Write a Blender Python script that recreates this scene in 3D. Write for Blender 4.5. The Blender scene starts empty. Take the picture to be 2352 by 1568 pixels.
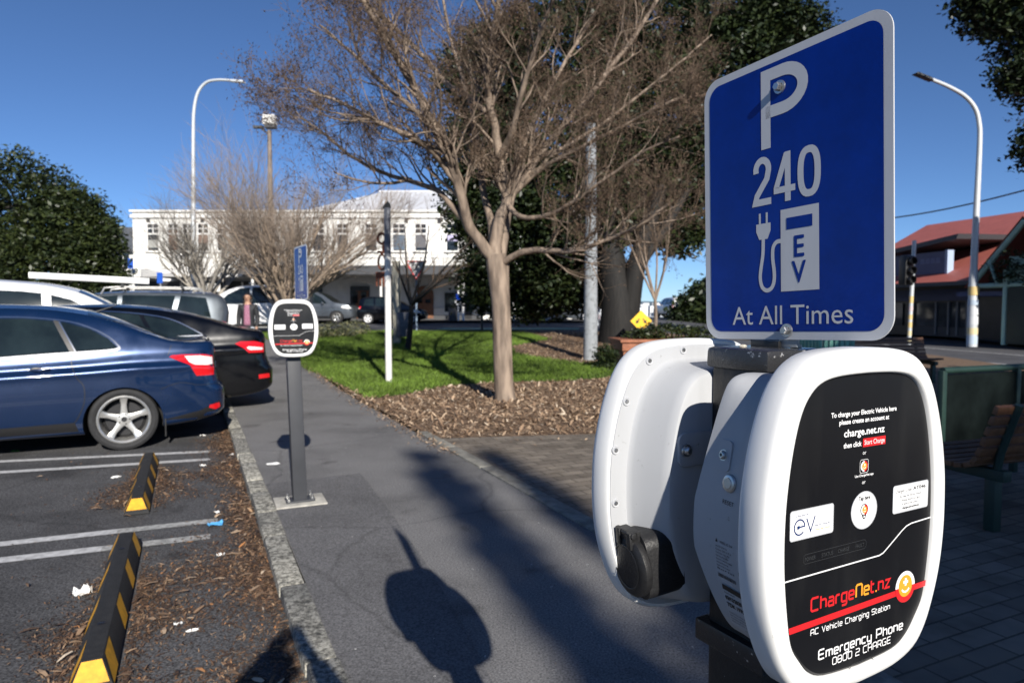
import bpy, bmesh, math, random
import numpy as np
from mathutils import Vector, Matrix
from mathutils.geometry import tessellate_polygon

random.seed(7)
RNG = np.random.default_rng(7)
scene = bpy.context.scene
COL = scene.collection
rad = math.radians

# ------------------------------------------------------------------ camera
CAM_H = 1.46
PITCH = math.atan((784 - 703) / 1568.0)
cam_data = bpy.data.cameras.new('camera')
cam_data.lens = 24.0
cam_data.sensor_width = 36.0
cam_data.clip_start = 0.05
cam_data.clip_end = 6000
cam_data.dof.use_dof = True
cam_data.dof.focus_distance = 0.92
cam_data.dof.aperture_fstop = 9.0
cam = bpy.data.objects.new('camera', cam_data)
COL.objects.link(cam)
cam.location = (0, 0, CAM_H)
cam.rotation_euler = (math.pi / 2 - PITCH, 0, 0)
scene.camera = cam

# ------------------------------------------------------------------ sky, sun, exposure
SUN_EL = rad(27.0)
SUN_XY = Vector((0.31, -0.95)).normalized()
world = bpy.data.worlds.new('World')
scene.world = world
world.use_nodes = True
wn = world.node_tree.nodes
sky = wn.new('ShaderNodeTexSky')
sky.sky_type = 'NISHITA'
sky.sun_disc = False
sky.sun_elevation = SUN_EL
sky.sun_rotation = math.atan2(SUN_XY.x, SUN_XY.y)
sky.altitude = 0
sky.air_density = 0.6
sky.dust_density = 0.1
sky.ozone_density = 6.8
bg = wn['Background']
bg.inputs['Strength'].default_value = 0.081
world.node_tree.links.new(sky.outputs['Color'], bg.inputs['Color'])
sun_data = bpy.data.lights.new('sun', 'SUN')
sun_data.energy = 4.8
sun_data.angle = rad(0.53)
sun_data.color = (1.0, 0.945, 0.86)
sun = bpy.data.objects.new('sun', sun_data)
COL.objects.link(sun)
sun.location = (20, -60, 40)
LIGHT_DIR = Vector((-SUN_XY.x * math.cos(SUN_EL), -SUN_XY.y * math.cos(SUN_EL), -math.sin(SUN_EL)))
sun.rotation_euler = LIGHT_DIR.to_track_quat('-Z', 'Y').to_euler()
vs = scene.view_settings
vs.view_transform = 'Standard'
vs.look = 'None'
vs.exposure = 0.5
vs.gamma = 1.0
vs.use_curve_mapping = False
scene.render.engine = 'CYCLES'
scene.cycles.use_denoising = True
scene.cycles.max_bounces = 7
scene.cycles.transparent_max_bounces = 6
scene.cycles.caustics_reflective = False
scene.cycles.caustics_refractive = False

# ------------------------------------------------------------------ layout helpers
CP, SP = math.cos(PITCH), math.sin(PITCH)
def ray(px, py):
    u = (px - 1176) / 1568.0; v = (784 - py) / 1568.0
    return Vector((u, CP + v * SP, v * CP - SP))
def at(px, py, Y):
    r = ray(px, py)
    return Vector((0, 0, CAM_H)) + r * (Y / r.y)
def sstep(a, b, x):
    t = min(1.0, max(0.0, (x - a) / (b - a)))
    return t * t * (3 - 2 * t)
def gz(x, y):
    """height of the land: a low rise behind the lawn, falling away to the valley beyond the shops"""
    if y < 8: return 0.0
    k = 1.0 - sstep(0.20, 0.36, x / max(y, 1))
    z = 0.52 * sstep(10.5, 24, y) * k
    if y > 62: z -= (min(y, 700) - 62) * 0.03
    return z
def G(px, py, off=0.0):
    p = None; z = off
    r = ray(px, py)
    for i in range(14):
        t = (z - CAM_H) / r.z
        p = Vector((0, 0, CAM_H)) + r * t
        z = 0.5 * z + 0.5 * (gz(p.x, p.y) + off)
    return p
E2 = Vector((0.905, 0.426, 0)).normalized()     # across the footpath, towards the street
D2 = Vector((-E2.y, E2.x, 0))                  # along the footpath
def AB(a, b, z=0.0):
    p = E2 * a + D2 * b
    return Vector((p.x, p.y, z))

# ------------------------------------------------------------------ materials
def new_mat(name):
    m = bpy.data.materials.new(name); m.use_nodes = True
    nt = m.node_tree
    return m, nt, nt.nodes['Principled BSDF']
def mat(name, base, rough=0.5, metal=0.0, var=0.0, vscale=8.0, bump=0.0, bscale=60.0, coat=0.0, spec=0.5, island=0.0, alpha=None, emit=0.0):
    m, nt, b = new_mat(name)
    N, L = nt.nodes.new, nt.links.new
    b.inputs['Base Color'].default_value = (*base, 1)
    b.inputs['Roughness'].default_value = rough
    b.inputs['Metallic'].default_value = metal
    b.inputs['Coat Weight'].default_value = coat
    b.inputs['Coat Roughness'].default_value = 0.04
    b.inputs['Specular IOR Level'].default_value = spec
    tc = N('ShaderNodeTexCoord')
    src = None
    if var > 0:
        no = N('ShaderNodeTexNoise'); no.inputs['Scale'].default_value = vscale
        no.inputs['Detail'].default_value = 6; no.inputs['Roughness'].default_value = 0.65
        L(tc.outputs['Object'], no.inputs['Vector'])
        mx = N('ShaderNodeMix'); mx.data_type = 'RGBA'
        mx.inputs[6].default_value = (*[c * (1 - var) for c in base], 1)
        mx.inputs[7].default_value = (*[min(1, c * (1 + var)) for c in base], 1)
        rmp = N('ShaderNodeMapRange'); rmp.inputs[1].default_value = 0.3; rmp.inputs[2].default_value = 0.7
        L(no.outputs['Fac'], rmp.inputs[0]); L(rmp.outputs[0], mx.inputs[0])
        src = mx.outputs[2]
    if island > 0:
        ge = N('ShaderNodeNewGeometry')
        hs = N('ShaderNodeHueSaturation')
        if src is None: hs.inputs['Color'].default_value = (*base, 1)
        else: L(src, hs.inputs['Color'])
        r2 = N('ShaderNodeMapRange'); r2.inputs[3].default_value = 1 - island; r2.inputs[4].default_value = 1 + island
        L(ge.outputs['Random Per Island'], r2.inputs[0]); L(r2.outputs[0], hs.inputs['Value'])
        src = hs.outputs['Color']
    if src is not None: L(src, b.inputs['Base Color'])
    if bump > 0:
        n2 = N('ShaderNodeTexNoise'); n2.inputs['Scale'].default_value = bscale; n2.inputs['Detail'].default_value = 5
        L(tc.outputs['Object'], n2.inputs['Vector'])
        bp = N('ShaderNodeBump'); bp.inputs['Strength'].default_value = bump; bp.inputs['Distance'].default_value = 0.02
        L(n2.outputs['Fac'], bp.inputs['Height']); L(bp.outputs['Normal'], b.inputs['Normal'])
    if emit > 0:
        b.inputs['Emission Color'].default_value = (*base, 1); b.inputs['Emission Strength'].default_value = emit
    return m
def ramp(nt, stops):
    r = nt.nodes.new('ShaderNodeValToRGB')
    el = r.color_ramp.elements
    while len(el) < len(stops): el.new(0.5)
    for i, (p, c) in enumerate(stops):
        el[i].position = p; el[i].color = (*c, 1)
    return r
def asphalt(name, base, speck=0.5, stain=0.35, grit=160, spots=0.0):
    """worn asphalt: stone speckle, large tyre and damp stains, fine cracks"""
    m, nt, b = new_mat(name); N, L = nt.nodes.new, nt.links.new
    tc = N('ShaderNodeTexCoord')
    n1 = N('ShaderNodeTexNoise'); n1.inputs['Scale'].default_value = grit; n1.inputs['Detail'].default_value = 3
    n2 = N('ShaderNodeTexNoise'); n2.inputs['Scale'].default_value = 0.9; n2.inputs['Detail'].default_value = 8; n2.inputs['Roughness'].default_value = 0.62
    n3 = N('ShaderNodeTexVoronoi'); n3.inputs['Scale'].default_value = 9.0
    for n in (n1, n2, n3): L(tc.outputs['Object'], n.inputs['Vector'])
    lo = [c * (1 - speck) for c in base]; hi = [c * (1 + speck) for c in base]
    r1 = ramp(nt, [(0.3, lo), (0.5, base), (0.68, hi)]); L(n1.outputs['Fac'], r1.inputs[0])
    r2 = ramp(nt, [(0.32, (1 - stain,) * 3), (0.5, (1, 1, 1)), (0.7, (1 + stain * 0.5,) * 3)]); L(n2.outputs['Fac'], r2.inputs[0])
    mul = N('ShaderNodeMix'); mul.data_type = 'RGBA'; mul.blend_type = 'MULTIPLY'; mul.inputs[0].default_value = 1
    L(r1.outputs[0], mul.inputs[6]); L(r2.outputs[0], mul.inputs[7])
    out = mul.outputs[2]
    if spots > 0:      # trodden-in chewing gum: pale and dark spots
        r3 = ramp(nt, [(0.045, (1, 1, 1)), (0.06, (0, 0, 0))]); L(n3.outputs['Distance'], r3.inputs[0])
        wn_ = N('ShaderNodeTexWhiteNoise'); L(n3.outputs['Position'], wn_.inputs['Vector'])
        r4 = ramp(nt, [(0.0, [c * 0.45 for c in base]), (0.5, [c * 0.7 for c in base]), (0.75, base), (0.93, [min(1, c * 2.0) for c in base])]); L(wn_.outputs['Value'], r4.inputs[0])
        f = N('ShaderNodeMath'); f.operation = 'MULTIPLY'; f.inputs[1].default_value = spots; L(r3.outputs[0], f.inputs[0])
        mx = N('ShaderNodeMix'); mx.data_type = 'RGBA'; L(f.outputs[0], mx.inputs[0]); L(out, mx.inputs[6]); L(r4.outputs[0], mx.inputs[7])
        out = mx.outputs[2]
    wv = N('ShaderNodeTexNoise'); wv.inputs['Scale'].default_value = 1.6; wv.inputs['Detail'].default_value = 6; L(tc.outputs['Object'], wv.inputs['Vector'])
    wm = N('ShaderNodeMix'); wm.data_type = 'RGBA'; wm.inputs[0].default_value = .22; L(tc.outputs['Object'], wm.inputs[6]); L(wv.outputs['Color'], wm.inputs[7])
    vc = N('ShaderNodeTexVoronoi'); vc.feature = 'DISTANCE_TO_EDGE'; vc.inputs['Scale'].default_value = .45; L(wm.outputs[2], vc.inputs['Vector'])
    rc = ramp(nt, [(.0, (.74, .74, .74)), (.003, (.84, .84, .84)), (.007, (1, 1, 1))]); L(vc.outputs['Distance'], rc.inputs[0])
    ol = N('ShaderNodeTexNoise'); ol.inputs['Scale'].default_value = 2.1; ol.inputs['Detail'].default_value = 3; L(tc.outputs['Object'], ol.inputs['Vector'])
    ro = ramp(nt, [(.64, (1, 1, 1)), (.74, (.55, .54, .53))]); L(ol.outputs['Fac'], ro.inputs[0])
    for rmp_ in (rc, ro):
        m3 = N('ShaderNodeMix'); m3.data_type = 'RGBA'; m3.blend_type = 'MULTIPLY'; m3.inputs[0].default_value = 1; L(out, m3.inputs[6]); L(rmp_.outputs[0], m3.inputs[7]); out = m3.outputs[2]
    L(out, b.inputs['Base Color'])
    b.inputs['Roughness'].default_value = 0.85
    b.inputs['Specular IOR Level'].default_value = 0.3
    bp = N('ShaderNodeBump'); bp.inputs['Strength'].default_value = 0.5; bp.inputs['Distance'].default_value = 0.006
    L(n1.outputs['Fac'], bp.inputs['Height']); L(bp.outputs['Normal'], b.inputs['Normal'])
    return m
def car_paint(name, base, metal=0.35, rough=0.32, coat=1.0):
    m, nt, b = new_mat(name); N, L = nt.nodes.new, nt.links.new
    b.inputs['Base Color'].default_value = (*base, 1)
    b.inputs['Metallic'].default_value = metal
    b.inputs['Roughness'].default_value = rough
    b.inputs['Coat Weight'].default_value = coat
    b.inputs['Coat Roughness'].default_value = 0.03
    tc = N('ShaderNodeTexCoord')
    n = N('ShaderNodeTexNoise'); n.inputs['Scale'].default_value = 3; n.inputs['Detail'].default_value = 7
    L(tc.outputs['Object'], n.inputs['Vector'])
    r = N('ShaderNodeMapRange'); r.inputs[1].default_value = 0.35; r.inputs[2].default_value = 0.75
    r.inputs[3].default_value = rough - 0.06; r.inputs[4].default_value = rough + 0.12
    L(n.outputs['Fac'], r.inputs[0]); L(r.outputs[0], b.inputs['Roughness'])
    return m

def grimy(name, base, rough, dirt, amount=.68, bump=.02):
    """moulded plastic or enamel with faint streaks, specks of dirt and uneven gloss"""
    m, nt, b = new_mat(name); N, L = nt.nodes.new, nt.links.new
    tc = N('ShaderNodeTexCoord'); mp = N('ShaderNodeMapping'); mp.inputs['Scale'].default_value = (1, 1, .18); L(tc.outputs['Object'], mp.inputs[0])
    n1 = N('ShaderNodeTexNoise'); n1.inputs['Scale'].default_value = 55; n1.inputs['Detail'].default_value = 8; n1.inputs['Roughness'].default_value = .75; L(tc.outputs['Object'], n1.inputs['Vector'])
    n2 = N('ShaderNodeTexNoise'); n2.inputs['Scale'].default_value = 22; n2.inputs['Detail'].default_value = 6; L(mp.outputs[0], n2.inputs['Vector'])
    n3 = N('ShaderNodeTexNoise'); n3.inputs['Scale'].default_value = 5; n3.inputs['Detail'].default_value = 4; L(tc.outputs['Object'], n3.inputs['Vector'])
    r1 = ramp(nt, [(amount, (0, 0, 0)), (amount + .04, (1, 1, 1))]); L(n1.outputs['Fac'], r1.inputs[0])
    r2 = ramp(nt, [(.52, (0, 0, 0)), (.75, (.28, .28, .28))]); L(n2.outputs['Fac'], r2.inputs[0])
    mx = N('ShaderNodeMath'); mx.operation = 'MAXIMUM'; L(r1.outputs[0], mx.inputs[0]); L(r2.outputs[0], mx.inputs[1])
    mul = N('ShaderNodeMath'); mul.operation = 'MULTIPLY'; L(mx.outputs[0], mul.inputs[0]); L(n3.outputs['Fac'], mul.inputs[1])
    mi = N('ShaderNodeMix'); mi.data_type = 'RGBA'; mi.inputs[6].default_value = (*base, 1); mi.inputs[7].default_value = (*dirt, 1); L(mul.outputs[0], mi.inputs[0]); L(mi.outputs[2], b.inputs['Base Color'])
    rr = N('ShaderNodeMapRange'); rr.inputs[3].default_value = rough - .08; rr.inputs[4].default_value = rough + .18; L(n3.outputs['Fac'], rr.inputs[0]); L(rr.outputs[0], b.inputs['Roughness'])
    bp = N('ShaderNodeBump'); bp.inputs['Strength'].default_value = bump; bp.inputs['Distance'].default_value = .01; L(n1.outputs['Fac'], bp.inputs['Height']); L(bp.outputs['Normal'], b.inputs['Normal'])
    return m

M = {}
M['white_plastic'] = grimy('white_plastic', (0.84, 0.84, 0.82), 0.34, (.34, .32, .27))
M['grey_plastic'] = grimy('grey_plastic', (0.43, 0.44, 0.455), 0.44, (.16, .155, .14), .64, .03)
M['black_panel'] = grimy('black_panel', (0.006, 0.006, 0.007), 0.27, (.045, .045, .043), .72, .01)
M['black_plastic'] = mat('black_plastic', (0.014, 0.014, 0.015), 0.5, var=0.3, vscale=30, bump=0.1, bscale=200)
M['black_rubber'] = mat('black_rubber', (0.018, 0.018, 0.018), 0.75, var=0.35, vscale=20, bump=0.25, bscale=120)
M['post_grey'] = mat('post_grey', (0.042, 0.044, 0.05), 0.5, var=0.15, vscale=5)
M['steel'] = mat('steel', (0.55, 0.55, 0.54), 0.28, 0.9, var=0.15, vscale=40)
M['galv'] = mat('galvanised', (0.42, 0.44, 0.45), 0.45, 0.55, var=0.18, vscale=6)
M['sign_blue'] = mat('sign_blue', (0.0006, 0.022, 0.215), 0.24, var=0.16, vscale=14, bump=0.03, bscale=180, spec=.28)
M['sign_white'] = grimy('sign_white', (0.52, 0.53, 0.55), 0.32, (.28, .26, .22), .66)
M['white'] = mat('white_print', (0.85, 0.85, 0.85), 0.4)
M['red'] = mat('red_print', (0.62, 0.018, 0.022), 0.4)
M['amber'] = mat('amber_print', (0.80, 0.33, 0.03), 0.4)
M['navy'] = mat('navy_print', (0.01, 0.03, 0.12), 0.4)
M['ink'] = mat('black_print', (0.012, 0.012, 0.013), 0.45)
M['dim'] = mat('grey_print', (0.035, 0.037, 0.04), 0.5)
M['label_grey'] = mat('label_grey', (0.45, 0.46, 0.48), 0.5)
M['tyre'] = mat('tyre_rubber', (0.022, 0.022, 0.023), 0.8, var=0.3, vscale=12, bump=0.3, bscale=90)
M['alloy'] = mat('alloy', (0.62, 0.61, 0.58), 0.32, 0.75, var=0.15, vscale=14)
M['dark_metal'] = mat('dark_metal', (0.03, 0.03, 0.032), 0.5, 0.5)
M['glass_dark'] = mat('car_glass', (0.010, 0.016, 0.016), 0.04, var=0.5, vscale=3.0, spec=0.8)
M['chrome'] = mat('chrome', (0.75, 0.74, 0.72), 0.14, 1.0)
M['trim_black'] = mat('trim_black', (0.012, 0.012, 0.013), 0.4)
M['lamp_red'] = mat('lamp_red', (0.55, 0.008, 0.012), 0.12, coat=1.0)
M['lamp_clear'] = mat('lamp_clear', (0.72, 0.70, 0.68), 0.12, coat=1.0)
M['arch_black'] = mat('wheel_arch', (0.008, 0.008, 0.008), 0.9)
M['paper'] = mat('paper', (0.82, 0.82, 0.80), 0.8)
M['concrete'] = mat('concrete', (0.44, 0.42, 0.37), 0.9, var=0.3, vscale=12, bump=0.4, bscale=60)
M['yellow'] = mat('yellow_paint', (0.72, 0.36, 0.02), 0.55, var=0.22, vscale=16)

# ------------------------------------------------------------------ mesh builder and tagging
class MB:
    def __init__(s): s.v = []; s.f = []; s.m = []
    def add(s, verts, faces, mi=0, mx=None):
        o = len(s.v)
        if mx is not None: verts = [mx @ Vector(p) for p in verts]
        s.v.extend([tuple(p) for p in verts])
        for f in faces: s.f.append([i + o for i in f]); s.m.append(mi)
    def box(s, c, size, mi=0, mx=None, taper=1.0):
        x, y, z = [k / 2 for k in size]; t = taper
        vv = [(-x, -y, -z), (x, -y, -z), (x, y, -z), (-x, y, -z), (-x * t, -y * t, z), (x * t, -y * t, z), (x * t, y * t, z), (-x * t, y * t, z)]
        vv = [(a + c[0], b + c[1], d + c[2]) for a, b, d in vv]
        s.add(vv, [(3, 2, 1, 0), (4, 5, 6, 7), (0, 1, 5, 4), (1, 2, 6, 5), (2, 3, 7, 6), (3, 0, 4, 7)], mi, mx)
    def prism(s, poly, y0, y1, mi=0, mx=None, axis='y', side_mi=None):
        """polygon (x,z) extruded along y (or (x,y) along z with axis='z')"""
        n = len(poly)
        if axis == 'y': vv = [(p[0], y0, p[1]) for p in poly] + [(p[0], y1, p[1]) for p in poly]
        else: vv = [(p[0], p[1], y0) for p in poly] + [(p[0], p[1], y1) for p in poly]
        tri = tessellate_polygon([[Vector((p[0], p[1], 0)) for p in poly]])
        area = sum(poly[i][0] * poly[(i + 1) % n][1] - poly[(i + 1) % n][0] * poly[i][1] for i in range(n))
        ccw = area > 0
        f0, f1 = [], []
        for t in tri:
            t = list(t)
            a, b, c = [Vector(poly[i]) for i in t]
            if ((b - a).cross(c - a) > 0) == False: t = t[::-1]
            f0.append(t); f1.append([i + n for i in t[::-1]])
        if axis == 'z': f0 = [t[::-1] for t in f0]; f1 = [t[::-1] for t in f1]
        s.add(vv, f0 + f1, mi, mx)
        o = len(s.v) - 2 * n
        for i in range(n):
            j = (i + 1) % n
            q = [i, i + n, j + n, j] if (ccw == (axis == 'y')) else [i, j, j + n, i + n]
            s.f.append([k + o for k in q]); s.m.append(mi if side_mi is None else side_mi)
    def tube(s, pts, radii, n=8, mi=0, mx=None, cap=True):
        pts = [Vector(p) for p in pts]
        if not hasattr(radii, '__len__'): radii = [radii] * len(pts)
        rings = []; up = None
        for i, p in enumerate(pts):
            t = (pts[min(i + 1, len(pts) - 1)] - pts[max(i - 1, 0)])
            if t.length < 1e-9: t = Vector((0, 0, 1))
            t.normalize()
            if up is None:
                up = Vector((1, 0, 0)) if abs(t.x) < 0.8 else Vector((0, 1, 0))
            a = t.cross(up)
            if a.length < 1e-6: a = t.orthogonal()
            a.normalize(); b = t.cross(a); up = a.cross(t)
            rings.append([p + (a * math.cos(k * 2 * math.pi / n) + b * math.sin(k * 2 * math.pi / n)) * radii[i] for k in range(n)])
        vv = [q for r in rings for q in r]; ff = []
        for i in range(len(pts) - 1):
            for k in range(n):
                k2 = (k + 1) % n
                ff.append((i * n + k, (i + 1) * n + k, (i + 1) * n + k2, i * n + k2))
        if cap:
            ff.append(tuple(range(n))); ff.append(tuple(range(len(vv) - 1, len(vv) - n - 1, -1)))
        s.add(vv, ff, mi, mx)
    def lathe(s, prof, n=32, mi=0, mx=None, axis='y', closed=False):
        """profile of (radius, height) turned about an axis"""
        vv = []
        for r, h in prof:
            for k in range(n):
                a = k * 2 * math.pi / n; x, y = r * math.cos(a), r * math.sin(a)
                vv.append((x, h, y) if axis == 'y' else (x, y, h) if axis == 'z' else (h, x, y))
        ff = []; m = len(prof)
        for i in range(m if closed else m - 1):
            i2 = (i + 1) % m
            for k in range(n):
                k2 = (k + 1) % n
                ff.append((i * n + k, i2 * n + k, i2 * n + k2, i * n + k2))
        s.add(vv, ff, mi, mx)
    def disc(s, c, r, n=32, mi=0, mx=None, y=0.0, rx=None):
        """disc in the x,z plane facing -y"""
        rx = rx or r
        vv = [(c[0] + rx * math.cos(k * 2 * math.pi / n), y, c[2] + r * math.sin(k * 2 * math.pi / n)) for k in range(n)]
        s.add(vv, [tuple(range(n))], mi, mx)
    def sphere(s, c, r, n=10, mi=0, mx=None):
        rr = r if hasattr(r, '__len__') else (r, r, r)
        vv = []; ff = []; m = n // 2 + 1
        for i in range(m + 1):
            th = math.pi * i / m
            for k in range(n):
                ph = 2 * math.pi * k / n
                vv.append((c[0] + rr[0] * math.sin(th) * math.cos(ph), c[1] + rr[1] * math.sin(th) * math.sin(ph), c[2] + rr[2] * math.cos(th)))
        for i in range(m):
            for k in range(n):
                k2 = (k + 1) % n
                ff.append((i * n + k, (i + 1) * n + k, (i + 1) * n + k2, i * n + k2))
        s.add(vv, ff, mi, mx)
    def build(s, name, mats, parent=None, smooth=None, fix=True, bevel=0.0, mx=None):
        me = bpy.data.meshes.new(name)
        me.from_pydata(s.v, [], s.f)
        if not isinstance(mats, (list, tuple)): mats = [mats]
        for m in mats: me.materials.append(m)
        me.polygons.foreach_set('material_index', s.m)
        if mx is not None: me.transform(mx)
        if fix:
            bm = bmesh.new(); bm.from_mesh(me)
            bmesh.ops.remove_doubles(bm, verts=bm.verts, dist=1e-5)
            bmesh.ops.recalc_face_normals(bm, faces=bm.faces)
            if bevel > 0:
                ed = [e for e in bm.edges if len(e.link_faces) == 2 and e.calc_face_angle(0) > rad(40)]
                bmesh.ops.bevel(bm, geom=ed, offset=bevel, segments=2, affect='EDGES', profile=0.6, clamp_overlap=True)
                if smooth is None: smooth = 35
            bm.to_mesh(me); bm.free()
        me.update()
        if smooth:
            me.shade_smooth()
            me.set_sharp_from_angle(angle=rad(smooth))
        o = bpy.data.objects.new(name, me); COL.objects.link(o)
        if parent is not None: o.parent = parent
        return o

def tag(o, label=None, cat=None, group=None, kind=None):
    if label: o['label'] = label
    if cat: o['category'] = cat
    if group: o['group'] = group
    if kind: o['kind'] = kind
    return o
def thing(name, label, cat, loc=(0, 0, 0), rz=0.0, group=None):
    o = bpy.data.objects.new(name, None); COL.objects.link(o)
    o.empty_display_size = 0.2
    o.location = loc; o.rotation_euler = (0, 0, rz)
    return tag(o, label, cat, group)
def np_mesh(name, V, F, mats, parent=None, smooth=False, mi=None):
    me = bpy.data.meshes.new(name)
    me.from_pydata([tuple(p) for p in V] if not isinstance(V, np.ndarray) else V.tolist(), [], F if not isinstance(F, np.ndarray) else F.tolist())
    if not isinstance(mats, (list, tuple)): mats = [mats]
    for m in mats: me.materials.append(m)
    if mi is not None: me.polygons.foreach_set('material_index', mi)
    if smooth: me.shade_smooth()
    me.update()
    o = bpy.data.objects.new(name, me); COL.objects.link(o)
    if parent is not None: o.parent = parent
    return o
def crom(pts, sub, closed=False):
    """Catmull-Rom resampling of a list of tuples"""
    P = [np.array(p, float) for p in pts]; n = len(P); out = []
    rng = range(n) if closed else range(n - 1)
    for i in rng:
        if closed: p0, p1, p2, p3 = P[i - 1], P[i], P[(i + 1) % n], P[(i + 2) % n]
        else: p0, p1, p2, p3 = P[max(i - 1, 0)], P[i], P[i + 1], P[min(i + 2, n - 1)]
        for k in range(sub):
            t = k / sub
            out.append(tuple(0.5 * ((2 * p1) + (-p0 + p2) * t + (2 * p0 - 5 * p1 + 4 * p2 - p3) * t * t + (-p0 + 3 * p1 - 3 * p2 + p3) * t ** 3)))
    if not closed: out.append(tuple(P[-1]))
    return out
def rrect(x0, z0, x1, z1, r, n=6):
    out = []
    for cx, cz, a0 in ((x1 - r, z1 - r, 0), (x0 + r, z1 - r, 90), (x0 + r, z0 + r, 180), (x1 - r, z0 + r, 270)):
        for k in range(n + 1):
            a = rad(a0 + 90 * k / n); out.append((cx + r * math.cos(a), cz + r * math.sin(a)))
    return out

# lettering -----------------------------------------------------------------
_tc = {}
def text_geo(s):
    """built-in font outline of a word, normalised: cap height 1"""
    if s in _tc: return _tc[s]
    cu = bpy.data.curves.new('word', 'FONT'); cu.body = s; cu.size = 1.0; cu.resolution_u = 3
    ob = bpy.data.objects.new('word', cu); COL.objects.link(ob)
    dg = bpy.context.evaluated_depsgraph_get()
    me = bpy.data.meshes.new_from_object(ob.evaluated_get(dg))
    V = [(v.co.x, v.co.y) for v in me.vertices]; F = [list(p.vertices) for p in me.polygons]
    bpy.data.objects.remove(ob); bpy.data.curves.remove(cu); bpy.data.meshes.remove(me)
    _tc[s] = (V, F)
    return V, F
CAP = 0.69          # cap height of the built-in font at size 1
def put_text(mb, s, x0, z, h, mi=0, y=0.0, x1=None, align='l', bold=0.0, mx=None):
    """letters in the x,z plane facing -y, baseline z, cap height h, fitted between x0 and x1"""
    V, F = text_geo(s)
    xs = [p[0] for p in V]; a, b = min(xs), max(xs)
    k = h / CAP
    if x1 is not None: kx = (x1 - x0) / (b - a); ox = x0 - a * kx
    else:
        kx = k
        ox = x0 - a * kx if align == 'l' else x0 - (a + b) / 2 * kx if align == 'c' else x0 - b * kx
    offs = [(0, 0)] if bold == 0 else [(-bold, 0), (bold, 0), (0, bold), (0, -bold)]
    for i, (bx, bz) in enumerate(offs):
        mb.add([(p[0] * kx + ox + bx, y - 0.00002 * i, p[1] * k + z + bz) for p in V], F, mi, mx)
def ribbon(mb, pts, w, mi=0, y=0.0, mx=None, closed=False):
    """flat mitred stroke along (x,z) points, facing -y"""
    P = [Vector(p) for p in pts]; n = len(P); L, R = [], []
    for i in range(n):
        if closed: a, b = P[i - 1], P[(i + 1) % n]
        else: a, b = P[max(i - 1, 0)], P[min(i + 1, n - 1)]
        d1 = (P[i] - a) if (i > 0 or closed) else (b - P[i]); d2 = (b - P[i]) if (i < n - 1 or closed) else (P[i] - a)
        d1.normalize(); d2.normalize(); t = d1 + d2
        if t.length < 1e-6: t = d1.copy()
        t.normalize(); nn = Vector((-t.y, t.x)); c = max(0.45, nn.dot(Vector((-d1.y, d1.x))))
        L.append(P[i] + nn * (w / 2 / c)); R.append(P[i] - nn * (w / 2 / c))
    vv = [(p.x, y, p.y) for p in L] + [(p.x, y, p.y) for p in R]
    ff = [(i, n + i, n + (i + 1) % n, (i + 1) % n) for i in range(n if closed else n - 1)]
    mb.add(vv, ff, mi, mx)
_o = [(0.12, 0), (0, .12), (0, .56), (.12, .68), (.48, .68), (.6, .56), (.6, .12), (.48, 0)]
_O = [(.14, 0), (0, .14), (0, .86), (.14, 1), (.66, 1), (.8, .86), (.8, .14), (.66, 0)]
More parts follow.
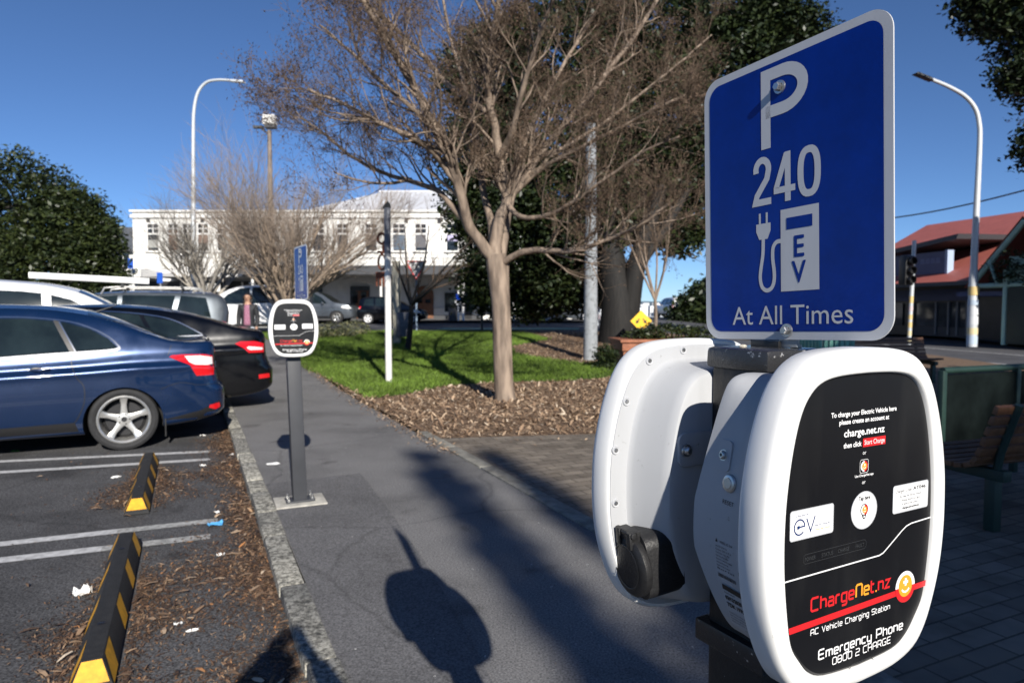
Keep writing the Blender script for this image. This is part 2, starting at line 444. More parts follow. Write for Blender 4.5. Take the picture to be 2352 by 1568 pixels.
TECH = {
 'C': (.8, [[(.8, 1), (.12, 1), (0, .88), (0, .12), (.12, 0), (.8, 0)]]), 'h': (.6, [[(0, 1), (0, 0)], [(0, .68), (.5, .68), (.6, .58), (.6, 0)]]),
 'a': (.6, [[(.05, .68), (.5, .68), (.6, .58), (.6, 0), (.1, 0), (0, .1), (0, .28), (.08, .37), (.6, .37)]]),
 'r': (.4, [[(0, 0), (0, .58), (.1, .68), (.42, .68)]]), 'g': (.6, [[(.6, 0), (.1, 0), (0, .1), (0, .58), (.1, .68), (.6, .68), (.6, -.2), (.5, -.3), (.05, -.3)]]),
 'e': (.6, [[(.58, 0), (.1, 0), (0, .1), (0, .58), (.1, .68), (.5, .68), (.6, .58), (.6, .34), (0, .34)]]),
 'N': (.72, [[(0, 0), (0, .88), (.12, 1), (.6, 1), (.72, .88), (.72, 0)]]), 't': (.36, [[(0, 1), (0, .1), (.1, 0), (.36, 0)], [(0, .68), (.36, .68)]]),
 '.': (.02, [[(0, -.07), (0, .08)]]), 'n': (.6, [[(0, 0), (0, .68), (.5, .68), (.6, .58), (.6, 0)]]), 'z': (.6, [[(0, .68), (.6, .68), (0, 0), (.6, 0)]]),
 'A': (.8, [[(0, 0), (0, .86), (.14, 1), (.66, 1), (.8, .86), (.8, 0)], [(0, .42), (.8, .42)]]), 'V': (.84, [[(0, 1), (.42, 0), (.84, 1)]]),
 'i': (.02, [[(0, .68), (0, 0)], [(0, .88), (0, 1)]]), 'c': (.58, [[(.58, .68), (.1, .68), (0, .58), (0, .1), (.1, 0), (.58, 0)]]), 'l': (.14, [[(0, 1), (0, .1), (.1, 0), (.16, 0)]]),
 'S': (.8, [[(.8, 1), (.12, 1), (0, .88), (0, .62), (.12, .5), (.68, .5), (.8, .38), (.8, .12), (.68, 0), (0, 0)]]), 'o': (.6, [_o + [_o[0]]]),
 'E': (.78, [[(.78, 1), (.12, 1), (0, .88), (0, .12), (.12, 0), (.78, 0)], [(0, .5), (.7, .5)]]), 'm': (.9, [[(0, 0), (0, .68), (.8, .68), (.9, .58), (.9, 0)], [(.45, .68), (.45, 0)]]),
 'y': (.6, [[(0, .68), (0, .1), (.1, 0), (.6, 0)], [(.6, .68), (.6, -.2), (.5, -.3), (.05, -.3)]]), 'P': (.8, [[(0, 0), (0, 1), (.68, 1), (.8, .88), (.8, .5), (.68, .38), (0, .38)]]),
 '0': (.8, [_O + [_O[0]]]), '8': (.8, [_O + [_O[0]], [(0, .5), (.8, .5)]]), '2': (.8, [[(0, 1), (.68, 1), (.8, .88), (.8, .62), (.68, .5), (.12, .5), (0, .38), (0, 0), (.8, 0)]]),
 'H': (.8, [[(0, 0), (0, 1)], [(.8, 0), (.8, 1)], [(0, .5), (.8, .5)]]), 'R': (.8, [[(0, 0), (0, 1), (.68, 1), (.8, .88), (.8, .56), (.68, .42), (0, .42)], [(.45, .42), (.8, 0)]]),
 'G': (.8, [[(.8, 1), (.12, 1), (0, .88), (0, .12), (.12, 0), (.8, 0), (.8, .45), (.45, .45)]]), ' ': (.3, [])}
def tech_text(mb, s, x0, x1, z, h, w, mi=0, y=0.0, colours=None):
    gap = 0.28
    tot = sum(TECH[c][0] for c in s) + gap * (len(s) - 1)
    k = (x1 - x0) / tot; x = x0
    for i, c in enumerate(s):
        wd, st = TECH[c]
        for j, p in enumerate(st):
            ribbon(mb, [(x + q[0] * k, z + q[1] * h) for q in p], w, colours[i] if colours else mi, y - 0.00002 * j)
        x += (wd + gap) * k

# ================================================================== SETTING
def sheet(name, poly, off, m, cell=1.2, parent=None, kind='structure', zf=None):
    """a thin sheet of ground following the land, cut to a polygon of (x, y)"""
    bm = bmesh.new()
    vs_ = [bm.verts.new((p[0], p[1], 0)) for p in poly]
    f = bm.faces.new(vs_)
    if f.normal.z < 0 or sum(poly[i][0] * poly[(i + 1) % len(poly)][1] - poly[(i + 1) % len(poly)][0] * poly[i][1] for i in range(len(poly))) < 0: f.normal_flip()
    xs = [p[0] for p in poly]; ys = [p[1] for p in poly]
    for ax, lo, hi in ((0, min(xs), max(xs)), (1, min(ys), max(ys))):
        k = math.floor(lo / cell) + 1
        while k * cell < hi:
            no = (1, 0, 0) if ax == 0 else (0, 1, 0); co = (k * cell, 0, 0) if ax == 0 else (0, k * cell, 0)
            bmesh.ops.bisect_plane(bm, geom=bm.verts[:] + bm.edges[:] + bm.faces[:], plane_co=co, plane_no=no, dist=1e-5)
            k += 1
    for v in bm.verts: v.co.z = (zf(v.co.x, v.co.y) if zf else gz(v.co.x, v.co.y)) + off
    me = bpy.data.meshes.new(name); bm.to_mesh(me); bm.free()
    me.materials.append(m); me.shade_smooth()
    o = bpy.data.objects.new(name, me); COL.objects.link(o)
    return tag(o, kind=kind)
def abp(*ab): return [tuple(AB(a, b)[:2]) for a, b in ab]

M['soil'] = mat('ground', (0.10, 0.085, 0.055), 0.95, var=0.4, vscale=1.2, bump=0.4, bscale=8)
M['asphalt_lot'] = asphalt('car_park_asphalt', (0.078, 0.078, 0.081), 0.75, 0.5, 95, 0.35)
M['asphalt_path'] = asphalt('footpath_asphalt', (0.172, 0.169, 0.168), 0.55, 0.32, 110, 0.8)
M['asphalt_road'] = asphalt('road_asphalt', (0.085, 0.085, 0.092), 0.4, 0.3, 60)
M['pave_far'] = asphalt('far_pavement', (0.17, 0.165, 0.16), 0.3, 0.3, 30)
M['line_white'] = mat('line_paint', (0.50, 0.50, 0.50), 0.7, var=0.35, vscale=22, bump=0.2, bscale=120)
M['green_lane'] = mat('green_lane', (0.10, 0.26, 0.19), 0.8, var=0.2, vscale=2)

# ground: one sheet to the horizon, finer near the camera
xs_ = np.concatenate([-np.geomspace(2600, 60, 26), np.arange(-54, 55, 3.0), np.geomspace(60, 2600, 26)])
ys_ = np.concatenate([-np.geomspace(300, 20, 8), np.arange(-15, 72, 3.0), np.geomspace(76, 3200, 32)])
LOT_POLY = abp((0.45, -9), (0.45, 40), (-32, 40), (-32, -9))
def land(x, y):
    z = gz(x, y) - 0.075
    return z
V = [(x, y, land(x, y)) for y in ys_ for x in xs_]; nx = len(xs_)
F = [(j * nx + i, j * nx + i + 1, (j + 1) * nx + i + 1, (j + 1) * nx + i) for j in range(len(ys_) - 1) for i in range(nx - 1)]
tag(np_mesh('ground', V, F, M['soil'], smooth=True), kind='structure')

LOT_Z = -0.05
sheet('car_park', LOT_POLY, LOT_Z, M['asphalt_lot'], 1.5)
sheet('footpath', abp((0.52, -8), (2.33, -8), (2.33, 17), (2.2, 24), (0.52, 24)), 0.0, M['asphalt_path'], 1.2)

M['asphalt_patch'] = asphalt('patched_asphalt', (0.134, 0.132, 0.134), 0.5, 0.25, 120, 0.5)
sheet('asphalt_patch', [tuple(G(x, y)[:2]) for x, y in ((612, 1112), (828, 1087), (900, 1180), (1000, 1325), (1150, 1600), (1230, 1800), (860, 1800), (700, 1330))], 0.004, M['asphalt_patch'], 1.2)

# brick paving in rows across, to the street side of the path
def brick_mat():
    m, nt, b = new_mat('brick_paving'); N, L = nt.nodes.new, nt.links.new
    tc = N('ShaderNodeTexCoord'); mp = N('ShaderNodeMapping'); mp.inputs['Rotation'].default_value = (0, 0, -math.atan2(E2.y, E2.x))
    L(tc.outputs['Object'], mp.inputs[0])
    br = N('ShaderNodeTexBrick'); br.inputs['Scale'].default_value = 1.0
    br.inputs['Brick Width'].default_value = 0.23; br.inputs['Row Height'].default_value = 0.115
    br.inputs['Mortar Size'].default_value = 0.006; br.inputs['Mortar Smooth'].default_value = 0.3; br.inputs['Bias'].default_value = -0.1
    br.inputs['Color1'].default_value = (0.155, 0.13, 0.105, 1); br.inputs['Color2'].default_value = (0.24, 0.205, 0.165, 1); br.inputs['Mortar'].default_value = (0.075, 0.065, 0.05, 1)
    L(mp.outputs[0], br.inputs['Vector'])
    no = N('ShaderNodeTexNoise'); no.inputs['Scale'].default_value = 3.5; no.inputs['Detail'].default_value = 8; L(tc.outputs['Object'], no.inputs['Vector'])
    r = ramp(nt, [(0.3, (0.62, 0.6, 0.57)), (0.55, (1, 1, 1)), (0.75, (1.15, 1.12, 1.05))]); L(no.outputs['Fac'], r.inputs[0])
    mul = N('ShaderNodeMix'); mul.data_type = 'RGBA'; mul.blend_type = 'MULTIPLY'; mul.inputs[0].default_value = 1
    L(br.outputs['Color'], mul.inputs[6]); L(r.outputs[0], mul.inputs[7]); L(mul.outputs[2], b.inputs['Base Color'])
    b.inputs['Roughness'].default_value = 0.9
    inv = N('ShaderNodeMath'); inv.operation = 'SUBTRACT'; inv.inputs[0].default_value = 1; L(br.outputs['Fac'], inv.inputs[1])
    n2 = N('ShaderNodeTexNoise'); n2.inputs['Scale'].default_value = 120; L(tc.outputs['Object'], n2.inputs['Vector'])
    ad = N('ShaderNodeMath'); ad.operation = 'MULTIPLY_ADD'; ad.inputs[1].default_value = 0.25; L(n2.outputs['Fac'], ad.inputs[0]); L(inv.outputs[0], ad.inputs[2])
    bp = N('ShaderNodeBump'); bp.inputs['Strength'].default_value = 0.7; bp.inputs['Distance'].default_value = 0.008
    L(ad.outputs[0], bp.inputs['Height']); L(bp.outputs['Normal'], b.inputs['Normal'])
    return m
pm = G(1020, 1012); pr = G(1372, 1003)
pm2 = (AB(2.45, 7.15)); pr2 = AB(9.5, 7.15 + 3.2)
brick_back = [tuple(pm2[:2]), (1.0, 7.75), (2.6, 8.0), (5.0, 9.6), (9.6, 11.5)]
sheet('brick_paving', abp((2.46, -8)) + [tuple(AB(2.46, 7.1)[:2])] + brick_back[1:] + [(10.6, 3), (12, -8)], 0.004, brick_mat(), 1.2)

# edging strip between asphalt and bricks, and the kerb of old basalt blocks
M['edge_conc'] = mat('edging_concrete', (0.23, 0.22, 0.19), 0.9, var=0.4, vscale=9, bump=0.5, bscale=50)
mb = MB(); b0 = -8.0
while b0 < 7.2:
    ln = random.uniform(0.85, 1.0)
    p = AB(2.395, b0 + ln / 2, 0.0)
    mx = Matrix.Translation(p) @ Matrix.Rotation(math.atan2(E2.y, E2.x), 4, 'Z')
    mb.box((random.uniform(-.004, .004), 0, -0.045 + random.uniform(-.003, .003)), (0.125, ln - 0.012, 0.12), 0, mx)
    b0 += ln
tag(mb.build('path_edging', M['edge_conc'], bevel=0.008), kind='structure')
def kerb_mat():
    m, nt, b = new_mat('kerb_stone'); N, L = nt.nodes.new, nt.links.new
    tc = N('ShaderNodeTexCoord'); n1 = N('ShaderNodeTexNoise'); n1.inputs['Scale'].default_value = 38; n1.inputs['Detail'].default_value = 9; n1.inputs['Roughness'].default_value = 0.75
    n2 = N('ShaderNodeTexNoise'); n2.inputs['Scale'].default_value = 2.4; n2.inputs['Detail'].default_value = 4
    L(tc.outputs['Object'], n1.inputs['Vector']); L(tc.outputs['Object'], n2.inputs['Vector'])
    r = ramp(nt, [(0.38, (0.06, 0.06, 0.057)), (0.48, (0.24, 0.235, 0.21)), (0.57, (0.55, 0.54, 0.49))]); L(n1.outputs['Fac'], r.inputs[0])
    ge = N('ShaderNodeNewGeometry')
    ad = N('ShaderNodeMath'); ad.operation = 'ADD'; L(ge.outputs['Random Per Island'], ad.inputs[0]); L(n2.outputs['Fac'], ad.inputs[1])
    r2 = ramp(nt, [(0.3, (0.5, 0.5, 0.5)), (0.8, (1.15, 1.12, 1.05))]); 
    mr = N('ShaderNodeMapRange'); mr.inputs[1].default_value = 0.2; mr.inputs[2].default_value = 1.7; L(ad.outputs[0], mr.inputs[0]); L(mr.outputs[0], r2.inputs[0])
    mul = N('ShaderNodeMix'); mul.data_type = 'RGBA'; mul.blend_type = 'MULTIPLY'; mul.inputs[0].default_value = 1
    L(r.outputs[0], mul.inputs[6]); L(r2.outputs[0], mul.inputs[7]); L(mul.outputs[2], b.inputs['Base Color'])
    b.inputs['Roughness'].default_value = 0.9
    bp = N('ShaderNodeBump'); bp.inputs['Strength'].default_value = 0.8; bp.inputs['Distance'].default_value = 0.01
    L(n1.outputs['Fac'], bp.inputs['Height']); L(bp.outputs['Normal'], b.inputs['Normal'])
    return m
mb = MB(); b0 = -8.0
while b0 < 24:
    ln = random.choice([0.42, 0.55, 0.7, 0.85])
    p = AB(0.455, b0 + ln / 2)
    mx = Matrix.Translation(p + Vector((0, 0, gz(p.x, p.y)))) @ Matrix.Rotation(math.atan2(E2.y, E2.x) + random.uniform(-.006, .006), 4, 'Z')
    mb.box((random.uniform(-.006, .006), 0, -0.06 + random.uniform(-.005, .005)), (0.132, ln - 0.008, 0.15), 0, mx)
    b0 += ln
tag(mb.build('kerb', kerb_mat(), bevel=0.014), kind='structure')

# bay markings of the car park
def strip(name, p0, p1, w, m, off, cell=2.0):
    d = Vector((p1[0] - p0[0], p1[1] - p0[1])).normalized(); n = Vector((-d.y, d.x)) * (w / 2)
    return sheet(name, [(p0[0] + n.x, p0[1] + n.y), (p1[0] + n.x, p1[1] + n.y), (p1[0] - n.x, p1[1] - n.y), (p0[0] - n.x, p0[1] - n.y)], off, m, cell)
M['line_worn'] = mat('worn_line_paint', (0.34, 0.34, 0.33), 0.8, var=0.55, vscale=30, bump=0.2, bscale=120)
for (xr, yr, xl, yl, w, spl) in ((483, 1037, 0, 1060, 0.10, 0), (483, 1055, 0, 1085, 0.105, 0), (500, 1195, 0, 1250, 0.10, 330), (483, 1232, 0, 1287, 0.105, 345)):
    a = G(xr, yr, LOT_Z); b = G(xl, yl, LOT_Z); dirv = (b - a).normalized(); b2 = a + dirv * 4.6
    if spl:
        c = a + dirv * 0.62
        strip('bay_marking', a, c, w, M['line_worn'], LOT_Z + 0.004)
        strip('bay_marking', c, b2, w, M['line_white'], LOT_Z + 0.004)
    else: strip('bay_marking', a, b2, w, M['line_white'], LOT_Z + 0.004)
for b_ in (2.45, 2.8):
    strip('bay_marking', AB(0.1, b_), AB(-4.6, b_ + 0.2), 0.08, M['line_white'], LOT_Z + 0.004)

# lawn, mulch bed
def grass_mat(name, base):
    m = mat(name, base, 0.75, var=0.3, vscale=1.2, island=0.45, spec=0.25)
    return m
M['lawn'] = mat('lawn', (0.075, 0.125, 0.02), 0.9, var=0.45, vscale=3, bump=0.6, bscale=40)
M['mulch'] = mat('mulch', (0.17, 0.11, 0.068), 0.95, var=0.5, vscale=14, bump=1.0, bscale=45)
P = lambda x, y: tuple(G(x, y)[:2])
lawn_poly = [P(700, 846), P(760, 872), P(850, 916), P(935, 905), P(1020, 887), P(1110, 880), P(1230, 876), P(1310, 874), P(1390, 868), P(1460, 850), P(1460, 830), P(1345, 836), P(1240, 824), P(1180, 812), P(1175, 795), P(1260, 780), (0.2, 24.5), (-6.2, 25.5), (-9.2, 24.5)]
sheet('lawn', lawn_poly, 0.006, M['lawn'], 0.8)
mulch_poly = [tuple(AB(2.40, 7.12)[:2])] + brick_back + [(12, 14), (13, 24), (2.5, 25.5), (-7, 26.5), (-10.2, 25.6), (-9.4, 24.3), tuple(AB(2.40, 17)[:2])]
sheet('mulch_bed', mulch_poly, 0.0, M['mulch'], 0.9)

# streets beyond
sheet('road', [(-60, 26.5), (3, 26.3), (9, 20.0), (11.5, 13), (12.4, -10), (17.6, -10), (17.9, 22.6), (20.2, 34), (24, 52), (30, 62), (8, 62), (5, 39.5), (-60, 39.5)], -0.03, M['asphalt_road'], 2.0)
sheet('far_pavement', [(-60, 39.5), (5.5, 39.5), (5.8, 44.6), (-60, 44.6)], 0.09, M['pave_far'], 2.0)
sheet('street_pavement', [(17.9, 22.6), (17.6, -10), (23, -10), (24, 30), (25.5, 52), (24, 52), (20.2, 34)], 0.09, M['pave_far'], 2.0)
sheet('green_crossing', [P(1000, 757), P(1330, 757), P(1330, 752.5), P(1020, 752.5)], 0.0, M['green_lane'], 2.0)
for (x0, y0, x1, y1) in ((2132, 818, 2500, 851), (2132, 797, 2500, 826), (2132, 851, 2500, 884)):
    a = G(x0, y0); b = G(x1, y1)
    strip('lane_line', a + (a - b) * 1.2, b, 0.13, M['line_white'], -0.026)
for yy in (765, 771): strip('lane_line', G(1100, yy - 6), G(1345, yy + 4), 0.14, M['line_white'], -0.026)

# distant hills and the town on their slopes
M['hills'] = mat('hills', (0.10, 0.15, 0.19), 0.95, var=0.3, vscale=0.012)  # blue tint in the base colour stands in for distant haze
prof = []
V, F = [], []
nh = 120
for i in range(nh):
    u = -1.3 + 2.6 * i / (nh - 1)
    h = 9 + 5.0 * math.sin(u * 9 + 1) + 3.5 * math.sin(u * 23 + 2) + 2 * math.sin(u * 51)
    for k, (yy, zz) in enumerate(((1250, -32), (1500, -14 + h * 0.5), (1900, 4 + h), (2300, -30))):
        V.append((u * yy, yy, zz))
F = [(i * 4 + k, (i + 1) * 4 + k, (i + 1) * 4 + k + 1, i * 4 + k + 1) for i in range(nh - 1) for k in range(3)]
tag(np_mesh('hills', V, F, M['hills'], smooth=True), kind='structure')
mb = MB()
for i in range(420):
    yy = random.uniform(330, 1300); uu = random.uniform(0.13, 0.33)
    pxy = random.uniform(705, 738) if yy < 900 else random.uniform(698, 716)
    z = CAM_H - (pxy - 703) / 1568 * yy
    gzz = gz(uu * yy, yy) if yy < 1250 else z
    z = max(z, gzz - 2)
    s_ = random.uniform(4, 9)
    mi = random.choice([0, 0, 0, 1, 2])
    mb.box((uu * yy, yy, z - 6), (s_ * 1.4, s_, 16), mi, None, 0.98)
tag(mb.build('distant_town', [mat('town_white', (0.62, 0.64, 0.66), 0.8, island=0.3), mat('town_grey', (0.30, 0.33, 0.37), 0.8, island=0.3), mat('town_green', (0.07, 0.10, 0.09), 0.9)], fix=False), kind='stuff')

# ================================================================== CHARGERS, POSTS AND SIGNS
# outline of the charger's front (right half, metres, centre at 0)
OUT_R = [(0.0, 0.2065), (0.055, 0.2045), (0.094, 0.197), (0.122, 0.178), (0.143, 0.146), (0.160, 0.098), (0.1705, 0.045), (0.1735, 0.0), (0.1725, -0.045), (0.166, -0.09), (0.153, -0.132), (0.135, -0.169), (0.110, -0.194), (0.066, -0.208), (0.0, -0.212)]
PAN_R = [(0.0, 0.1755), (0.050, 0.174), (0.083, 0.1685), (0.104, 0.156), (0.120, 0.133), (0.132, 0.095), (0.1405, 0.045), (0.1435, 0.0), (0.1425, -0.045), (0.1375, -0.09), (0.130, -0.128), (0.115, -0.151), (0.095, -0.172), (0.066, -0.184), (0.0, -0.188)]
def outline(half, sub=4):
    pts = crom(half, sub)
    full = pts + [(-x, z) for x, z in pts[-2:0:-1]]
    return full
OUTL, PANL = outline(OUT_R), outline(PAN_R)

BACK_L = [(0.0, 0.173), (0.06, 0.173), (0.098, 0.171), (0.117, 0.163), (0.126, 0.142), (0.134, 0.098), (0.142, 0.045), (0.147, 0.0), (0.147, -0.045), (0.139, -0.09), (0.128, -0.126), (0.114, -0.153), (0.090, -0.170), (0.055, -0.176), (0.0, -0.177)]
def loft(mb, rings, mi=0, mx=None, cap0=False, cap1=False):
    n = len(rings[0]); vv = [p for r in rings for p in r]
    ff = [(i * n + k, i * n + (k + 1) % n, (i + 1) * n + (k + 1) % n, (i + 1) * n + k) for i in range(len(rings) - 1) for k in range(n)]
    if cap0: ff.append(tuple(range(n)))
    if cap1: ff.append(tuple(range(len(vv) - 1, len(vv) - n - 1, -1)))
    mb.add(vv, ff, mi, mx)

def speck_mat(name, base, rough, speck, amount):
    m, nt, b = new_mat(name); N, L = nt.nodes.new, nt.links.new
    tc = N('ShaderNodeTexCoord'); n1 = N('ShaderNodeTexNoise'); n1.inputs['Scale'].default_value = 95; n1.inputs['Detail'].default_value = 6; n1.inputs['Roughness'].default_value = 0.7
    n2 = N('ShaderNodeTexNoise'); n2.inputs['Scale'].default_value = 9
    L(tc.outputs['Object'], n1.inputs['Vector']); L(tc.outputs['Object'], n2.inputs['Vector'])
    ad = N('ShaderNodeMath'); ad.operation = 'MULTIPLY_ADD'; ad.inputs[1].default_value = 0.5; L(n2.outputs['Fac'], ad.inputs[0]); L(n1.outputs['Fac'], ad.inputs[2])
    r = ramp(nt, [(amount, base), (amount + 0.04, speck)]); L(ad.outputs[0], r.inputs[0]); L(r.outputs[0], b.inputs['Base Color'])
    b.inputs['Roughness'].default_value = rough
    bp = N('ShaderNodeBump'); bp.inputs['Strength'].default_value = 0.3; bp.inputs['Distance'].default_value = 0.004; L(n1.outputs['Fac'], bp.inputs['Height']); L(bp.outputs['Normal'], b.inputs['Normal'])
    return m
M['post_black'] = speck_mat('weathered_black', (0.012, 0.012, 0.013), 0.42, (0.35, 0.34, 0.32), 0.92)
M['cap_black'] = speck_mat('weathered_cap', (0.07, 0.07, 0.072), 0.24, (0.55, 0.54, 0.52), 0.84); M['cap_black'].node_tree.nodes['Principled BSDF'].inputs['Metallic'].default_value = .6

M['lichen'] = mat('lichen', (.62, .57, .48), .9, var=.4, vscale=90, bump=.6, bscale=150)
def pin_logo(mb, x, z, r, y, with_pin=False):
    """round emblem: white and red halves, amber disc, plus sign and a smile"""
    k = 28
    if with_pin:
        mb.add([(x + q[0] * r, y, z + q[1] * r) for q in ((-0.75, -0.75), (0.75, -0.75), (0.35, -1.75), (-0.35, -1.75))], [(0, 1, 2, 3)], 4)
        mb.disc((x, 0, z), r * 1.15, k, 4, None, y)
        mb.disc((x, 0, z - r * 1.35), r * 0.16, 12, 0, None, y - .0001, rx=r * 0.3)
    up = [(x + r * math.cos(math.pi / 2 + i * math.pi / 14), y - .0002, z + r * math.sin(math.pi / 2 + i * math.pi / 14)) for i in range(15)]
    dn = [(x + r * math.cos(-math.pi / 2 + i * math.pi / 14), y - .0002, z + r * math.sin(-math.pi / 2 + i * math.pi / 14)) for i in range(15)]
    mb.add(up, [tuple(range(15))], 0); mb.add(dn, [tuple(range(15))], 1)
    face(mb, x, z, r * 0.68, y - .0004)
def face(mb, x, z, r, y):
    mb.disc((x, 0, z), r, 28, 2, None, y)
    ribbon(mb, [(x, z + r * .72), (x, z + r * .02)], r * 0.26, 0, y - .0002)
    ribbon(mb, [(x - r * .35, z + r * .37), (x + r * .35, z + r * .37)], r * 0.26, 0, y - .00025)
    ribbon(mb, [(x + r * .55 * math.cos(a), z - r * .12 + r * .42 * math.sin(a)) for a in [rad(200 + i * 14) for i in range(11)]], r * 0.18, 0, y - .0002)

def make_charger(detail, label, loc, rz, lean=0.0):
    t = thing('car_charger', label, 'charger', loc, rz, 'electric car chargers on posts')
    # front bezel: a rounded raised ring
    mb = MB()
    def ring(o, s, y, sz=None): return [(x * s, y, z * (sz or s)) for x, z in o]
    rings = [ring(OUTL, 0.93, 0.046), ring(OUTL, 0.985, 0.045), ring(OUTL, 1.0, 0.040), ring(OUTL, 1.0, 0.0155), ring(OUTL, 0.9965, 0.0105), ring(OUTL, 0.988, 0.0062), ring(OUTL, 0.972, 0.0032), ring(OUTL, 0.945, 0.001), ring(OUTL, 0.93, 0.0003)]
    rings += [[(x * 1.03, 0.0, z * 1.025) for x, z in PANL], [(x * 1.014, 0.0012, z * 1.012) for x, z in PANL], [(x * 1.005, 0.0040, z * 1.004) for x, z in PANL], [(x * 1.0, 0.0075, z) for x, z in PANL]]
    loft(mb, rings)
    if detail:   # side insert seam
        pass
    mb.build('bezel', M['white_plastic'], t, smooth=50)
    mb = MB()
    loft(mb, [[(x * 1.0, 0.0078, z) for x, z in PANL], [(x * 0.985, 0.0058, z * .985) for x, z in PANL]], 0)
    mb.add([(x * 0.985, 0.0058, z * .985) for x, z in PANL], [tuple(range(len(PANL)))], 0)
    panel = mb.build('front_panel', M['black_panel'], t, smooth=30)
    # rear housing: near side almost square, the other side stepped with a wide flange
    mb = MB()
    bk = crom(BACK_L, 4)
    bkf = [None] * len(OUTL); nh_ = len(bk)
    for q, (xx, zz) in enumerate(bk): bkf[(len(OUTL) - q) % len(OUTL)] = (-xx, zz)
    def body(y, sn, sp, szt, szb, tb=0.0):
        out = []
        for q, (x, z) in enumerate(OUTL):
            px_, pz_, py_ = x * (sn if x < 0 else sp), z * (szt if z > 0 else szb), y
            if bkf[q] is not None and tb > 0:
                bx, bz = bkf[q]; w_ = sstep(0.0, .09, -x) if abs(x) < .09 else 1.0
                px_ += (bx - px_) * tb * w_; pz_ += (bz - pz_) * tb * w_
                ex = .032 * min(1, max(0, (.172 - pz_) / .165)) * min(1, max(0, (pz_ + .150) / .095))
                py_ += ex * tb * sstep(.06, .12, -px_)
            out.append((px_, py_, pz_))
        return out
    loft(mb, [body(0.044, .95, .97, .97, .97), body(0.047, .90, .965, .955, .96), body(0.0475, .895, .80, .86, .94, .1), body(0.0500, .893, .785, .85, .935, .12), body(0.056, .885, .770, .838, .92, .2), body(0.075, .872, .728, .822, .90, .55), body(0.098, .862, .685, .81, .875, .9), body(0.107, .852, .664, .80, .86, 1.0), body(0.111, .83, .645, .785, .84, .98), body(0.113, .78, .61, .755, .81, .9)], 0, cap1=True)
    mb.build('housing', M['grey_plastic'], t, smooth=32)
    pr = MB()      # printing on the panel
    y = 0.0054
    put_text(pr, 'To charge your Electric Vehicle here', -.0648, .1262, .0056, 0, y, .0602, bold=.0002)
    put_text(pr, 'please create an account at', -.0498, .1166, .0056, 0, y, .0455, bold=.0002)
    put_text(pr, 'charge.net.nz', -.0406, .1012, .0085, 0, y, .0367, bold=.0003)
    put_text(pr, 'then click', -.0411, .0878, .0060, 0, y, -.0078, bold=.0002)
    pr.add([(-.0046, y, .0857), (.0396, y, .0857), (.0396, y, .0962), (-.0046, y, .0962)], [(0, 1, 2, 3)], 1)
    put_text(pr, 'Start Charge', -.0022, .0884, .0058, 0, y - .0003, .0374)
    put_text(pr, 'or', -.0012, .0765, .0048, 0, y, align='c')
    put_text(pr, 'or', -.0012, .0402, .0048, 0, y, align='c')
    ribbon(pr, rrect(-.0092, .0540, .0068, .0702, .003), .0005, 0, y, closed=True)
    pin_logo(pr, -.0012, .0621, .0066, y)
    put_text(pr, 'Use ChargeNet app', -.0185, .0497, .0028, 0, y, .0172, bold=.0001)
    # lower part: white dividing line, wordmark, red bar
    ribbon(pr, [(-.1400, -.0556), (.0330, -.0548), (.0410, -.0530), (.0480, -.0490), (.0790, -.0305), (.0880, -.0260), (.0990, -.0238), (.1418, -.0222)], .0016, 0, y - .0003)
    ribbon(pr, rrect(-.1085, -.0408, .0068, -.0297, .0052), .00045, 5, y, closed=True)
    for w_, x_, x2 in (('POWER', -.1055, -.0870), ('STATUS', -.0763, -.0560), ('CHARGE', -.0467, -.0260), ('FAULT', -.0137, .0025)): put_text(pr, w_, x_, -.0378, .0046, 5, y - .0001, x2)
    tech_text(pr, 'ChargeNet.nz', -.0925, .0568, -.0995, .0150, .0027, 1, y, colours=[1, 1, 1, 1, 1, 1, 2, 2, 1, 2, 1, 1])
    pr.add([(-.1292, y, -.1190), (.1352, y, -.1138), (.1358, y, -.1062), (-.1305, y, -.1114)], [(0, 1, 2, 3)], 1)
    up = [(.0892 + .0205 * math.cos(i * math.pi / 18), y - .0004, -.1058 + .0205 * math.sin(i * math.pi / 18)) for i in range(19)]
    dn = [(.0892 + .0205 * math.cos(math.pi + i * math.pi / 18), y - .0004, -.1058 + .0205 * math.sin(math.pi + i * math.pi / 18)) for i in range(19)]
    pr.add(up, [tuple(range(19))], 0); pr.add(dn, [tuple(range(19))], 1)
    face(pr, .0892, -.1045, .0143, y - .0007)
    tech_text(pr, 'AC Vehicle Charging Station', -.0923, .0583, -.1285, .0068, .0010, 0, y)
    tech_text(pr, 'Emergency Phone', -.0772, .0867, -.1612, .0112, .0019, 0, y)
    tech_text(pr, '0800 2 CHARGE', -.0516, .0618, -.1738, .0084, .0012, 0, y)
    ribbon(pr, [(-.020, -.1884), (-.015, -.1832), (.022, -.1826), (.028, -.1875)], .0007, 5, y)
    pr.build('lettering', [M['white'], M['red'], M['amber'], M['navy'], M['ink'], M['dim']], panel, fix=False)
    def sticker(poly, fn, name='sticker'):
        b = MB(); b.prism(poly, 0.0050, 0.0060, 0)
        rim = MB()
        s_ = b.build(name, M['white'], t)
        l = MB(); ribbon(l, [(x * 1, z * 1) for x, z in poly], .0014, 4, 0.00485, closed=True)
        fn(l); l.build('lettering', [M['ink'], M['navy'], M['red'], M['amber'], M['label_grey'], M['white']], s_, fix=False)
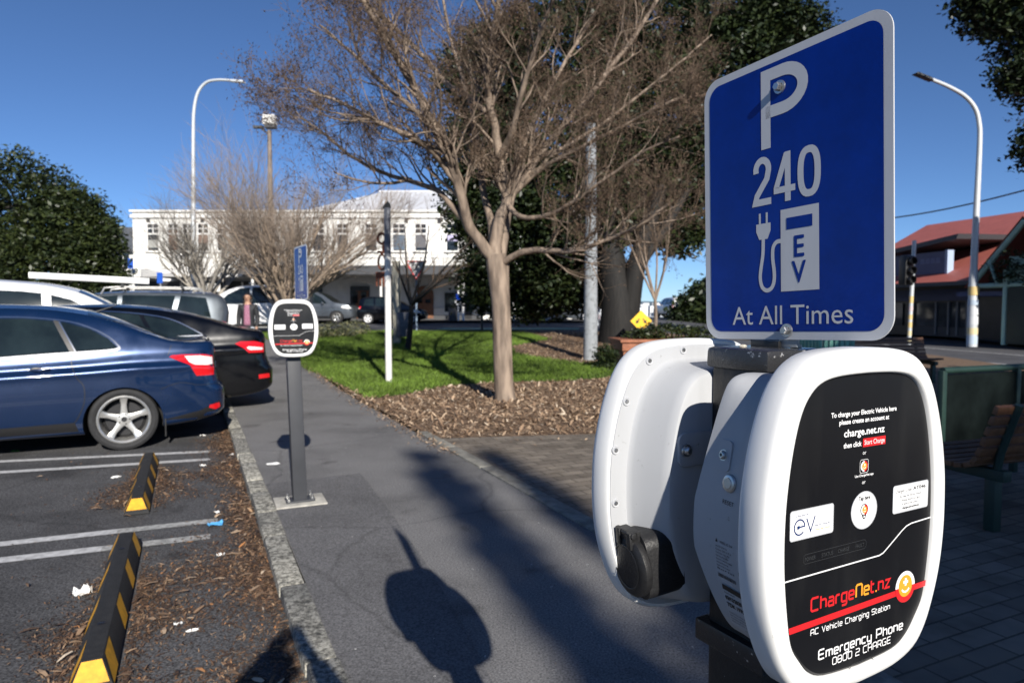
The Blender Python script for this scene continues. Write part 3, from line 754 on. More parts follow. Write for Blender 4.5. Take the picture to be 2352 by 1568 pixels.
    def ev(l):
        y_ = 0.0048
        put_text(l, 'Co-funded by', -.1262, .0165, .0030, 1, y_, -.1012)
        ribbon(l, [(-.1262, .0205), (-.0640, .0222)], .0003, 0, y_)
        ribbon(l, [(-.1262, .0148), (-.1000, .0152)], .0003, 0, y_)
        cx, cz, r_ = -.1165, .0043, .0088
        ribbon(l, [(cx - r_ * .3, cz), (cx + r_, cz + .0004)] + [(cx + r_ * math.cos(a), cz + r_ * math.sin(a)) for a in [rad(10 + 14 * i) for i in range(23)]], .0019, 1, y_)
        l.add([(cx - .004, y_ - .0001, cz - .002), (cx + .0, y_ - .0001, cz - .002), (cx + .0, y_ - .0001, cz + .002), (cx - .004, y_ - .0001, cz + .002)], [(0, 1, 2, 3)], 1)
        for dz in (-.0016, 0, .0016): ribbon(l, [(cx - .0065, cz + dz), (cx - .0045, cz + dz)], .0005, 3, y_)
        ribbon(l, [(-.1045, .0130), (-.0975, -.0030), (-.0900, .0140)], .0019, 1, y_)
        put_text(l, 'Electric Vehicles', -.0902, .0014, .0026, 1, y_, -.0625)
        put_text(l, 'Drive the Future', -.0905, -.0036, .0024, 3, y_, -.0622)
    sticker(rrect(-.1320, -.0100, -.0577, .0240, .003), ev)
    def tap(l):
        put_text(l, 'Tap here', -.0106, .0205, .0048, 0, 0.0048, .0116, bold=.0002)
        pl = MB(); pin_logo(pl, .0003, .0082, .0064, 0.0047, True)
        remap = {0: 5, 1: 2, 2: 3, 4: 0}
        l.add(pl.v, [], 0); o = len(l.v) - len(pl.v)
        for f, m_ in zip(pl.f, pl.m): l.f.append([i + o for i in f]); l.m.append(remap[m_])
    sticker([(.0003 + .0245 * math.cos(i * math.pi / 20), .0076 + .0228 * math.sin(i * math.pi / 20)) for i in range(40)], tap)
    def code(l):
        put_text(l, 'Charger Code:', .0625, .0196, .0044, 0, 0.0048, .0978)
        put_text(l, 'AT046', .1002, .0200, .0044, 0, 0.0048, .1270, bold=.0002)
        for i, (w_, a_, b_) in enumerate((('By using this Electric Vehicle', .0725, .1180), ('Charging Station you agree', .0735, .1165), ('to abide by the terms at', .0765, .1130))): put_text(l, w_, a_, .0130 - i * .0050, .0026, 0, 0.0048, b_)
        put_text(l, 'charge.net.nz/terms', .0778, -.0022, .0027, 0, 0.0048, .1132, bold=.00015)
    sticker(rrect(.0582, -.0058, .1325, .0290, .003), code)
    if detail:
        # things on the near (left) side: reset button, mounting tab, rating labels
        R = Matrix.Rotation(-math.pi / 2, 4, 'Z')   # local x,z plane turned onto the left side (facing -x)
        _o = sorted((z, x) for x, z in OUTL if x >= 0 and z > -.2); _b = sorted((z, x) for x, z in bk if z > -.172)
        def side(u, v):
            xo = np.interp(v / .9, *zip(*_o)) * np.interp(u, [.047, .075, .107], [.895, .872, .852]); xb = np.interp(v, *zip(*_b))
            ex = .032 * min(1, max(0, (.172 - v) / .165)) * min(1, max(0, (v + .150) / .095))
            t_ = np.interp(u, [.047, .054, .075 + ex * .55, .096 + ex * .9], [.1, .2, .55, .95])
            return -(xo + (xb - xo) * t_)
        def on_side(u, v, d=0.0):
            x0 = side(u, v)
            xa, xb = side(u - .006, v), side(u + .006, v); za, zb = side(u, v - .006), side(u, v + .006)
            tu = Vector((xb - xa, .012, 0)).normalized(); tv = Vector((zb - za, 0, .012)).normalized()
            n = tv.cross(tu); 
            if n.x > 0: n = -n
            # columns: x axis runs from back to front so that print reads correctly from outside
            xa_ = -tu; ya_ = -n; za_ = tv
            m_ = Matrix(((xa_.x, ya_.x, za_.x, x0), (xa_.y, ya_.y, za_.y, u), (xa_.z, ya_.z, za_.z, v), (0, 0, 0, 1)))
            return m_ @ Matrix.Translation((0, -d, 0))
        mx = on_side(.082, .041)
        b = MB(); b.lathe([(0.0, -.0055), (.0062, -.0055), (.0066, -.0050), (.0068, -.0046), (.0073, -.0046), (.0100, -.0040), (.0112, -.0022), (.0114, .004)], 28, 0, mx)
        rb = b.build('reset_button', M['steel'], t, smooth=30)
        l = MB(); put_text(l, 'RESET', -.0095, -.0265, .0052, 0, -.0012, .0105, mx=mx)
        l.build('lettering', M['ink'], rb, fix=False)
        b = MB(); mx = on_side(.099, .072)
        b.prism(rrect(-.012, -.019, .013, .019, .006), -.0022, .002, 0, mx)
        tb = b.build('mounting_tab', M['grey_plastic'], t, smooth=30)
        b = MB(); b.lathe([(0, -.0062), (.0035, -.0062), (.0050, -.0050), (.0056, -.0024), (.0072, -.0024), (.0074, .0)], 20, 0, mx)
        b.lathe([(0, -.0064), (.0022, -.0064), (.0022, -.0060)], 6, 1, mx)
        b.build('screw', [M['steel'], M['trim_black']], tb, smooth=30)
        # side inset seam of the bezel and the raised side panel
        b = MB(); mx = on_side(.066, .01)
        for pts in ([(.008, .115), (.010, .05), (.010, -.03), (.006, -.075)],):
            pass
        # two printed plates low on the side
        def plate(name, u0, u1, v0, v1, m_, fn):
            b_ = MB(); nu, nv = 4, 8; vv = []
            for j in range(nv + 1):
                for i in range(nu + 1):
                    u = u0 + (u1 - u0) * i / nu; v = v0 + (v1 - v0) * j / nv
                    vv.append((side(u, v) - .0009, u, v))
            b_.add(vv, [(j * (nu + 1) + i, j * (nu + 1) + i + 1, (j + 1) * (nu + 1) + i + 1, (j + 1) * (nu + 1) + i) for j in range(nv) for i in range(nu)])
            p_ = b_.build(name, m_, t, smooth=60)
            l_ = MB(); fn(l_, on_side((u0 + u1) / 2, (v0 + v1) / 2, .0035)); 
            # wrap the print onto the curved side
            for k, q in enumerate(l_.v): l_.v[k] = (side(q[1], q[2]) - .0016, q[1], q[2])
            l_.build('lettering', [M['ink']], p_, fix=False)
        def rating(l, mx):
            l.add([(-.026, 0, .026), (-.022, 0, .026), (-.024, 0, .031)], [(0, 1, 2)], 0, mx)
            put_text(l, 'MODEL AC 7kW', -.018, .026, .0030, 0, 0, .004, mx=mx)
            for i in range(8): put_text(l, ['Input 230 V 50 Hz 32 A', 'Output 230 V 32 A', 'Protection class IP55', 'Operating temperature', 'Electric vehicle supply', 'Read manual before use', 'Made under licence', 'Serial'][i], -.026, .020 - i * .0042, .0022, 0, 0, random.uniform(-.006, .006), mx=mx)
            put_text(l, 'CE', .012, -.006, .0055, 0, 0, .020, mx=mx)
            for i in range(16): l.add([(-.026 + i * .002, 0, -.020), (-.0252 + i * .002 + random.uniform(0, .0008), 0, -.020), (-.0252 + i * .002, 0, -.015), (-.026 + i * .002, 0, -.015)], [(0, 1, 2, 3)], 0, mx)
        def test(l, mx):
            l.add([(-.026, 0, .024), (.026, 0, .024), (.026, 0, .031), (-.026, 0, .031)], [(0, 1, 2, 3)], 0, mx)
            put_text(l, 'Date tested', -.024, .019, .0025, 0, 0, -.006, mx=mx); put_text(l, 'Retest', .008, .019, .0025, 0, 0, .022, mx=mx)
            put_text(l, '02/12/2020', -.024, .010, .0055, 0, 0, .004, bold=.0003, mx=mx)
            put_text(l, 'TDK 19700119', -.024, .000, .0055, 0, 0, .020, bold=.0003, mx=mx)
            for i in range(4): put_text(l, ['Tested to the wiring rules', 'Do not remove this tag', 'Contact the network', 'Issued on site'][i], -.024, -.010 - i * .0045, .0022, 0, 0, random.uniform(.0, .02), mx=mx)
        plate('rating_label', .046, .106, -.088, -.034, M['label_grey'], rating)
        plate('test_label', .044, .100, -.146, -.090, M['label_grey'], test)
    # socket with its round flap on the other side
    b = MB(); c = Vector((.112, .076, -.112))
    sm = Matrix.Translation(c) @ Matrix.Rotation(rad(90 - 6), 4, 'Z') @ Matrix.Rotation(rad(6), 4, 'X')
    b.prism(rrect(-.033, -.047, .034, .049, .020), -.030, .030, 0, sm)
    sk = b.build('socket', M['black_plastic'], t, bevel=.004)
    b = MB(); b.lathe([(0, -.0440), (.034, -.0445), (.041, -.0430), (.0445, -.0395), (.0450, -.032), (.0435, -.029)], 36, 0, sm)
    b.lathe([(.030, -.0452), (.0315, -.0458), (.033, -.0451)], 36, 0, sm)
    b.build('socket_flap', M['black_plastic'], sk, smooth=35)
    b = MB(); b.box((0, -.036, .047), (.038, .016, .014), 0, sm); b.box((-.014, -.040, .042), (.010, .014, .024), 0, sm); b.box((.014, -.040, .042), (.010, .014, .024), 0, sm)
    b.tube([sm @ Vector((-.022, -.041, .050)), sm @ Vector((.022, -.041, .050))], .0045, 10)
    b.build('hinge', M['black_plastic'], sk, bevel=.001)
    if detail:
        for (x, z) in [(.1585, -.030), (.1590, .048), (.140, .118), (.098, .176), (.032, .190), (-.05, .190)]:
            b = MB(); mx = Matrix.Translation((x, .0478, z)) @ Matrix.Rotation(math.pi, 4, 'Z')
            b.lathe([(0, -.0008), (.0048, -.0008), (.0058, -.0012), (.0066, -.0002), (.0068, .002)], 20, 1, mx)
            b.lathe([(0, -.0022), (.0028, -.0022), (.0034, -.0014), (.0034, .0)], 14, 0, mx)
            b.build('screw', [M['steel'], M['label_grey']], t, smooth=30)
        # rear mounting lug
        b = MB(); b.prism(rrect(.000, .030, .101, .078, .012), .0985, .1176, 0)
        lug = b.build('mounting_lug', M['grey_plastic'], t, bevel=.002)
        b = MB(); mx = Matrix.Translation((.090, .1176, .054)) @ Matrix.Rotation(math.pi, 4, 'Z')
        b.lathe([(0, -.010), (.004, -.010), (.0060, -.0080), (.0064, -.004), (.0085, -.004), (.009, .004)], 20, 0, mx)
        b.build('screw', M['steel'], lug, smooth=30)
    return t

AX = rad(90 - 61.5)          # heading of a charger whose front faces back along the path
PC = Vector((0.434, 0.821, 1.203))
EX = Vector((math.cos(AX), math.sin(AX), 0)); DX = Vector((-EX.y, EX.x, 0))
make_charger(True, 'white charger nearest the camera with its black printed panel facing us', PC, AX)
make_charger(True, 'white charger seen from behind with black socket flap, below the large blue sign', PC + DX * 0.326 + EX * -0.012, AX + math.pi)
FP = G(689, 1152)            # foot of the far post
far_c = at(675, 753, FP.y - 0.13)
make_charger(False, 'smaller looking white charger on the far grey post beside the blue car', far_c, rad(24))

def charging_post(label, base, rz, h, w, m, capm, lean=0.0, feet=True, near=False):
    t = thing('charging_post', label, 'post', base, rz, 'charger posts on the footpath')
    t.rotation_euler = (0, lean, rz)
    b = MB(); b.box((0, 0, h / 2), (w, w, h))
    b.build('post', m, t, bevel=.008)
    b = MB(); b.box((0, 0, h + .012), (w + .012, w + .012, .030), 0, None, 0.985); b.build('cap', capm, t, bevel=.007)
    b = MB(); b.box((0, 0, .008), (w * 2.1, w * 1.5, .016)); pl = b.build('base_plate', m, t, bevel=.003)
    for sx in (-1, 1):
        for sy in (-1, 1):
            b = MB(); mx = Matrix.Translation((sx * w * .85, sy * w * .5, .016))
            b.lathe([(.013, 0), (.013, .010), (.007, .010), (.007, .034), (0, .034)], 6, 0, mx, axis='z'); b.build('bolt', M['steel'], pl, smooth=30)
    if near:
        b = MB(); b.box((0, 0, .985), (w + .026, w + .026, .032)); b.build('clamp', M['cap_black'], t, bevel=.004)
        b = MB(); b.box((.018, .010, h + .030), (.012, .05, .012)); b.build('sign_bracket', M['trim_black'], t, bevel=.001)
        # bird droppings and lichen stuck on the cap
        for (x, y, z, s_) in ((.02, -.045, h - .022, .007), (-.012, -.050, h - .030, .010), (.005, -.050, h - .032, .006), (.03, -.03, h + .029, .008), (-.03, .01, h + .029, .005)):
            b = MB(); b.sphere((x, y, z), (s_ * 1.5, s_ * .7, s_ * .5), 8)
            b.build('dropping', M['lichen'], t, smooth=60)
    return t
PP = PC + DX * 0.163
charging_post('weathered black square post carrying the two nearest white chargers', (PP.x, PP.y, 0), AX, 1.375, 0.100, M['post_black'], M['cap_black'], near=True)
charging_post('slim dark grey post bolted to the path under the far charger', (FP.x, FP.y, 0.012), rad(24), 1.22, 0.098, M['post_grey'], M['trim_black'], lean=-0.030)
b = MB(); b.box((0, 0, .004), (.36, .30, .02)); pad = b.build('concrete_pad', M['concrete'], bevel=.006)
pad.location = (FP.x, FP.y, 0); pad.rotation_euler = (0, 0, rad(24)); tag(pad, kind='structure')

def parking_sign(label, loc, rz, lean, detail=True):
    """blue and white parking plate, 310 x 400 mm, facing local -y"""
    t = thing('parking_sign', label, 'sign', loc, rz, 'blue charging bay signs')
    t.rotation_euler = (0, lean, rz)
    b = MB(); b.prism(rrect(-.1555, -.200, .1555, .200, .030, 8), -.0009, .0012); pl = b.build('plate', M['sign_white'], t, smooth=30)
    b = MB(); pts = rrect(-.1435, -.1885, .1435, .1885, .021, 8); b.add([(x, -.0013, z) for x, z in pts], [tuple(range(len(pts)))]); b.build('blue_field', M['sign_blue'], t, fix=False)
    l = MB(); y = -.0017
    # letter P
    P_ = [(-.0333, .071), (-.0333, .1735), (-.004, .1735)] + [(-.004 + .0335 * math.sin(a), .1475 + .0260 * math.cos(a)) for a in [rad(12 * i) for i in range(1, 15)]] + [(-.004, .1215), (-.0333, .1215)]
    ribbon(l, P_[:2] + P_[2:], .0168, 0, y)
    # 240 in tall narrow figures
    w = .0096; z0, h = -.0085, .068
    two = [(-.0515, z0 + h * .70)] + [(-.0405 + .0115 * math.cos(a), z0 + h * .755 + .0135 * math.sin(a)) for a in [rad(170 - 15 * i) for i in range(13)]] + [(-.0320, z0 + h * .55), (-.0500, z0 + h * .22), (-.0530, z0 + .0052), (-.0245, z0 + .0052)]
    ribbon(l, two, w, 0, y)
    ribbon(l, [(.0040, z0), (.0040, z0 + h), ], w, 0, y); ribbon(l, [(.0022, z0 + h - .002), (-.0155, z0 + h * .30), (-.0155, z0 + h * .25), (.0165, z0 + h * .25)], w * .92, 0, y - .0001)
    zer = [(.0385 + .0135 * math.copysign(abs(math.cos(a)) ** .75, math.cos(a)), z0 + h / 2 + (h / 2 - w / 2) * math.copysign(abs(math.sin(a)) ** .8, math.sin(a))) for a in [rad(i * 11.25) for i in range(32)]]
    ribbon(l, zer, w, 0, y, closed=True)
    # pump with window, E over V, plug and cord
    def rect(x0, z0_, x1, z1, mi, yy): l.add([(x0, yy, z0_), (x1, yy, z0_), (x1, yy, z1), (x0, yy, z1)], [(0, 1, 2, 3)], mi)
    rect(-.0085, -.133, .0535, -.0195, 0, y); rect(.0015, -.0480, .0435, -.0320, 1, y - .0003)
    put_text(l, 'E', .0145, -.0865, .0285, 1, y - .0003, .0300, bold=.0006); put_text(l, 'V', .0105, -.1215, .0290, 1, y - .0003, .0325, bold=.0006)
    l.add([(x, y, z) for x, z in [(-.0520, -.034), (-.0260, -.034), (-.0260, -.045), (-.0315, -.0565), (-.0465, -.0565), (-.0520, -.045)]], [(5, 4, 3, 2, 1, 0)], 0)
    rect(-.0470, -.0345, -.0435, -.0190, 0, y); rect(-.0345, -.0345, -.0310, -.0190, 0, y)
    cord = [(-.0392, -.056), (-.0400, -.078), (-.0440, -.100), (-.0450, -.113), (-.0415, -.125), (-.0335, -.1300), (-.0250, -.127), (-.0205, -.118), (-.0200, -.104), (-.0225, -.085), (-.0215, -.070), (-.0155, -.0630), (-.0075, -.0625)]
    ribbon(l, crom(cord, 4), .0058, 0, y - .0001)
    put_text(l, 'At All Times', -.0990, -.1785, .0265, 0, y, .1025)
    l.build('lettering', [M['sign_white'], M['sign_blue']], pl, fix=False)
    for (x, z) in ((-.0085, .1508), (.0010, -.1872)):
        b = MB(); mx = Matrix.Translation((x, 0, z))
        b.lathe([(0, -.0105), (.0048, -.0105), (.0058, -.0092), (.0058, -.0032)], 6, 0, mx); b.lathe([(.0058, -.0034), (.0092, -.0034), (.0095, -.0014)], 20, 0, mx)
        b.build('bolt', M['steel'], t, smooth=25)
    b = MB(); b.box((.0, .0045, -.012), (.03, .006, .398)); b.build('back_rail', M['galv'], t, bevel=.001)
    return t
SA = rad(-(90 - 27.8))       # plate runs along the path, facing the parked cars
parking_sign('large blue parking sign reading P 240 EV At All Times on the nearest post', (0.380, 0.955, 1.6135), SA, rad(-1.9))
far_s = at(691, 627, FP.y + 0.02)
parking_sign('narrow looking blue parking sign standing edge-on above the far charger', far_s, rad(-90 + 34), rad(-1.5))

# ================================================================== CARS
def pchip(keys):
    X = np.array([k[0] for k in keys], float); Y = np.array([k[1] for k in keys], float)
    h = np.diff(X); dl = np.diff(Y) / h; m = np.zeros(len(X)); m[0], m[-1] = dl[0], dl[-1]
    for i in range(1, len(X) - 1):
        if dl[i - 1] * dl[i] > 0:
            w1, w2 = 2 * h[i] + h[i - 1], h[i] + 2 * h[i - 1]; m[i] = (w1 + w2) / (w1 / dl[i - 1] + w2 / dl[i])
    def f(x):
        x = min(max(x, X[0]), X[-1]); i = min(int(np.searchsorted(X, x, 'right')) - 1, len(h) - 1); i = max(i, 0)
        t = (x - X[i]) / h[i]
        return float((2 * t ** 3 - 3 * t * t + 1) * Y[i] + (t ** 3 - 2 * t * t + t) * h[i] * m[i] + (-2 * t ** 3 + 3 * t * t) * Y[i + 1] + (t ** 3 - t * t) * h[i] * m[i + 1])
    return f

class CarShell:
    """a car body as sections along its length; x runs from the tail (0) to the nose (L), y to the car's left"""
    def __init__(s, L, W, top, belt, sill, plan, tumble=0.42, rear=(), front=(), crease=0.012):
        s.L, s.W = L, W
        s.top, s.belt, s.sill, s.plan = pchip(top), pchip(belt), pchip(sill), pchip(plan)
        s.tumble, s.crease = tumble, crease
        s.rear = pchip(rear) if rear else None; s.front = pchip(front) if front else None
        s._c = {}
    def section(s, x):
        k = round(x, 4)
        if k in s._c: return s._c[k]
        t, b, z0 = s.top(x), s.belt(x), s.sill(x); W = s.W * s.plan(x)
        b = min(b, t - 0.02); h = b - z0; g = t - b
        Wr = 0.935 * W - g * s.tumble; kk = min(1, g / 0.3); c = s.crease
        pts = [(0, z0 + .01), (.80 * W, z0), (.945 * W, z0 + .02 * min(1, h / .4)), (.975 * W, z0 + .14 * h), (.992 * W, z0 + .32 * h), (W, z0 + .55 * h), (W - .1 * c, z0 + .72 * h), (.992 * W + c * .5, z0 + .80 * h), (.975 * W - c, z0 + .88 * h), (.935 * W, b)]
        pts += [((.935 * W + Wr) / 2 + .006 * kk, b + g * .48), (Wr, t - g * (.20 - .08 * kk) ), (Wr - .07 * kk - .03, t - .035 * kk), (.62 * Wr, t - .010 * kk), (.3 * Wr, t - .002 * kk), (0, t)]
        d = crom(pts, 4)
        s._c[k] = d
        return d
    def shear(s, x, z):
        dx = 0.0
        if s.rear and x < .7: dx += s.rear(z) * (1 - x / .7) ** 2
        if s.front and x > s.L - .9: dx -= s.front(z) * (1 - (s.L - x) / .9) ** 2
        return x + dx
    def side_y(s, x, z):
        d = s.section(min(max(x, 0), s.L)); i0 = len(d) // 15
        best = None
        for i in range(6, len(d) - 1):
            a, b = d[i], d[i + 1]
            if (a[1] <= z <= b[1]): 
                t = (z - a[1]) / max(1e-6, b[1] - a[1]); return a[0] + (b[0] - a[0]) * t
        return d[-1][0] if z > d[-1][1] else d[6][0]
    def top_z(s, x, y):
        d = s.section(min(max(x, 0), s.L)); y = abs(y)
        for i in range(len(d) - 1, 20, -1):
            a, b = d[i], d[i - 1]
            if a[0] <= y <= b[0]:
                t = (y - a[0]) / max(1e-6, b[0] - a[0]); return a[1] + (b[1] - a[1]) * t
        return d[20][1]
    def body(s, name, parent, mats, wheels, wr, ww, xs):
        ringv = []; 
        for x in xs:
            d = s.section(x); half = [(s.shear(x, z), y, z) for y, z in d]
            ringv.append(half + [(p[0], -p[1], p[2]) for p in half[-2:0:-1]])
        mb = MB(); loft(mb, ringv, 0, None, True, True)
        o = mb.build(name, mats, None, smooth=38)
        cut = MB()
        for wx in wheels:
            for sy in (-1, 1):
                mx = Matrix.Translation((wx, sy * (s.W - ww * .5 + .03), wr - .03 + .0))
                cut.lathe([(0, -ww * .5 - .06), (wr + .035, -ww * .5 - .06), (wr + .048, ww * .5 + .12), (0, ww * .5 + .12)] if sy > 0 else [(0, -ww * .5 - .12), (wr + .048, -ww * .5 - .12), (wr + .035, ww * .5 + .06), (0, ww * .5 + .06)], 40, 0, mx)
        co = cut.build('cutter', mats[1], None)
        co.data.materials.clear(); co.data.materials.append(mats[1])
        md = o.modifiers.new('b', 'BOOLEAN'); md.object = co; md.operation = 'DIFFERENCE'; md.solver = 'EXACT'
        bpy.context.view_layer.update()
        dg = bpy.context.evaluated_depsgraph_get()
        me = bpy.data.meshes.new_from_object(o.evaluated_get(dg))
        o.modifiers.clear(); o.data = me
        me.materials.clear(); [me.materials.append(m) for m in mats]
        mi = []
        for p in me.polygons:
            c = p.center; k = 0
            for wx in wheels:
                r = math.hypot(c.x - wx, c.z - (wr - .03))
                nr = (p.normal.x * (c.x - wx) + p.normal.z * (c.z - wr + .03)) / max(r, 1e-6)
                if r < wr + .06 and abs(c.y) < s.W + .1 and (nr < -0.6 or abs(p.normal.y) > .9 and r < wr + .02): k = 1
            mi.append(k)
        me.polygons.foreach_set('material_index', mi)
        me.shade_smooth(); me.set_sharp_from_angle(angle=rad(38)); me.name = name
        bpy.data.objects.remove(co)
        o.parent = parent
        return o
    def _patch(s, poly, cell):
        bm = bmesh.new(); bm.faces.new([bm.verts.new((p[0], p[1], 0)) for p in poly])
        for ax in (0, 1):
            lo, hi = min(p[ax] for p in poly), max(p[ax] for p in poly); k = math.floor(lo / cell) + 1
            while k * cell < hi:
                co = [0, 0, 0]; no = [0, 0, 0]; co[ax] = k * cell; no[ax] = 1
                bmesh.ops.bisect_plane(bm, geom=bm.verts[:] + bm.edges[:] + bm.faces[:], plane_co=co, plane_no=no, dist=1e-5); k += 1
        bmesh.ops.triangulate(bm, faces=[f for f in bm.faces if len(f.verts) > 4])
        V = [(v.co.x, v.co.y) for v in bm.verts]; bm.verts.index_update(); F = [[v.index for v in f.verts] for f in bm.faces]; bm.free()
        return V, F
    def side_patch(s, mb, poly, off, sy, mi=0, cell=.06):
        V, F = s._patch(poly, cell)
        mb.add([(s.shear(x, z), sy * (s.side_y(x, z) + off), z) for x, z in V], F, mi)
    def side_line(s, mb, pts, w, off, sy, mi=0, sub=6, th=0.0):
        p = crom(pts, sub) if len(pts) > 2 else [tuple(np.array(pts[0]) + (np.array(pts[1]) - np.array(pts[0])) * i / 10) for i in range(11)]
        r = MB(); ribbon(r, p, w)
        mb.add([(s.shear(v[0], v[2]), sy * (s.side_y(v[0], v[2]) + off), v[2]) for v in r.v], r.f, mi)
    def top_patch(s, mb, poly, off, mi=0, cell=.10):
        V, F = s._patch(poly, cell)
        out = []
        for x, y in V:
            z = s.top_z(x, y); z2 = s.top_z(x + .02, y); sl = (z2 - z) / .02
            n = Vector((-sl, 0, 1)).normalized()
            out.append((s.shear(x, z) + n.x * off, y, z + n.z * off))
        mb.add(out, F, mi)

def add_wheel(parent, x, y, r, w, sy, rim_r, spokes=5, rim=None, style='star'):
    """tyre, rim and hub as parts of one wheel"""
    mx = Matrix.Translation((x, y, r))
    if sy < 0: mx = mx @ Matrix.Rotation(math.pi, 4, 'Z')
    # outside of the wheel faces +y in wheel space
    b = MB(); h = w / 2
    prof = [(rim_r, -h * .8), (rim_r + .012, -h * .96), (r * .88, -h * 1.03), (r * .965, -h * .92), (r, -h * .62), (r, h * .62), (r * .965, h * .92), (r * .88, h * 1.03), (rim_r + .012, h * .96), (rim_r - .004, h * .82)]
    b.lathe(prof, 44, 0, mx)
    wt = b.build('wheel', M['tyre'], parent, smooth=40)
    b = MB()
    b.lathe([(rim_r + .006, h * .86), (rim_r - .008, h * .93), (rim_r - .022, h * .84), (rim_r - .028, h * .5), (rim_r - .04, -h * .3), (rim_r - .03, -h * .8)], 44, 0, mx)
    hub = h * .62
    for k in range(spokes):
        a0 = math.pi / 2 + k * 2 * math.pi / spokes
        R = mx @ Matrix.Rotation(-a0, 4, 'Y')
        if style == 'star':
            secs = [(.045, .040, hub + .004), (.085, .030, hub + .006), (rim_r * .62, .024, hub + .008), (rim_r * .86, .034, hub + .014), (rim_r - .012, .046, h * .86)]
        else:
            secs = [(.045, .022, hub), (rim_r * .5, .016, hub + .004), (rim_r * .86, .016, hub + .008), (rim_r - .012, .020, h * .82)]
        vv = []
        for (rr, hw, yy) in secs: vv += [(rr, yy - .028, -hw * 1.1), (rr, yy - .004, -hw), (rr, yy, -hw * .5), (rr, yy, hw * .5), (rr, yy - .004, hw), (rr, yy - .028, hw * 1.1)]
        n = 6; ff = [(i * n + q, i * n + q + 1, (i + 1) * n + q + 1, (i + 1) * n + q) for i in range(len(secs) - 1) for q in range(n - 1)]
        b.add(vv, ff, 0, R)
    b.lathe([(.068, hub - .02), (.066, hub + .006), (.030, hub + .010), (0, hub + .012)], 24, 0, mx)
    b.build('rim', rim or M['alloy'], wt, smooth=40)
    b = MB(); b.lathe([(0, hub + .0135), (.024, hub + .0135), (.027, hub + .0105)], 20, 0, mx)
    for k in range(5):
        a = k * 2 * math.pi / 5 + .62; R = mx @ Matrix.Translation((.052 * math.cos(a), 0, .052 * math.sin(a)))
        b.lathe([(0, hub + .010), (.008, hub + .010), (.0095, hub + .002)], 6, 0, R)
    b.build('hub_cap', M['dark_metal'], wt, smooth=40)
    b = MB(); b.lathe([(0, -h * .15), (rim_r * .72, -h * .15), (rim_r * .74, -h * .35), (rim_r - .02, -h * .5)], 30, 0, mx)
    b.build('brake_disc', M['dark_metal'], wt, smooth=40)
    return wt

XS = lambda L: sorted(set([0, .015, .04, .08, .13, .2, .3, .42] + [round(.55 + i * (L - 1.1) / 30, 3) for i in range(31)] + [L - .42, L - .3, L - .2, L - .13, L - .08, L - .04, L - .015, L]))
def build_car(name, label, cat, spec, loc, rz, paint, group=None):
    t = thing(name, label, cat, loc, rz, group)
    s = CarShell(**spec['shell']); wr, ww = spec['wr'], spec.get('ww', .215)
    s.body('body', t, [paint, M['arch_black']], spec['wheels'], wr, ww, XS(s.L))
    for wx in spec['wheels']:
        for sy in (1, -1): add_wheel(t, wx, sy * (s.W - ww / 2 - .015), wr, ww, sy, spec['rim'], spec.get('spokes', 5), spec.get('rim_mat'), spec.get('style', 'star'))
    for sy in (1, -1):
        for poly in spec.get('windows', []):
            b = MB(); s.side_patch(b, poly, .004, sy); b.build('window', spec.get('glass', M['glass_dark']), t, smooth=40)
        for poly, m_ in spec.get('side_trim', []):
            b = MB(); s.side_patch(b, poly, .0025, sy); b.build('trim', m_, t, smooth=40)
        for pts, w in spec.get('gaps', []):
            b = MB(); s.side_line(b, pts, w, .0022, sy); b.build('door_gap', M['trim_black'], t, smooth=40)
        b = MB()
        for pts, w in spec.get('chrome', []): s.side_line(b, pts, w, .0065, sy)
        if b.v: b.build('window_trim', M['chrome'], t, smooth=40)
        if 'tail' in spec:
            b = MB(); s.side_patch(b, spec['tail'], .006, sy, 0, .04)
            tl = b.build('tail_light', M['lamp_red'], t, smooth=60)
            if 'tail_clear' in spec:
                b = MB(); s.side_patch(b, spec['tail_clear'], .0095, sy, 0, .04); b.build('reversing_lens', M['lamp_clear'], tl, smooth=60)
        if 'reflector' in spec:
            b = MB(); s.side_patch(b, spec['reflector'], .006, sy, 0, .04); b.build('reflector', M['lamp_red'], t, smooth=60)
        if 'head' in spec:
            b = MB(); s.side_patch(b, spec['head'], .006, sy, 0, .04); b.build('headlight', M['lamp_clear'], t, smooth=60)
        for (hx, hz) in spec.get('handles', []):
            y = s.side_y(hx, hz)
            b = MB(); mx = Matrix.Translation((hx, sy * y, hz))
            b.sphere((0.03, 0, 0), (.060, .006, .030), 16, 1, mx)
            b.tube([mx @ Vector(p) for p in ((-.085, sy * .012, .006), (-.06, sy * .034, .004), (.03, sy * .036, 0), (.065, sy * .012, -.002))], [.011, .013, .013, .010], 8, 0)
            b.build('door_handle', [paint, M['trim_black']], t, smooth=50)
        if 'flap' in spec:
            fx = spec['flap']; b = MB(); b.box((fx, sy * (s.W - .115), spec['wr'] * .78), (.014, .17, spec['wr'] * .85)); b.build('mud_flap', M['black_rubber'], t, bevel=.004)
        if 'mirror' in spec:
            mx_, mz_ = spec['mirror']; y = s.side_y(mx_, mz_); b = MB(); b.sphere((mx_, sy * (y + .10), mz_ + .05), (.07, .11, .075), 12); b.box((mx_, sy * (y + .01), mz_), (.05, .08, .03)); b.build('wing_mirror', paint, t, smooth=60)
    for key, nm in (('rear_glass', 'rear_window'), ('windscreen', 'windscreen')):
        if key in spec:
            b = MB(); s.top_patch(b, spec[key], .004); b.build(nm, spec.get('glass', M['glass_dark']), t, smooth=40)
    for (c, size, m_, nm) in spec.get('extras', []):
        b = MB(); b.box(c, size); b.build(nm, m_, t, bevel=.006)
    return t, s

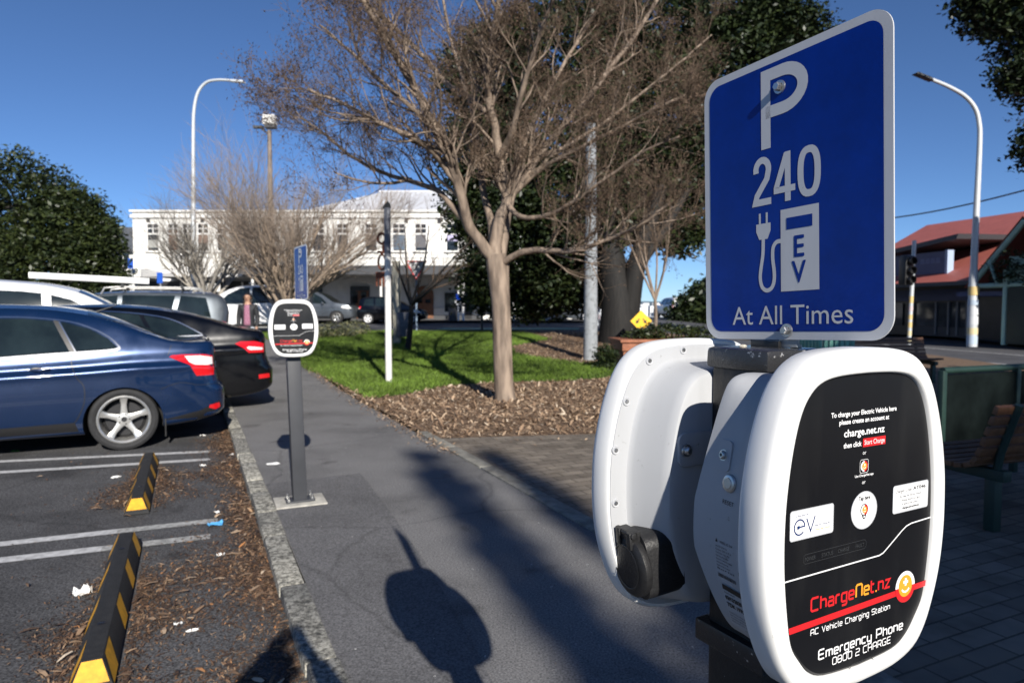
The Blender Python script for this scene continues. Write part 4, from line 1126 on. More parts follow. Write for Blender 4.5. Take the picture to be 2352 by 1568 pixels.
PLAN = [(0, .80), (.02, .87), (.06, .925), (.13, .958), (.3, .98), (.6, .995), (1.0, 1.0)]
def plan(L, nose=None): return PLAN + [(L - 1.2, 1.0), (L - .7, .975), (L - .4, .93), (L - .2, .86), (L - .08, .77), (L, .60)]

BLUE = car_paint('navy_blue_paint', (0.0045, 0.022, 0.075), .45, .22)
BLACKP = car_paint('black_paint', (0.0015, 0.0017, 0.0028), .0, .16, .3)
SILVER = car_paint('silver_grey_paint', (0.10, 0.115, 0.13), .6, .32)
WHITEP = car_paint('white_car_paint', (0.80, 0.80, 0.80), 0.0, .35)
GREYP = car_paint('grey_paint', (0.10, 0.115, 0.135), .55, .32)

# --- blue saloon --------------------------------------------------------
Z = 1.03
SEDAN = dict(
    shell=dict(L=4.53, W=.91,
        top=[(0, .92 * Z), (.03, 1.055 * Z), (.10, 1.105 * Z), (.28, 1.098 * Z), (.50, 1.115 * Z), (.70, 1.185 * Z), (1.0, 1.315 * Z), (1.35, 1.425 * Z), (1.75, 1.478 * Z), (2.15, 1.488 * Z), (2.6, 1.455 * Z), (3.0, 1.34 * Z), (3.4, 1.12 * Z), (3.55, 1.045 * Z), (3.9, .97 * Z), (4.25, .86 * Z), (4.45, .72 * Z), (4.53, .58 * Z)],
        belt=[(0, .86), (.05, .985), (.3, 1.02), (.8, 1.02), (1.4, .99), (2.2, .955), (3.0, .925), (3.5, .92), (4.1, .83), (4.53, .55)],
        sill=[(0, .36), (.1, .30), (.3, .255), (.7, .215), (1.3, .19), (3.2, .19), (4.0, .20), (4.4, .24), (4.53, .30)],
        plan=plan(4.53), rear=[(.2, .05), (.38, .0), (.60, .0), (.66, .05), (.9, .085), (1.1, .06), (1.6, 0)], crease=.020),
    wheels=[.985, 3.63], wr=.327, ww=.235, rim=.248, spokes=5,
    windows=[[(1.08, 1.045), (1.02, 1.075), (1.115, 1.175), (1.28, 1.275), (1.50, 1.345), (1.545, 1.345), (1.40, 1.045)],
             [(1.445, 1.04), (1.60, 1.36), (1.85, 1.385), (2.10, 1.385), (2.33, 1.375), (2.36, .995)],
             [(2.43, .99), (2.40, 1.37), (2.62, 1.345), (2.86, 1.27), (3.10, 1.145), (3.26, 1.035), (3.28, .975)]],
    side_trim=[([(1.40, 1.035), (1.545, 1.355), (1.60, 1.37), (1.455, 1.03)], M['trim_black']), ([(2.355, .99), (2.33, 1.385), (2.41, 1.38), (2.435, .985)], M['trim_black']),
               ([(1.38, .205), (1.42, .33), (3.2, .30), (3.24, .20)], M['trim_black']),
               ([(.03, .40), (.10, .30), (.30, .262), (.58, .24), (.60, .30), (.25, .375), (.06, .47)], M['trim_black'])],
    chrome=[([(3.30, .965), (2.4, .978), (1.6, 1.022), (1.2, 1.040), (1.05, 1.055), (1.005, 1.078)], .030), ([(1.005, 1.078), (1.10, 1.185), (1.28, 1.290), (1.5, 1.360), (1.9, 1.400), (2.35, 1.392), (2.66, 1.352), (2.95, 1.24)], .014), ([(1.395, 1.04), (1.545, 1.352)], .012)],
    gaps=[([(1.435, 1.02), (1.43, .90), (1.385, .78), (1.33, .69), (1.335, .52), (1.40, .36), (1.45, .31)], .008), ([(2.395, .98), (2.42, .6), (2.40, .32)], .008), ([(.52, 1.09), (.56, .98)], .005), ([(.02, .66), (.25, .655), (.44, .69), (.64, .63)], .005)],
    tail=[(.035, .90), (.045, .965), (.16, .985), (.40, .990), (.52, .985), (.545, .965), (.43, .915), (.325, .875), (.285, .80), (.26, .755), (.05, .755), (.03, .82)],
    tail_clear=[(.045, .875), (.05, .950), (.20, .972), (.385, .972), (.33, .905), (.27, .878), (.12, .868)],
    reflector=[(.05, .395), (.06, .445), (.16, .425), (.17, .395), (.10, .372)],
    handles=[(1.70, .875), (2.72, .845)], flap=.60, mirror=(3.0, .98),
    rear_glass=[(.56, -.52), (.54, 0), (.56, .52), (.9, .56), (1.30, .56), (1.34, 0), (1.30, -.56), (.9, -.56)],
    windscreen=[(2.75, -.58), (2.72, 0), (2.75, .58), (3.1, .64), (3.44, .70), (3.50, 0), (3.44, -.70), (3.1, -.64)],
    head=[(3.95, .70), (4.0, .80), (4.25, .78), (4.42, .66), (4.40, .60), (4.15, .63)])

W0 = G(287, 1035, LOT_Z)
def place(rear_axle_ground, heading, half_w, axle_x, z=None):
    """car root from the ground point under the outside of its near rear wheel"""
    h = Vector((math.cos(heading), math.sin(heading), 0)); lft = Vector((-h.y, h.x, 0))
    p = rear_axle_ground - h * axle_x - lft * half_w
    return Vector((p.x, p.y, rear_axle_ground.z if z is None else z)), heading
HB = math.atan2(-math.cos(rad(62.5)), -math.sin(rad(62.5)))
loc, hd = place(W0, HB, .895, .985)
blue, bshell = build_car('parked_car', 'dark blue saloon car with five spoke alloy wheel, nearest the camera', 'car', SEDAN, loc, hd, BLUE, 'parked cars')
b = MB(); bshell.top_patch(b, [(.02, -.50), (.02, .50), (.13, .52), (.13, -.52)], .022)
b.build('boot_spoiler', BLUE, blue, smooth=40)
b = MB(); b.tube([(1.28, 0, 1.44), (1.12, 0, 1.50), (.98, 0, 1.56)], [.012, .006, .004], 8); b.build('aerial', M['trim_black'], blue, smooth=40)
# open tow-bar and number plate at the tail
b = MB(); b.box((.055, 0, .80), (.012, .50, .12)); b.build('number_plate', M['white'], blue, bevel=.003)
# window glass is an opaque dark colour; no seats are modelled behind it

# --- black hatch, tail over the kerb ------------------------------------
BLACKCAR = dict(
    shell=dict(L=4.80, W=.93,
        top=[(0, .95), (.03, 1.10), (.10, 1.16), (.28, 1.19), (.50, 1.24), (.8, 1.34), (1.2, 1.45), (1.6, 1.515), (2.1, 1.54), (2.6, 1.53), (2.9, 1.46), (3.4, 1.23), (3.75, 1.07), (4.2, .96), (4.6, .80), (4.80, .60)],
        belt=[(0, .90), (.05, 1.03), (.3, 1.08), (.9, 1.07), (1.6, 1.03), (2.4, 1.0), (3.2, .96), (3.7, .95), (4.4, .82), (4.80, .56)],
        sill=[(0, .38), (.1, .32), (.3, .27), (.7, .23), (1.3, .2), (3.4, .2), (4.3, .21), (4.65, .25), (4.80, .30)],
        plan=plan(4.80), rear=[(.2, .05), (.4, .0), (.62, .0), (.70, .05), (.9, .09), (1.15, .06), (1.7, 0)], crease=.016),
    wheels=[1.02, 3.85], wr=.325, ww=.225, rim=.215, spokes=5,
    windows=[[(.93, 1.125), (.98, 1.16), (1.25, 1.30), (1.55, 1.375), (1.62, 1.38), (1.48, 1.10)], [(1.54, 1.095), (1.68, 1.395), (2.05, 1.43), (2.42, 1.43), (2.45, 1.045)], [(2.52, 1.04), (2.5, 1.425), (2.8, 1.39), (3.2, 1.20), (3.45, 1.05)]],
    chrome=[([(3.5, 1.03), (2.5, 1.038), (1.6, 1.085), (1.1, 1.105), (.90, 1.115)], .016), ([(.90, 1.118), (1.25, 1.315), (1.6, 1.40), (2.1, 1.445), (2.6, 1.435), (2.9, 1.37)], .014)],
    gaps=[([(1.47, 1.09), (1.46, .95), (1.38, .76), (1.36, .55), (1.45, .33)], .008), ([(2.485, 1.03), (2.5, .6), (2.48, .33)], .008)],
    tail=[(.035, .93), (.045, .985), (.2, 1.02), (.42, 1.02), (.50, .99), (.38, .93), (.30, .86), (.05, .86)],
    tail_clear=[(.06, .90), (.07, .93), (.30, .95), (.33, .93), (.28, .90)],
    reflector=[(.05, .50), (.055, .56), (.20, .55), (.20, .49)],
    handles=[(1.75, .92), (2.85, .89)], mirror=(3.2, 1.02),
    rear_glass=[(.36, -.54), (.34, 0), (.36, .54), (.8, .60), (1.28, .58), (1.32, 0), (1.28, -.58), (.8, -.60)],
    windscreen=[(2.92, -.60), (2.9, 0), (2.92, .60), (3.3, .67), (3.66, .72), (3.72, 0), (3.66, -.72), (3.3, -.67)],
    head=[(4.2, .72), (4.25, .83), (4.5, .80), (4.68, .66), (4.4, .66)])
def by_tail(px, b, spec_w, hd, z, a=None):
    """ground position of a parked car from its tail's column in the picture and its bay along the path"""
    p0 = AB(0.0, b); u = (px - 1176) / 1568.0
    s_ = (u * p0.y - p0.x) / (E2.x - u * E2.y)
    p = p0 + E2 * s_
    h = Vector((math.cos(hd), math.sin(hd), 0)); lft = Vector((-h.y, h.x, 0))
    p = p - lft * spec_w * .8
    return Vector((p.x, p.y, z))
HC = math.atan2(-E2.y, -E2.x)
loc = by_tail(624, 10.35, .93, HC, LOT_Z)
build_car('parked_car', 'black saloon car with its tail overhanging the kerb, behind the blue one', 'car', BLACKCAR, loc, HC, BLACKP, 'parked cars')

# --- silver grey people carrier beyond, with roof rails -----------------
SUV = dict(
    shell=dict(L=4.60, W=.92,
        top=[(0, 1.02), (.03, 1.30), (.10, 1.52), (.2, 1.66), (.35, 1.735), (.7, 1.755), (1.5, 1.765), (2.3, 1.74), (2.7, 1.66), (3.2, 1.36), (3.5, 1.16), (3.9, 1.08), (4.35, .98), (4.55, .80), (4.60, .66)],
        belt=[(0, .97), (.1, 1.10), (.4, 1.13), (1.5, 1.09), (2.6, 1.04), (3.4, 1.03), (4.2, .95), (4.60, .64)],
        sill=[(0, .42), (.1, .36), (.3, .31), (.7, .28), (1.3, .25), (3.4, .25), (4.2, .27), (4.60, .36)],
        plan=plan(4.60), tumble=.26, rear=[(.2, .06), (.45, 0), (.7, 0), (.8, .06), (1.1, .10), (1.35, .05), (1.8, 0)]),
    wheels=[.95, 3.65], wr=.35, ww=.235, rim=.215, spokes=5,
    windows=[[(.42, 1.20), (.52, 1.62), (.98, 1.66), (1.12, 1.14)], [(1.2, 1.135), (1.08, 1.66), (2.0, 1.665), (2.05, 1.095)], [(2.12, 1.09), (2.08, 1.66), (2.4, 1.63), (2.8, 1.42), (3.15, 1.08)]],
    gaps=[([(1.16, 1.13), (1.2, .9), (1.36, .72), (1.4, .35)], .008), ([(2.085, 1.08), (2.1, .6), (2.08, .36)], .008)],
    tail=[(.04, 1.0), (.06, 1.12), (.2, 1.15), (.40, 1.10), (.34, .98), (.12, .92), (.04, .92)],
    tail_clear=[(.05, .95), (.06, 1.02), (.18, 1.03), (.17, .95)],
    handles=[(1.36, .98), (2.3, .95)], mirror=(2.9, 1.06),
    side_trim=[([(.03, .46), (.10, .36), (.56, .30), (.58, .42), (.05, .58)], M['trim_black']), ([(1.32, .26), (1.36, .40), (3.22, .40), (3.26, .26)], M['trim_black'])],
    rear_glass=[(.055, -.56), (.055, .56), (.20, .58), (.20, -.58)],
    windscreen=[(2.62, -.62), (2.6, 0), (2.62, .62), (3.0, .68), (3.42, .74), (3.46, 0), (3.42, -.74), (3.0, -.68)],
    head=[(3.9, .86), (3.95, .98), (4.25, .94), (4.45, .82), (4.2, .80)])
loc = by_tail(538, 15.2, .92, HC, LOT_Z + .06)
suv, ss = build_car('parked_car', 'silver grey people carrier with roof bars and red tail light', 'car', SUV, loc, HC, SILVER, 'parked cars')
for sy in (1, -1):
    b = MB(); b.tube([(.55, sy * .66, 1.70), (.62, sy * .66, 1.80), (.8, sy * .66, 1.82), (2.1, sy * .66, 1.82), (2.3, sy * .66, 1.80), (2.36, sy * .66, 1.68)], .018, 8); b.build('roof_rail', M['alloy'], suv, smooth=40)
for x in (.95, 2.0):
    b = MB(); b.tube([(x, -.68, 1.86), (x, .68, 1.86)], .018, 8); b.box((x, .66, 1.84), (.06, .05, .07)); b.box((x, -.66, 1.84), (.06, .05, .07)); b.build('roof_bar', M['trim_black'], suv, smooth=30)
# rolled awning lying on the bars
sh = Vector((math.cos(HC), math.sin(HC), 0)); sl = Vector((-sh.y, sh.x, 0))
pa = loc + sh * 1.55 + sl * .35 + Vector((0, 0, 1.945)); pb = loc + sh * 3.55 + sl * .35 + Vector((0, 0, 2.03))
b = MB(); mxx = Matrix.Translation((pa + pb) / 2) @ (pb - pa).to_track_quat('Y', 'Z').to_matrix().to_4x4()
LN = (pb - pa).length
b.prism(rrect(-.075, -.062, .075, .062, .03), -LN / 2, LN / 2, 0, mxx)
aw = b.build('roof_awning', M['white_plastic'], None, smooth=40)
tag(aw, 'long white rolled awning on the roof bars of the silver grey car', 'awning')

# --- white van-like wagon between them ----------------------------------
WAGON = dict(
    shell=dict(L=4.70, W=.91,
        top=[(0, 1.02), (.03, 1.35), (.10, 1.62), (.25, 1.78), (.6, 1.83), (1.6, 1.83), (2.4, 1.79), (2.9, 1.70), (3.4, 1.46), (3.85, 1.17), (4.2, 1.06), (4.5, .94), (4.65, .78), (4.70, .62)],
        belt=[(0, .97), (.1, 1.1), (.4, 1.12), (1.5, 1.1), (2.6, 1.08), (3.5, 1.04), (4.3, .93), (4.70, .60)],
        sill=[(0, .40), (.1, .34), (.3, .30), (.7, .26), (1.3, .23), (3.4, .23), (4.3, .25), (4.70, .34)],
        plan=plan(4.70), tumble=.24, rear=[(.2, .05), (.45, 0), (.7, 0), (1.1, .06), (1.4, .03), (1.9, 0)]),
    wheels=[.95, 3.72], wr=.33, ww=.215, rim=.2, spokes=8, style='thin',
    windows=[[(.30, 1.17), (.40, 1.60), (.60, 1.66), (1.0, 1.67), (1.62, 1.67), (1.66, 1.13)], [(1.76, 1.13), (1.74, 1.67), (2.3, 1.645), (2.52, 1.62), (2.56, 1.11)], [(2.66, 1.10), (2.64, 1.60), (2.9, 1.53), (3.3, 1.30), (3.55, 1.09)]],
    gaps=[([(1.71, 1.12), (1.72, .7), (1.7, .32)], .008), ([(2.61, 1.1), (2.62, .7), (2.6, .32)], .008)],
    tail=[(.04, .95), (.06, 1.3), (.18, 1.32), (.18, .95)], handles=[(1.9, 1.0)], mirror=(3.2, 1.08),
    windscreen=[(2.98, -.66), (2.96, 0), (2.98, .66), (3.4, .70), (3.78, .75), (3.84, 0), (3.78, -.75), (3.4, -.70)],
    rear_glass=[(.05, -.6), (.05, .6), (.16, .6), (.16, -.6)],
    head=[(4.1, .84), (4.15, .96), (4.4, .93), (4.58, .80), (4.4, .78)])
hw = HC + math.pi
loc = at(300, 700, 11.2); hv = Vector((math.cos(hw), math.sin(hw), 0))
loc = Vector((loc.x, loc.y, LOT_Z)) - hv * 3.62
wag, _ = build_car('parked_car', 'white wagon with black tinted side windows, facing the path', 'car', WAGON, loc, hw, WHITEP, 'parked cars')
wag.scale = (1, 1, 1.05)

# --- farther vehicles ----------------------------------------------------
def far_car(label, spec, px, Y, hd, paint, off=0.0, mid=2.3, scale=1.0):
    p = at(px, 703, Y); h = Vector((math.cos(hd), math.sin(hd), 0))
    q = Vector((p.x, p.y, 0)) - h * mid * scale
    t, s_ = build_car('parked_car', label, 'car', spec, (q.x, q.y, gz(p.x, p.y) + off), hd, paint, 'parked cars')
    t.scale = (scale,) * 3
    return t
wc = far_car('white utility wagon with a light bar on its roof, behind the walking woman', SUV, 568, 24.0, rad(-168), WHITEP, -.05, scale=.98)
b = MB(); b.box((1.35, 0, 1.83), (.5, 1.1, .07)); b.build('light_bar', mat('light_bar', (.62, .30, .20), .4), wc, bevel=.02)
for x in (.8, 2.1):
    b = MB(); b.box((x, 0, 1.81), (.05, 1.3, .04)); b.build('roof_bar', M['alloy'], wc, bevel=.006)
far_car('mid grey off-road wagon facing right in front of the shaded shops', SUV, 728, 38.0, rad(-2), GREYP, 0.0, scale=1.0)
HATCH = dict(SUV); HATCH = dict(SUV, shell=dict(SUV['shell'], L=3.7, W=.83,
    top=[(0, .95), (.03, 1.15), (.12, 1.33), (.3, 1.44), (.8, 1.50), (1.5, 1.50), (1.9, 1.42), (2.4, 1.20), (2.75, 1.02), (3.1, .93), (3.5, .80), (3.65, .68), (3.7, .55)],
    belt=[(0, .88), (.1, .98), (.6, .96), (1.5, .92), (2.6, .90), (3.3, .80), (3.7, .53)],
    sill=[(0, .36), (.1, .3), (.4, .25), (1, .2), (2.8, .2), (3.5, .24), (3.7, .3)], plan=plan(3.7)),
    wheels=[.62, 2.95], wr=.30, ww=.19, rim=.2, rim_mat=M['white'],
    windows=[[(.35, 1.02), (.45, 1.33), (.9, 1.40), (.95, .98)], [(1.03, .975), (1.0, 1.41), (1.5, 1.41), (1.9, 1.30), (2.25, 1.10), (2.45, .95)]], gaps=[([(.98, .97), (1.1, .6), (1.2, .3)], .008), ([(2.3, .9), (2.32, .4)], .008)],
    tail=[(.04, .82), (.05, .95), (.2, .97), (.2, .82)], tail_clear=[(.05, .83), (.05, .86), (.15, .86), (.15, .83)], handles=[(1.2, .82)], mirror=(2.2, .95), side_trim=[],
    rear_glass=[(.06, -.5), (.06, .5), (.26, .5), (.26, -.5)], windscreen=[(1.78, -.52), (1.76, 0), (1.78, .52), (2.2, .58), (2.68, .64), (2.72, 0), (2.68, -.64), (2.2, -.58)],
    head=[(3.0, .66), (3.05, .78), (3.3, .76), (3.5, .62), (3.3, .6)])
far_car('small black hatchback with pale wheels passing behind the carved pole', HATCH, 903, 37.6, rad(0), BLACKP, -.03, mid=1.85)
far_car('white people carrier driving away beyond the yellow diamond sign', SUV, 1545, 58.0, rad(98), WHITEP, 0.0)
far_car('dark car at the kerb seen between the concrete pole and shop', HATCH, 1322, 42.0, rad(0), GREYP, 0.0, mid=2.4)

# ================================================================== TREES
def tubes_mesh(name, branches, mats, parent, sides=None, mi=None, smooth=True):
    """many tapered limbs as one mesh: list of (points Nx3, radii N, sides)"""
    VV, FF, MI = [], [], []; o = 0
    for bi, (P, R, n) in enumerate(branches):
        P = np.asarray(P, float); R = np.asarray(R, float); m = len(P)
        T = np.gradient(P, axis=0); T /= np.maximum(np.linalg.norm(T, axis=1, keepdims=True), 1e-9)
        ref = np.array([0.0, 0, 1.0]) if abs(T[0, 2]) < .8 else np.array([1.0, 0, 0])
        A = np.cross(T, ref); A /= np.maximum(np.linalg.norm(A, axis=1, keepdims=True), 1e-9); B = np.cross(T, A)
        ang = np.arange(n) * 2 * np.pi / n
        ring = P[:, None, :] + R[:, None, None] * (A[:, None, :] * np.cos(ang)[None, :, None] + B[:, None, :] * np.sin(ang)[None, :, None])
        VV.append(ring.reshape(-1, 3))
        i = np.arange(m - 1)[:, None] * n; k = np.arange(n)[None, :]; k2 = (k + 1) % n
        q = np.stack([i + k, i + n + k, i + n + k2, i + k2], -1).reshape(-1, 4) + o
        FF.append(q); MI.append(np.full(len(q), 0 if mi is None else mi[bi])); o += m * n
    V = np.concatenate(VV); F = np.concatenate(FF)
    return np_mesh(name, V, F, mats, parent, smooth, np.concatenate(MI).astype(np.int32) if mi is not None else None)

def rnd_dir(rng): 
    v = rng.normal(size=3); return v / np.linalg.norm(v)
def grow(out, p, d, ln, r, lvl, rng, P):
    """recursive bare branch: wobbling limb with side shoots"""
    n = 4 if lvl > 0 else 3
    pts = [np.array(p)]; dd = np.array(d, float)
    for i in range(n):
        dd = dd + rnd_dir(rng) * P['wob'] + np.array([0, 0, P['up']]) ; dd /= np.linalg.norm(dd)
        pts.append(pts[-1] + dd * ln / n)
    r1 = r * (.55 if lvl > 0 else .5)
    R = np.linspace(r, r1, n + 1)
    out.append((pts, R, 5 if r > .02 else 4 if r > .008 else 3, lvl))
    if lvl == 0: return
    kids = P['kids'][lvl]
    for k in range(kids):
        t = rng.uniform(.3, 1.0) if k < kids - 2 else 1.0
        i = min(int(t * n), n - 1); f = t * n - i
        q = pts[i] * (1 - f) + pts[i + 1] * f
        sp = rnd_dir(rng); nd = dd * P['fwd'] + sp * P['spread'] + np.array([0, 0, P['rise']]); nd /= np.linalg.norm(nd)
        grow(out, q, nd, ln * rng.uniform(.5, .8), max(P['rmin'], r1 * rng.uniform(.55, .85)), lvl - 1, rng, P)

def bark_mat(name, c1, c2, scale=6.0, stretch=5.0):
    m, nt, b = new_mat(name); N, L = nt.nodes.new, nt.links.new
    tc = N('ShaderNodeTexCoord'); mp = N('ShaderNodeMapping'); mp.inputs['Scale'].default_value = (stretch, stretch, .45)
    n1 = N('ShaderNodeTexNoise'); n1.inputs['Scale'].default_value = scale; n1.inputs['Detail'].default_value = 6
    L(tc.outputs['Object'], mp.inputs[0]); L(mp.outputs[0], n1.inputs['Vector'])
    r = ramp(nt, [(.32, c1), (.5, [(a + b_) / 2 for a, b_ in zip(c1, c2)]), (.66, c2)]); L(n1.outputs['Fac'], r.inputs[0]); L(r.outputs[0], b.inputs['Base Color'])
    b.inputs['Roughness'].default_value = .8
    bp = N('ShaderNodeBump'); bp.inputs['Strength'].default_value = .5; bp.inputs['Distance'].default_value = .02; L(n1.outputs['Fac'], bp.inputs['Height']); L(bp.outputs['Normal'], b.inputs['Normal'])
    return m
M['bark_tan'] = bark_mat('smooth_tan_bark', (.11, .082, .062), (.32, .245, .185), 5.0, 2.4)
M['bark_twig'] = mat('twig_bark', (.125, .086, .058), .85, island=.4)
M['twig_dark'] = mat('seed_twig', (.075, .047, .030), .9, island=.5)
M['bark_dark'] = bark_mat('dark_bark', (.004, .0035, .003), (.013, .011, .009), 4.0)
M['bark_pale'] = bark_mat('pale_bark', (.22, .20, .17), (.46, .42, .36), 5.0, 2)

def smooth_limb(pix, r0, r1, wob=.0, sub=5):
    """limb through picture points (px, py, distance), turned into a smooth tapered tube"""
    P = [at(x, y, Y) for x, y, Y in pix]
    pts = crom([tuple(p) for p in P], sub)
    n = len(pts); t = np.linspace(0, 1, n)
    return np.array(pts), r0 + (r1 - r0) * t ** .8

# --- the bare crape myrtle in the middle ---------------------------------
rng = np.random.default_rng(11)
TY = 10.5
root_p = G(1160, 918)
crape = thing('bare_tree', 'large bare tree with smooth tan forked trunk in the bark bed', 'tree', root_p, 0, 'bare winter trees')
limbs = []     # (pix list, r0, r1)
trunk = [((1161, 926, TY), (1157, 880, TY), (1154, 800, TY), (1150, 700, TY), (1143, 625, TY), (1138, 585, TY))]
L_ = [
 ([(1138, 600, TY), (1108, 560, TY - .1), (1083, 520, TY - .2), (1062, 440, TY - .4), (1040, 370, TY - .6), (1005, 300, TY - .8), (960, 215, TY - 1.0), (905, 130, TY - 1.2), (850, 40, TY - 1.4), (800, -60, TY - 1.6)], .105, .03),
 ([(1142, 620, TY), (1140, 560, TY), (1150, 500, TY), (1166, 465, TY), (1160, 410, TY - .1), (1148, 350, TY - .2), (1134, 290, TY - .3), (1122, 220, TY - .4), (1124, 120, TY - .5), (1140, 20, TY - .7), (1150, -90, TY - .9)], .115, .035),
 ([(1150, 590, TY + .1), (1158, 530, TY + .2), (1172, 455, TY + .3), (1200, 420, TY + .4), (1235, 360, TY + .5), (1290, 290, TY + .7), (1350, 215, TY + .9), (1420, 125, TY + 1.1), (1490, 30, TY + 1.3), (1540, -50, TY + 1.5)], .085, .028),
 ([(1152, 610, TY), (1185, 590, TY - .2), (1230, 578, TY - .4), (1290, 580, TY - .7), (1340, 572, TY - .9), (1400, 548, TY - 1.1), (1470, 515, TY - 1.3), (1530, 470, TY - 1.5)], .062, .018),
 ([(1062, 500, TY - .2), (1030, 465, TY - .2), (1002, 435, TY - .1), (945, 412, TY), (880, 395, TY + .2), (800, 355, TY + .4), (735, 300, TY + .6), (690, 268, TY + .8)], .055, .016),
 ([(1058, 440, TY - .4), (1015, 380, TY - .6), (980, 335, TY - .9), (920, 300, TY - 1.2), (850, 270, TY - 1.3), (770, 228, TY - 1.5), (700, 198, TY - 1.6)], .060, .016),
 ([(1120, 260, TY - .3), (1075, 225, TY - .1), (1020, 190, TY + .2), (960, 120, TY + .5), (900, 60, TY + .8), (830, 0, TY + 1.1), (760, -50, TY + 1.3), (690, -80, TY + 1.5)], .055, .018),
 ([(1010, 310, TY - .8), (960, 255, TY - 1.2), (880, 190, TY - 1.3), (810, 120, TY - 1.4), (740, 55, TY - 1.5)], .045, .014),
 ([(1200, 425, TY + .4), (1255, 385, TY + .2), (1330, 345, TY), (1420, 300, TY - .3), (1500, 255, TY - .6), (1580, 215, TY - .8)], .05, .014),
 ([(1148, 360, TY - .2), (1175, 300, TY - .5), (1195, 220, TY - .8), (1225, 120, TY - 1.1), (1260, 20, TY - 1.4), (1290, -70, TY - 1.6)], .055, .018),
 ([(1166, 470, TY), (1200, 500, TY - .3), (1260, 490, TY - .6), (1330, 450, TY - 1.0), (1400, 400, TY - 1.3), (1480, 345, TY - 1.6), (1560, 310, TY - 1.9)], .045, .013),
 ([(1134, 560, TY + .1), (1128, 500, TY + .3), (1112, 430, TY + .6), (1098, 350, TY + .9), (1085, 260, TY + 1.2), (1060, 170, TY + 1.5), (1030, 70, TY + 1.8), (1010, -30, TY + 2.0)], .07, .022),
 ([(1160, 500, TY + .2), (1182, 410, TY + .5), (1205, 320, TY + .9), (1245, 230, TY + 1.2), (1300, 130, TY + 1.5), (1360, 30, TY + 1.8), (1400, -60, TY + 2.0)], .06, .02),
 ([(1235, 360, TY + .5), (1300, 335, TY + .8), (1390, 280, TY + 1.2), (1490, 200, TY + 1.5), (1580, 130, TY + 1.8), (1640, 80, TY + 2)], .042, .013),
 ([(945, 412, TY), (890, 425, TY - .3), (820, 420, TY - .7), (765, 400, TY - .8)], .030, .010),
]
tr_b = []; mis = []
for pix in trunk:
    pts, R = smooth_limb(pix, .150, .150); 
    R = R * np.interp(np.linspace(0, 1, len(R)), [0, .06, .15, .6, .85, 1], [1.32, 1.12, 1.0, .93, 1.08, 1.0])
    tr_b.append((pts, R, 16, 0))
    for dx, y0, sc in ((-13, 900, .30), (13, 905, .28), (3, 895, .30), (-6, 640, .55), (8, 650, .5)):     # fluted trunk
        q, Rq = smooth_limb([(1158 + dx + (0 if y0 > 800 else -8), 930 if y0 > 800 else 760, TY - .02), (1155 + dx, 800 if y0 > 800 else 690, TY - .03), (1150 + dx * .9, 690 if y0 > 800 else 640, TY - .02), (1143 + dx * 1.2, 600, TY)], .05, .07)
        tr_b.append((q, Rq * (1.0), 10, 0))
limb_out = []
PR = dict(wob=.20, up=.05, fwd=1.0, spread=.80, rise=.10, rmin=.0026, kids=[0, 5, 5, 4, 4])
for pix, r0, r1 in L_:
    pts, R = smooth_limb(pix, r0, r1, sub=4)
    jit = rng.normal(scale=.018, size=pts.shape); jit[0] = 0; pts = pts + np.cumsum(jit, 0) * .4
    limb_out.append((pts, R, 8, 9))
    n = len(pts)
    nb = int(n * .85)
    for k in range(nb):
        i = int(rng.uniform(.28, 1.0) * (n - 1)); d = pts[min(i + 1, n - 1)] - pts[max(i - 1, 0)]; d /= np.linalg.norm(d)
        s = rnd_dir(rng); s -= d * s.dot(d); s /= np.linalg.norm(s)
        nd = d * .8 + s * .75 + np.array([0, 0, .25]); nd /= np.linalg.norm(nd)
        ln = rng.uniform(.34, .74)
        grow(limb_out, pts[i], nd, ln, max(.007, R[i] * rng.uniform(.35, .55)), 3 if rng.random() < .42 else 2, rng, PR)
inv = np.array(root_p)
def shift(lst): return [(np.asarray(p) - inv, r, n) for p, r, n, *_ in lst]
tubes_mesh('trunk', shift(tr_b), M['bark_tan'], crape)
heavy = [b for b in limb_out if b[1][0] > .0075]; fine = [b for b in limb_out if b[1][0] <= .0075]
tubes_mesh('branches', shift(heavy), M['bark_tan'], crape)
tubes_mesh('twigs', shift(fine), M['bark_twig'], crape)
def seed_heads(name, tips, n, rad_, size, m, parent, rng):
    """clusters of dry capsules at the twig ends"""
    T = np.repeat(np.array(tips), n, 0); N_ = len(T)
    c = T + rng.normal(scale=rad_, size=(N_, 3)); a = rng.normal(size=(N_, 3)); a /= np.linalg.norm(a, axis=1, keepdims=True)
    b_ = np.cross(a, rng.normal(size=(N_, 3))); b_ /= np.linalg.norm(b_, axis=1, keepdims=True)
    s = rng.uniform(.6, 1.4, size=(N_, 1)) * size
    V = np.stack([c + a * s * 1.6, c + b_ * s * .55, c - a * s * 1.6, c - b_ * s * .55], 1).reshape(-1, 3)
    F = np.arange(N_ * 4).reshape(-1, 4)
    return np_mesh(name, V, F, m, parent)
tips = [np.asarray(b[0][-1]) - inv for b in fine if b[3] == 0]
seed_heads('seed_heads', tips, 3, .035, .012, M['twig_dark'], crape, rng)

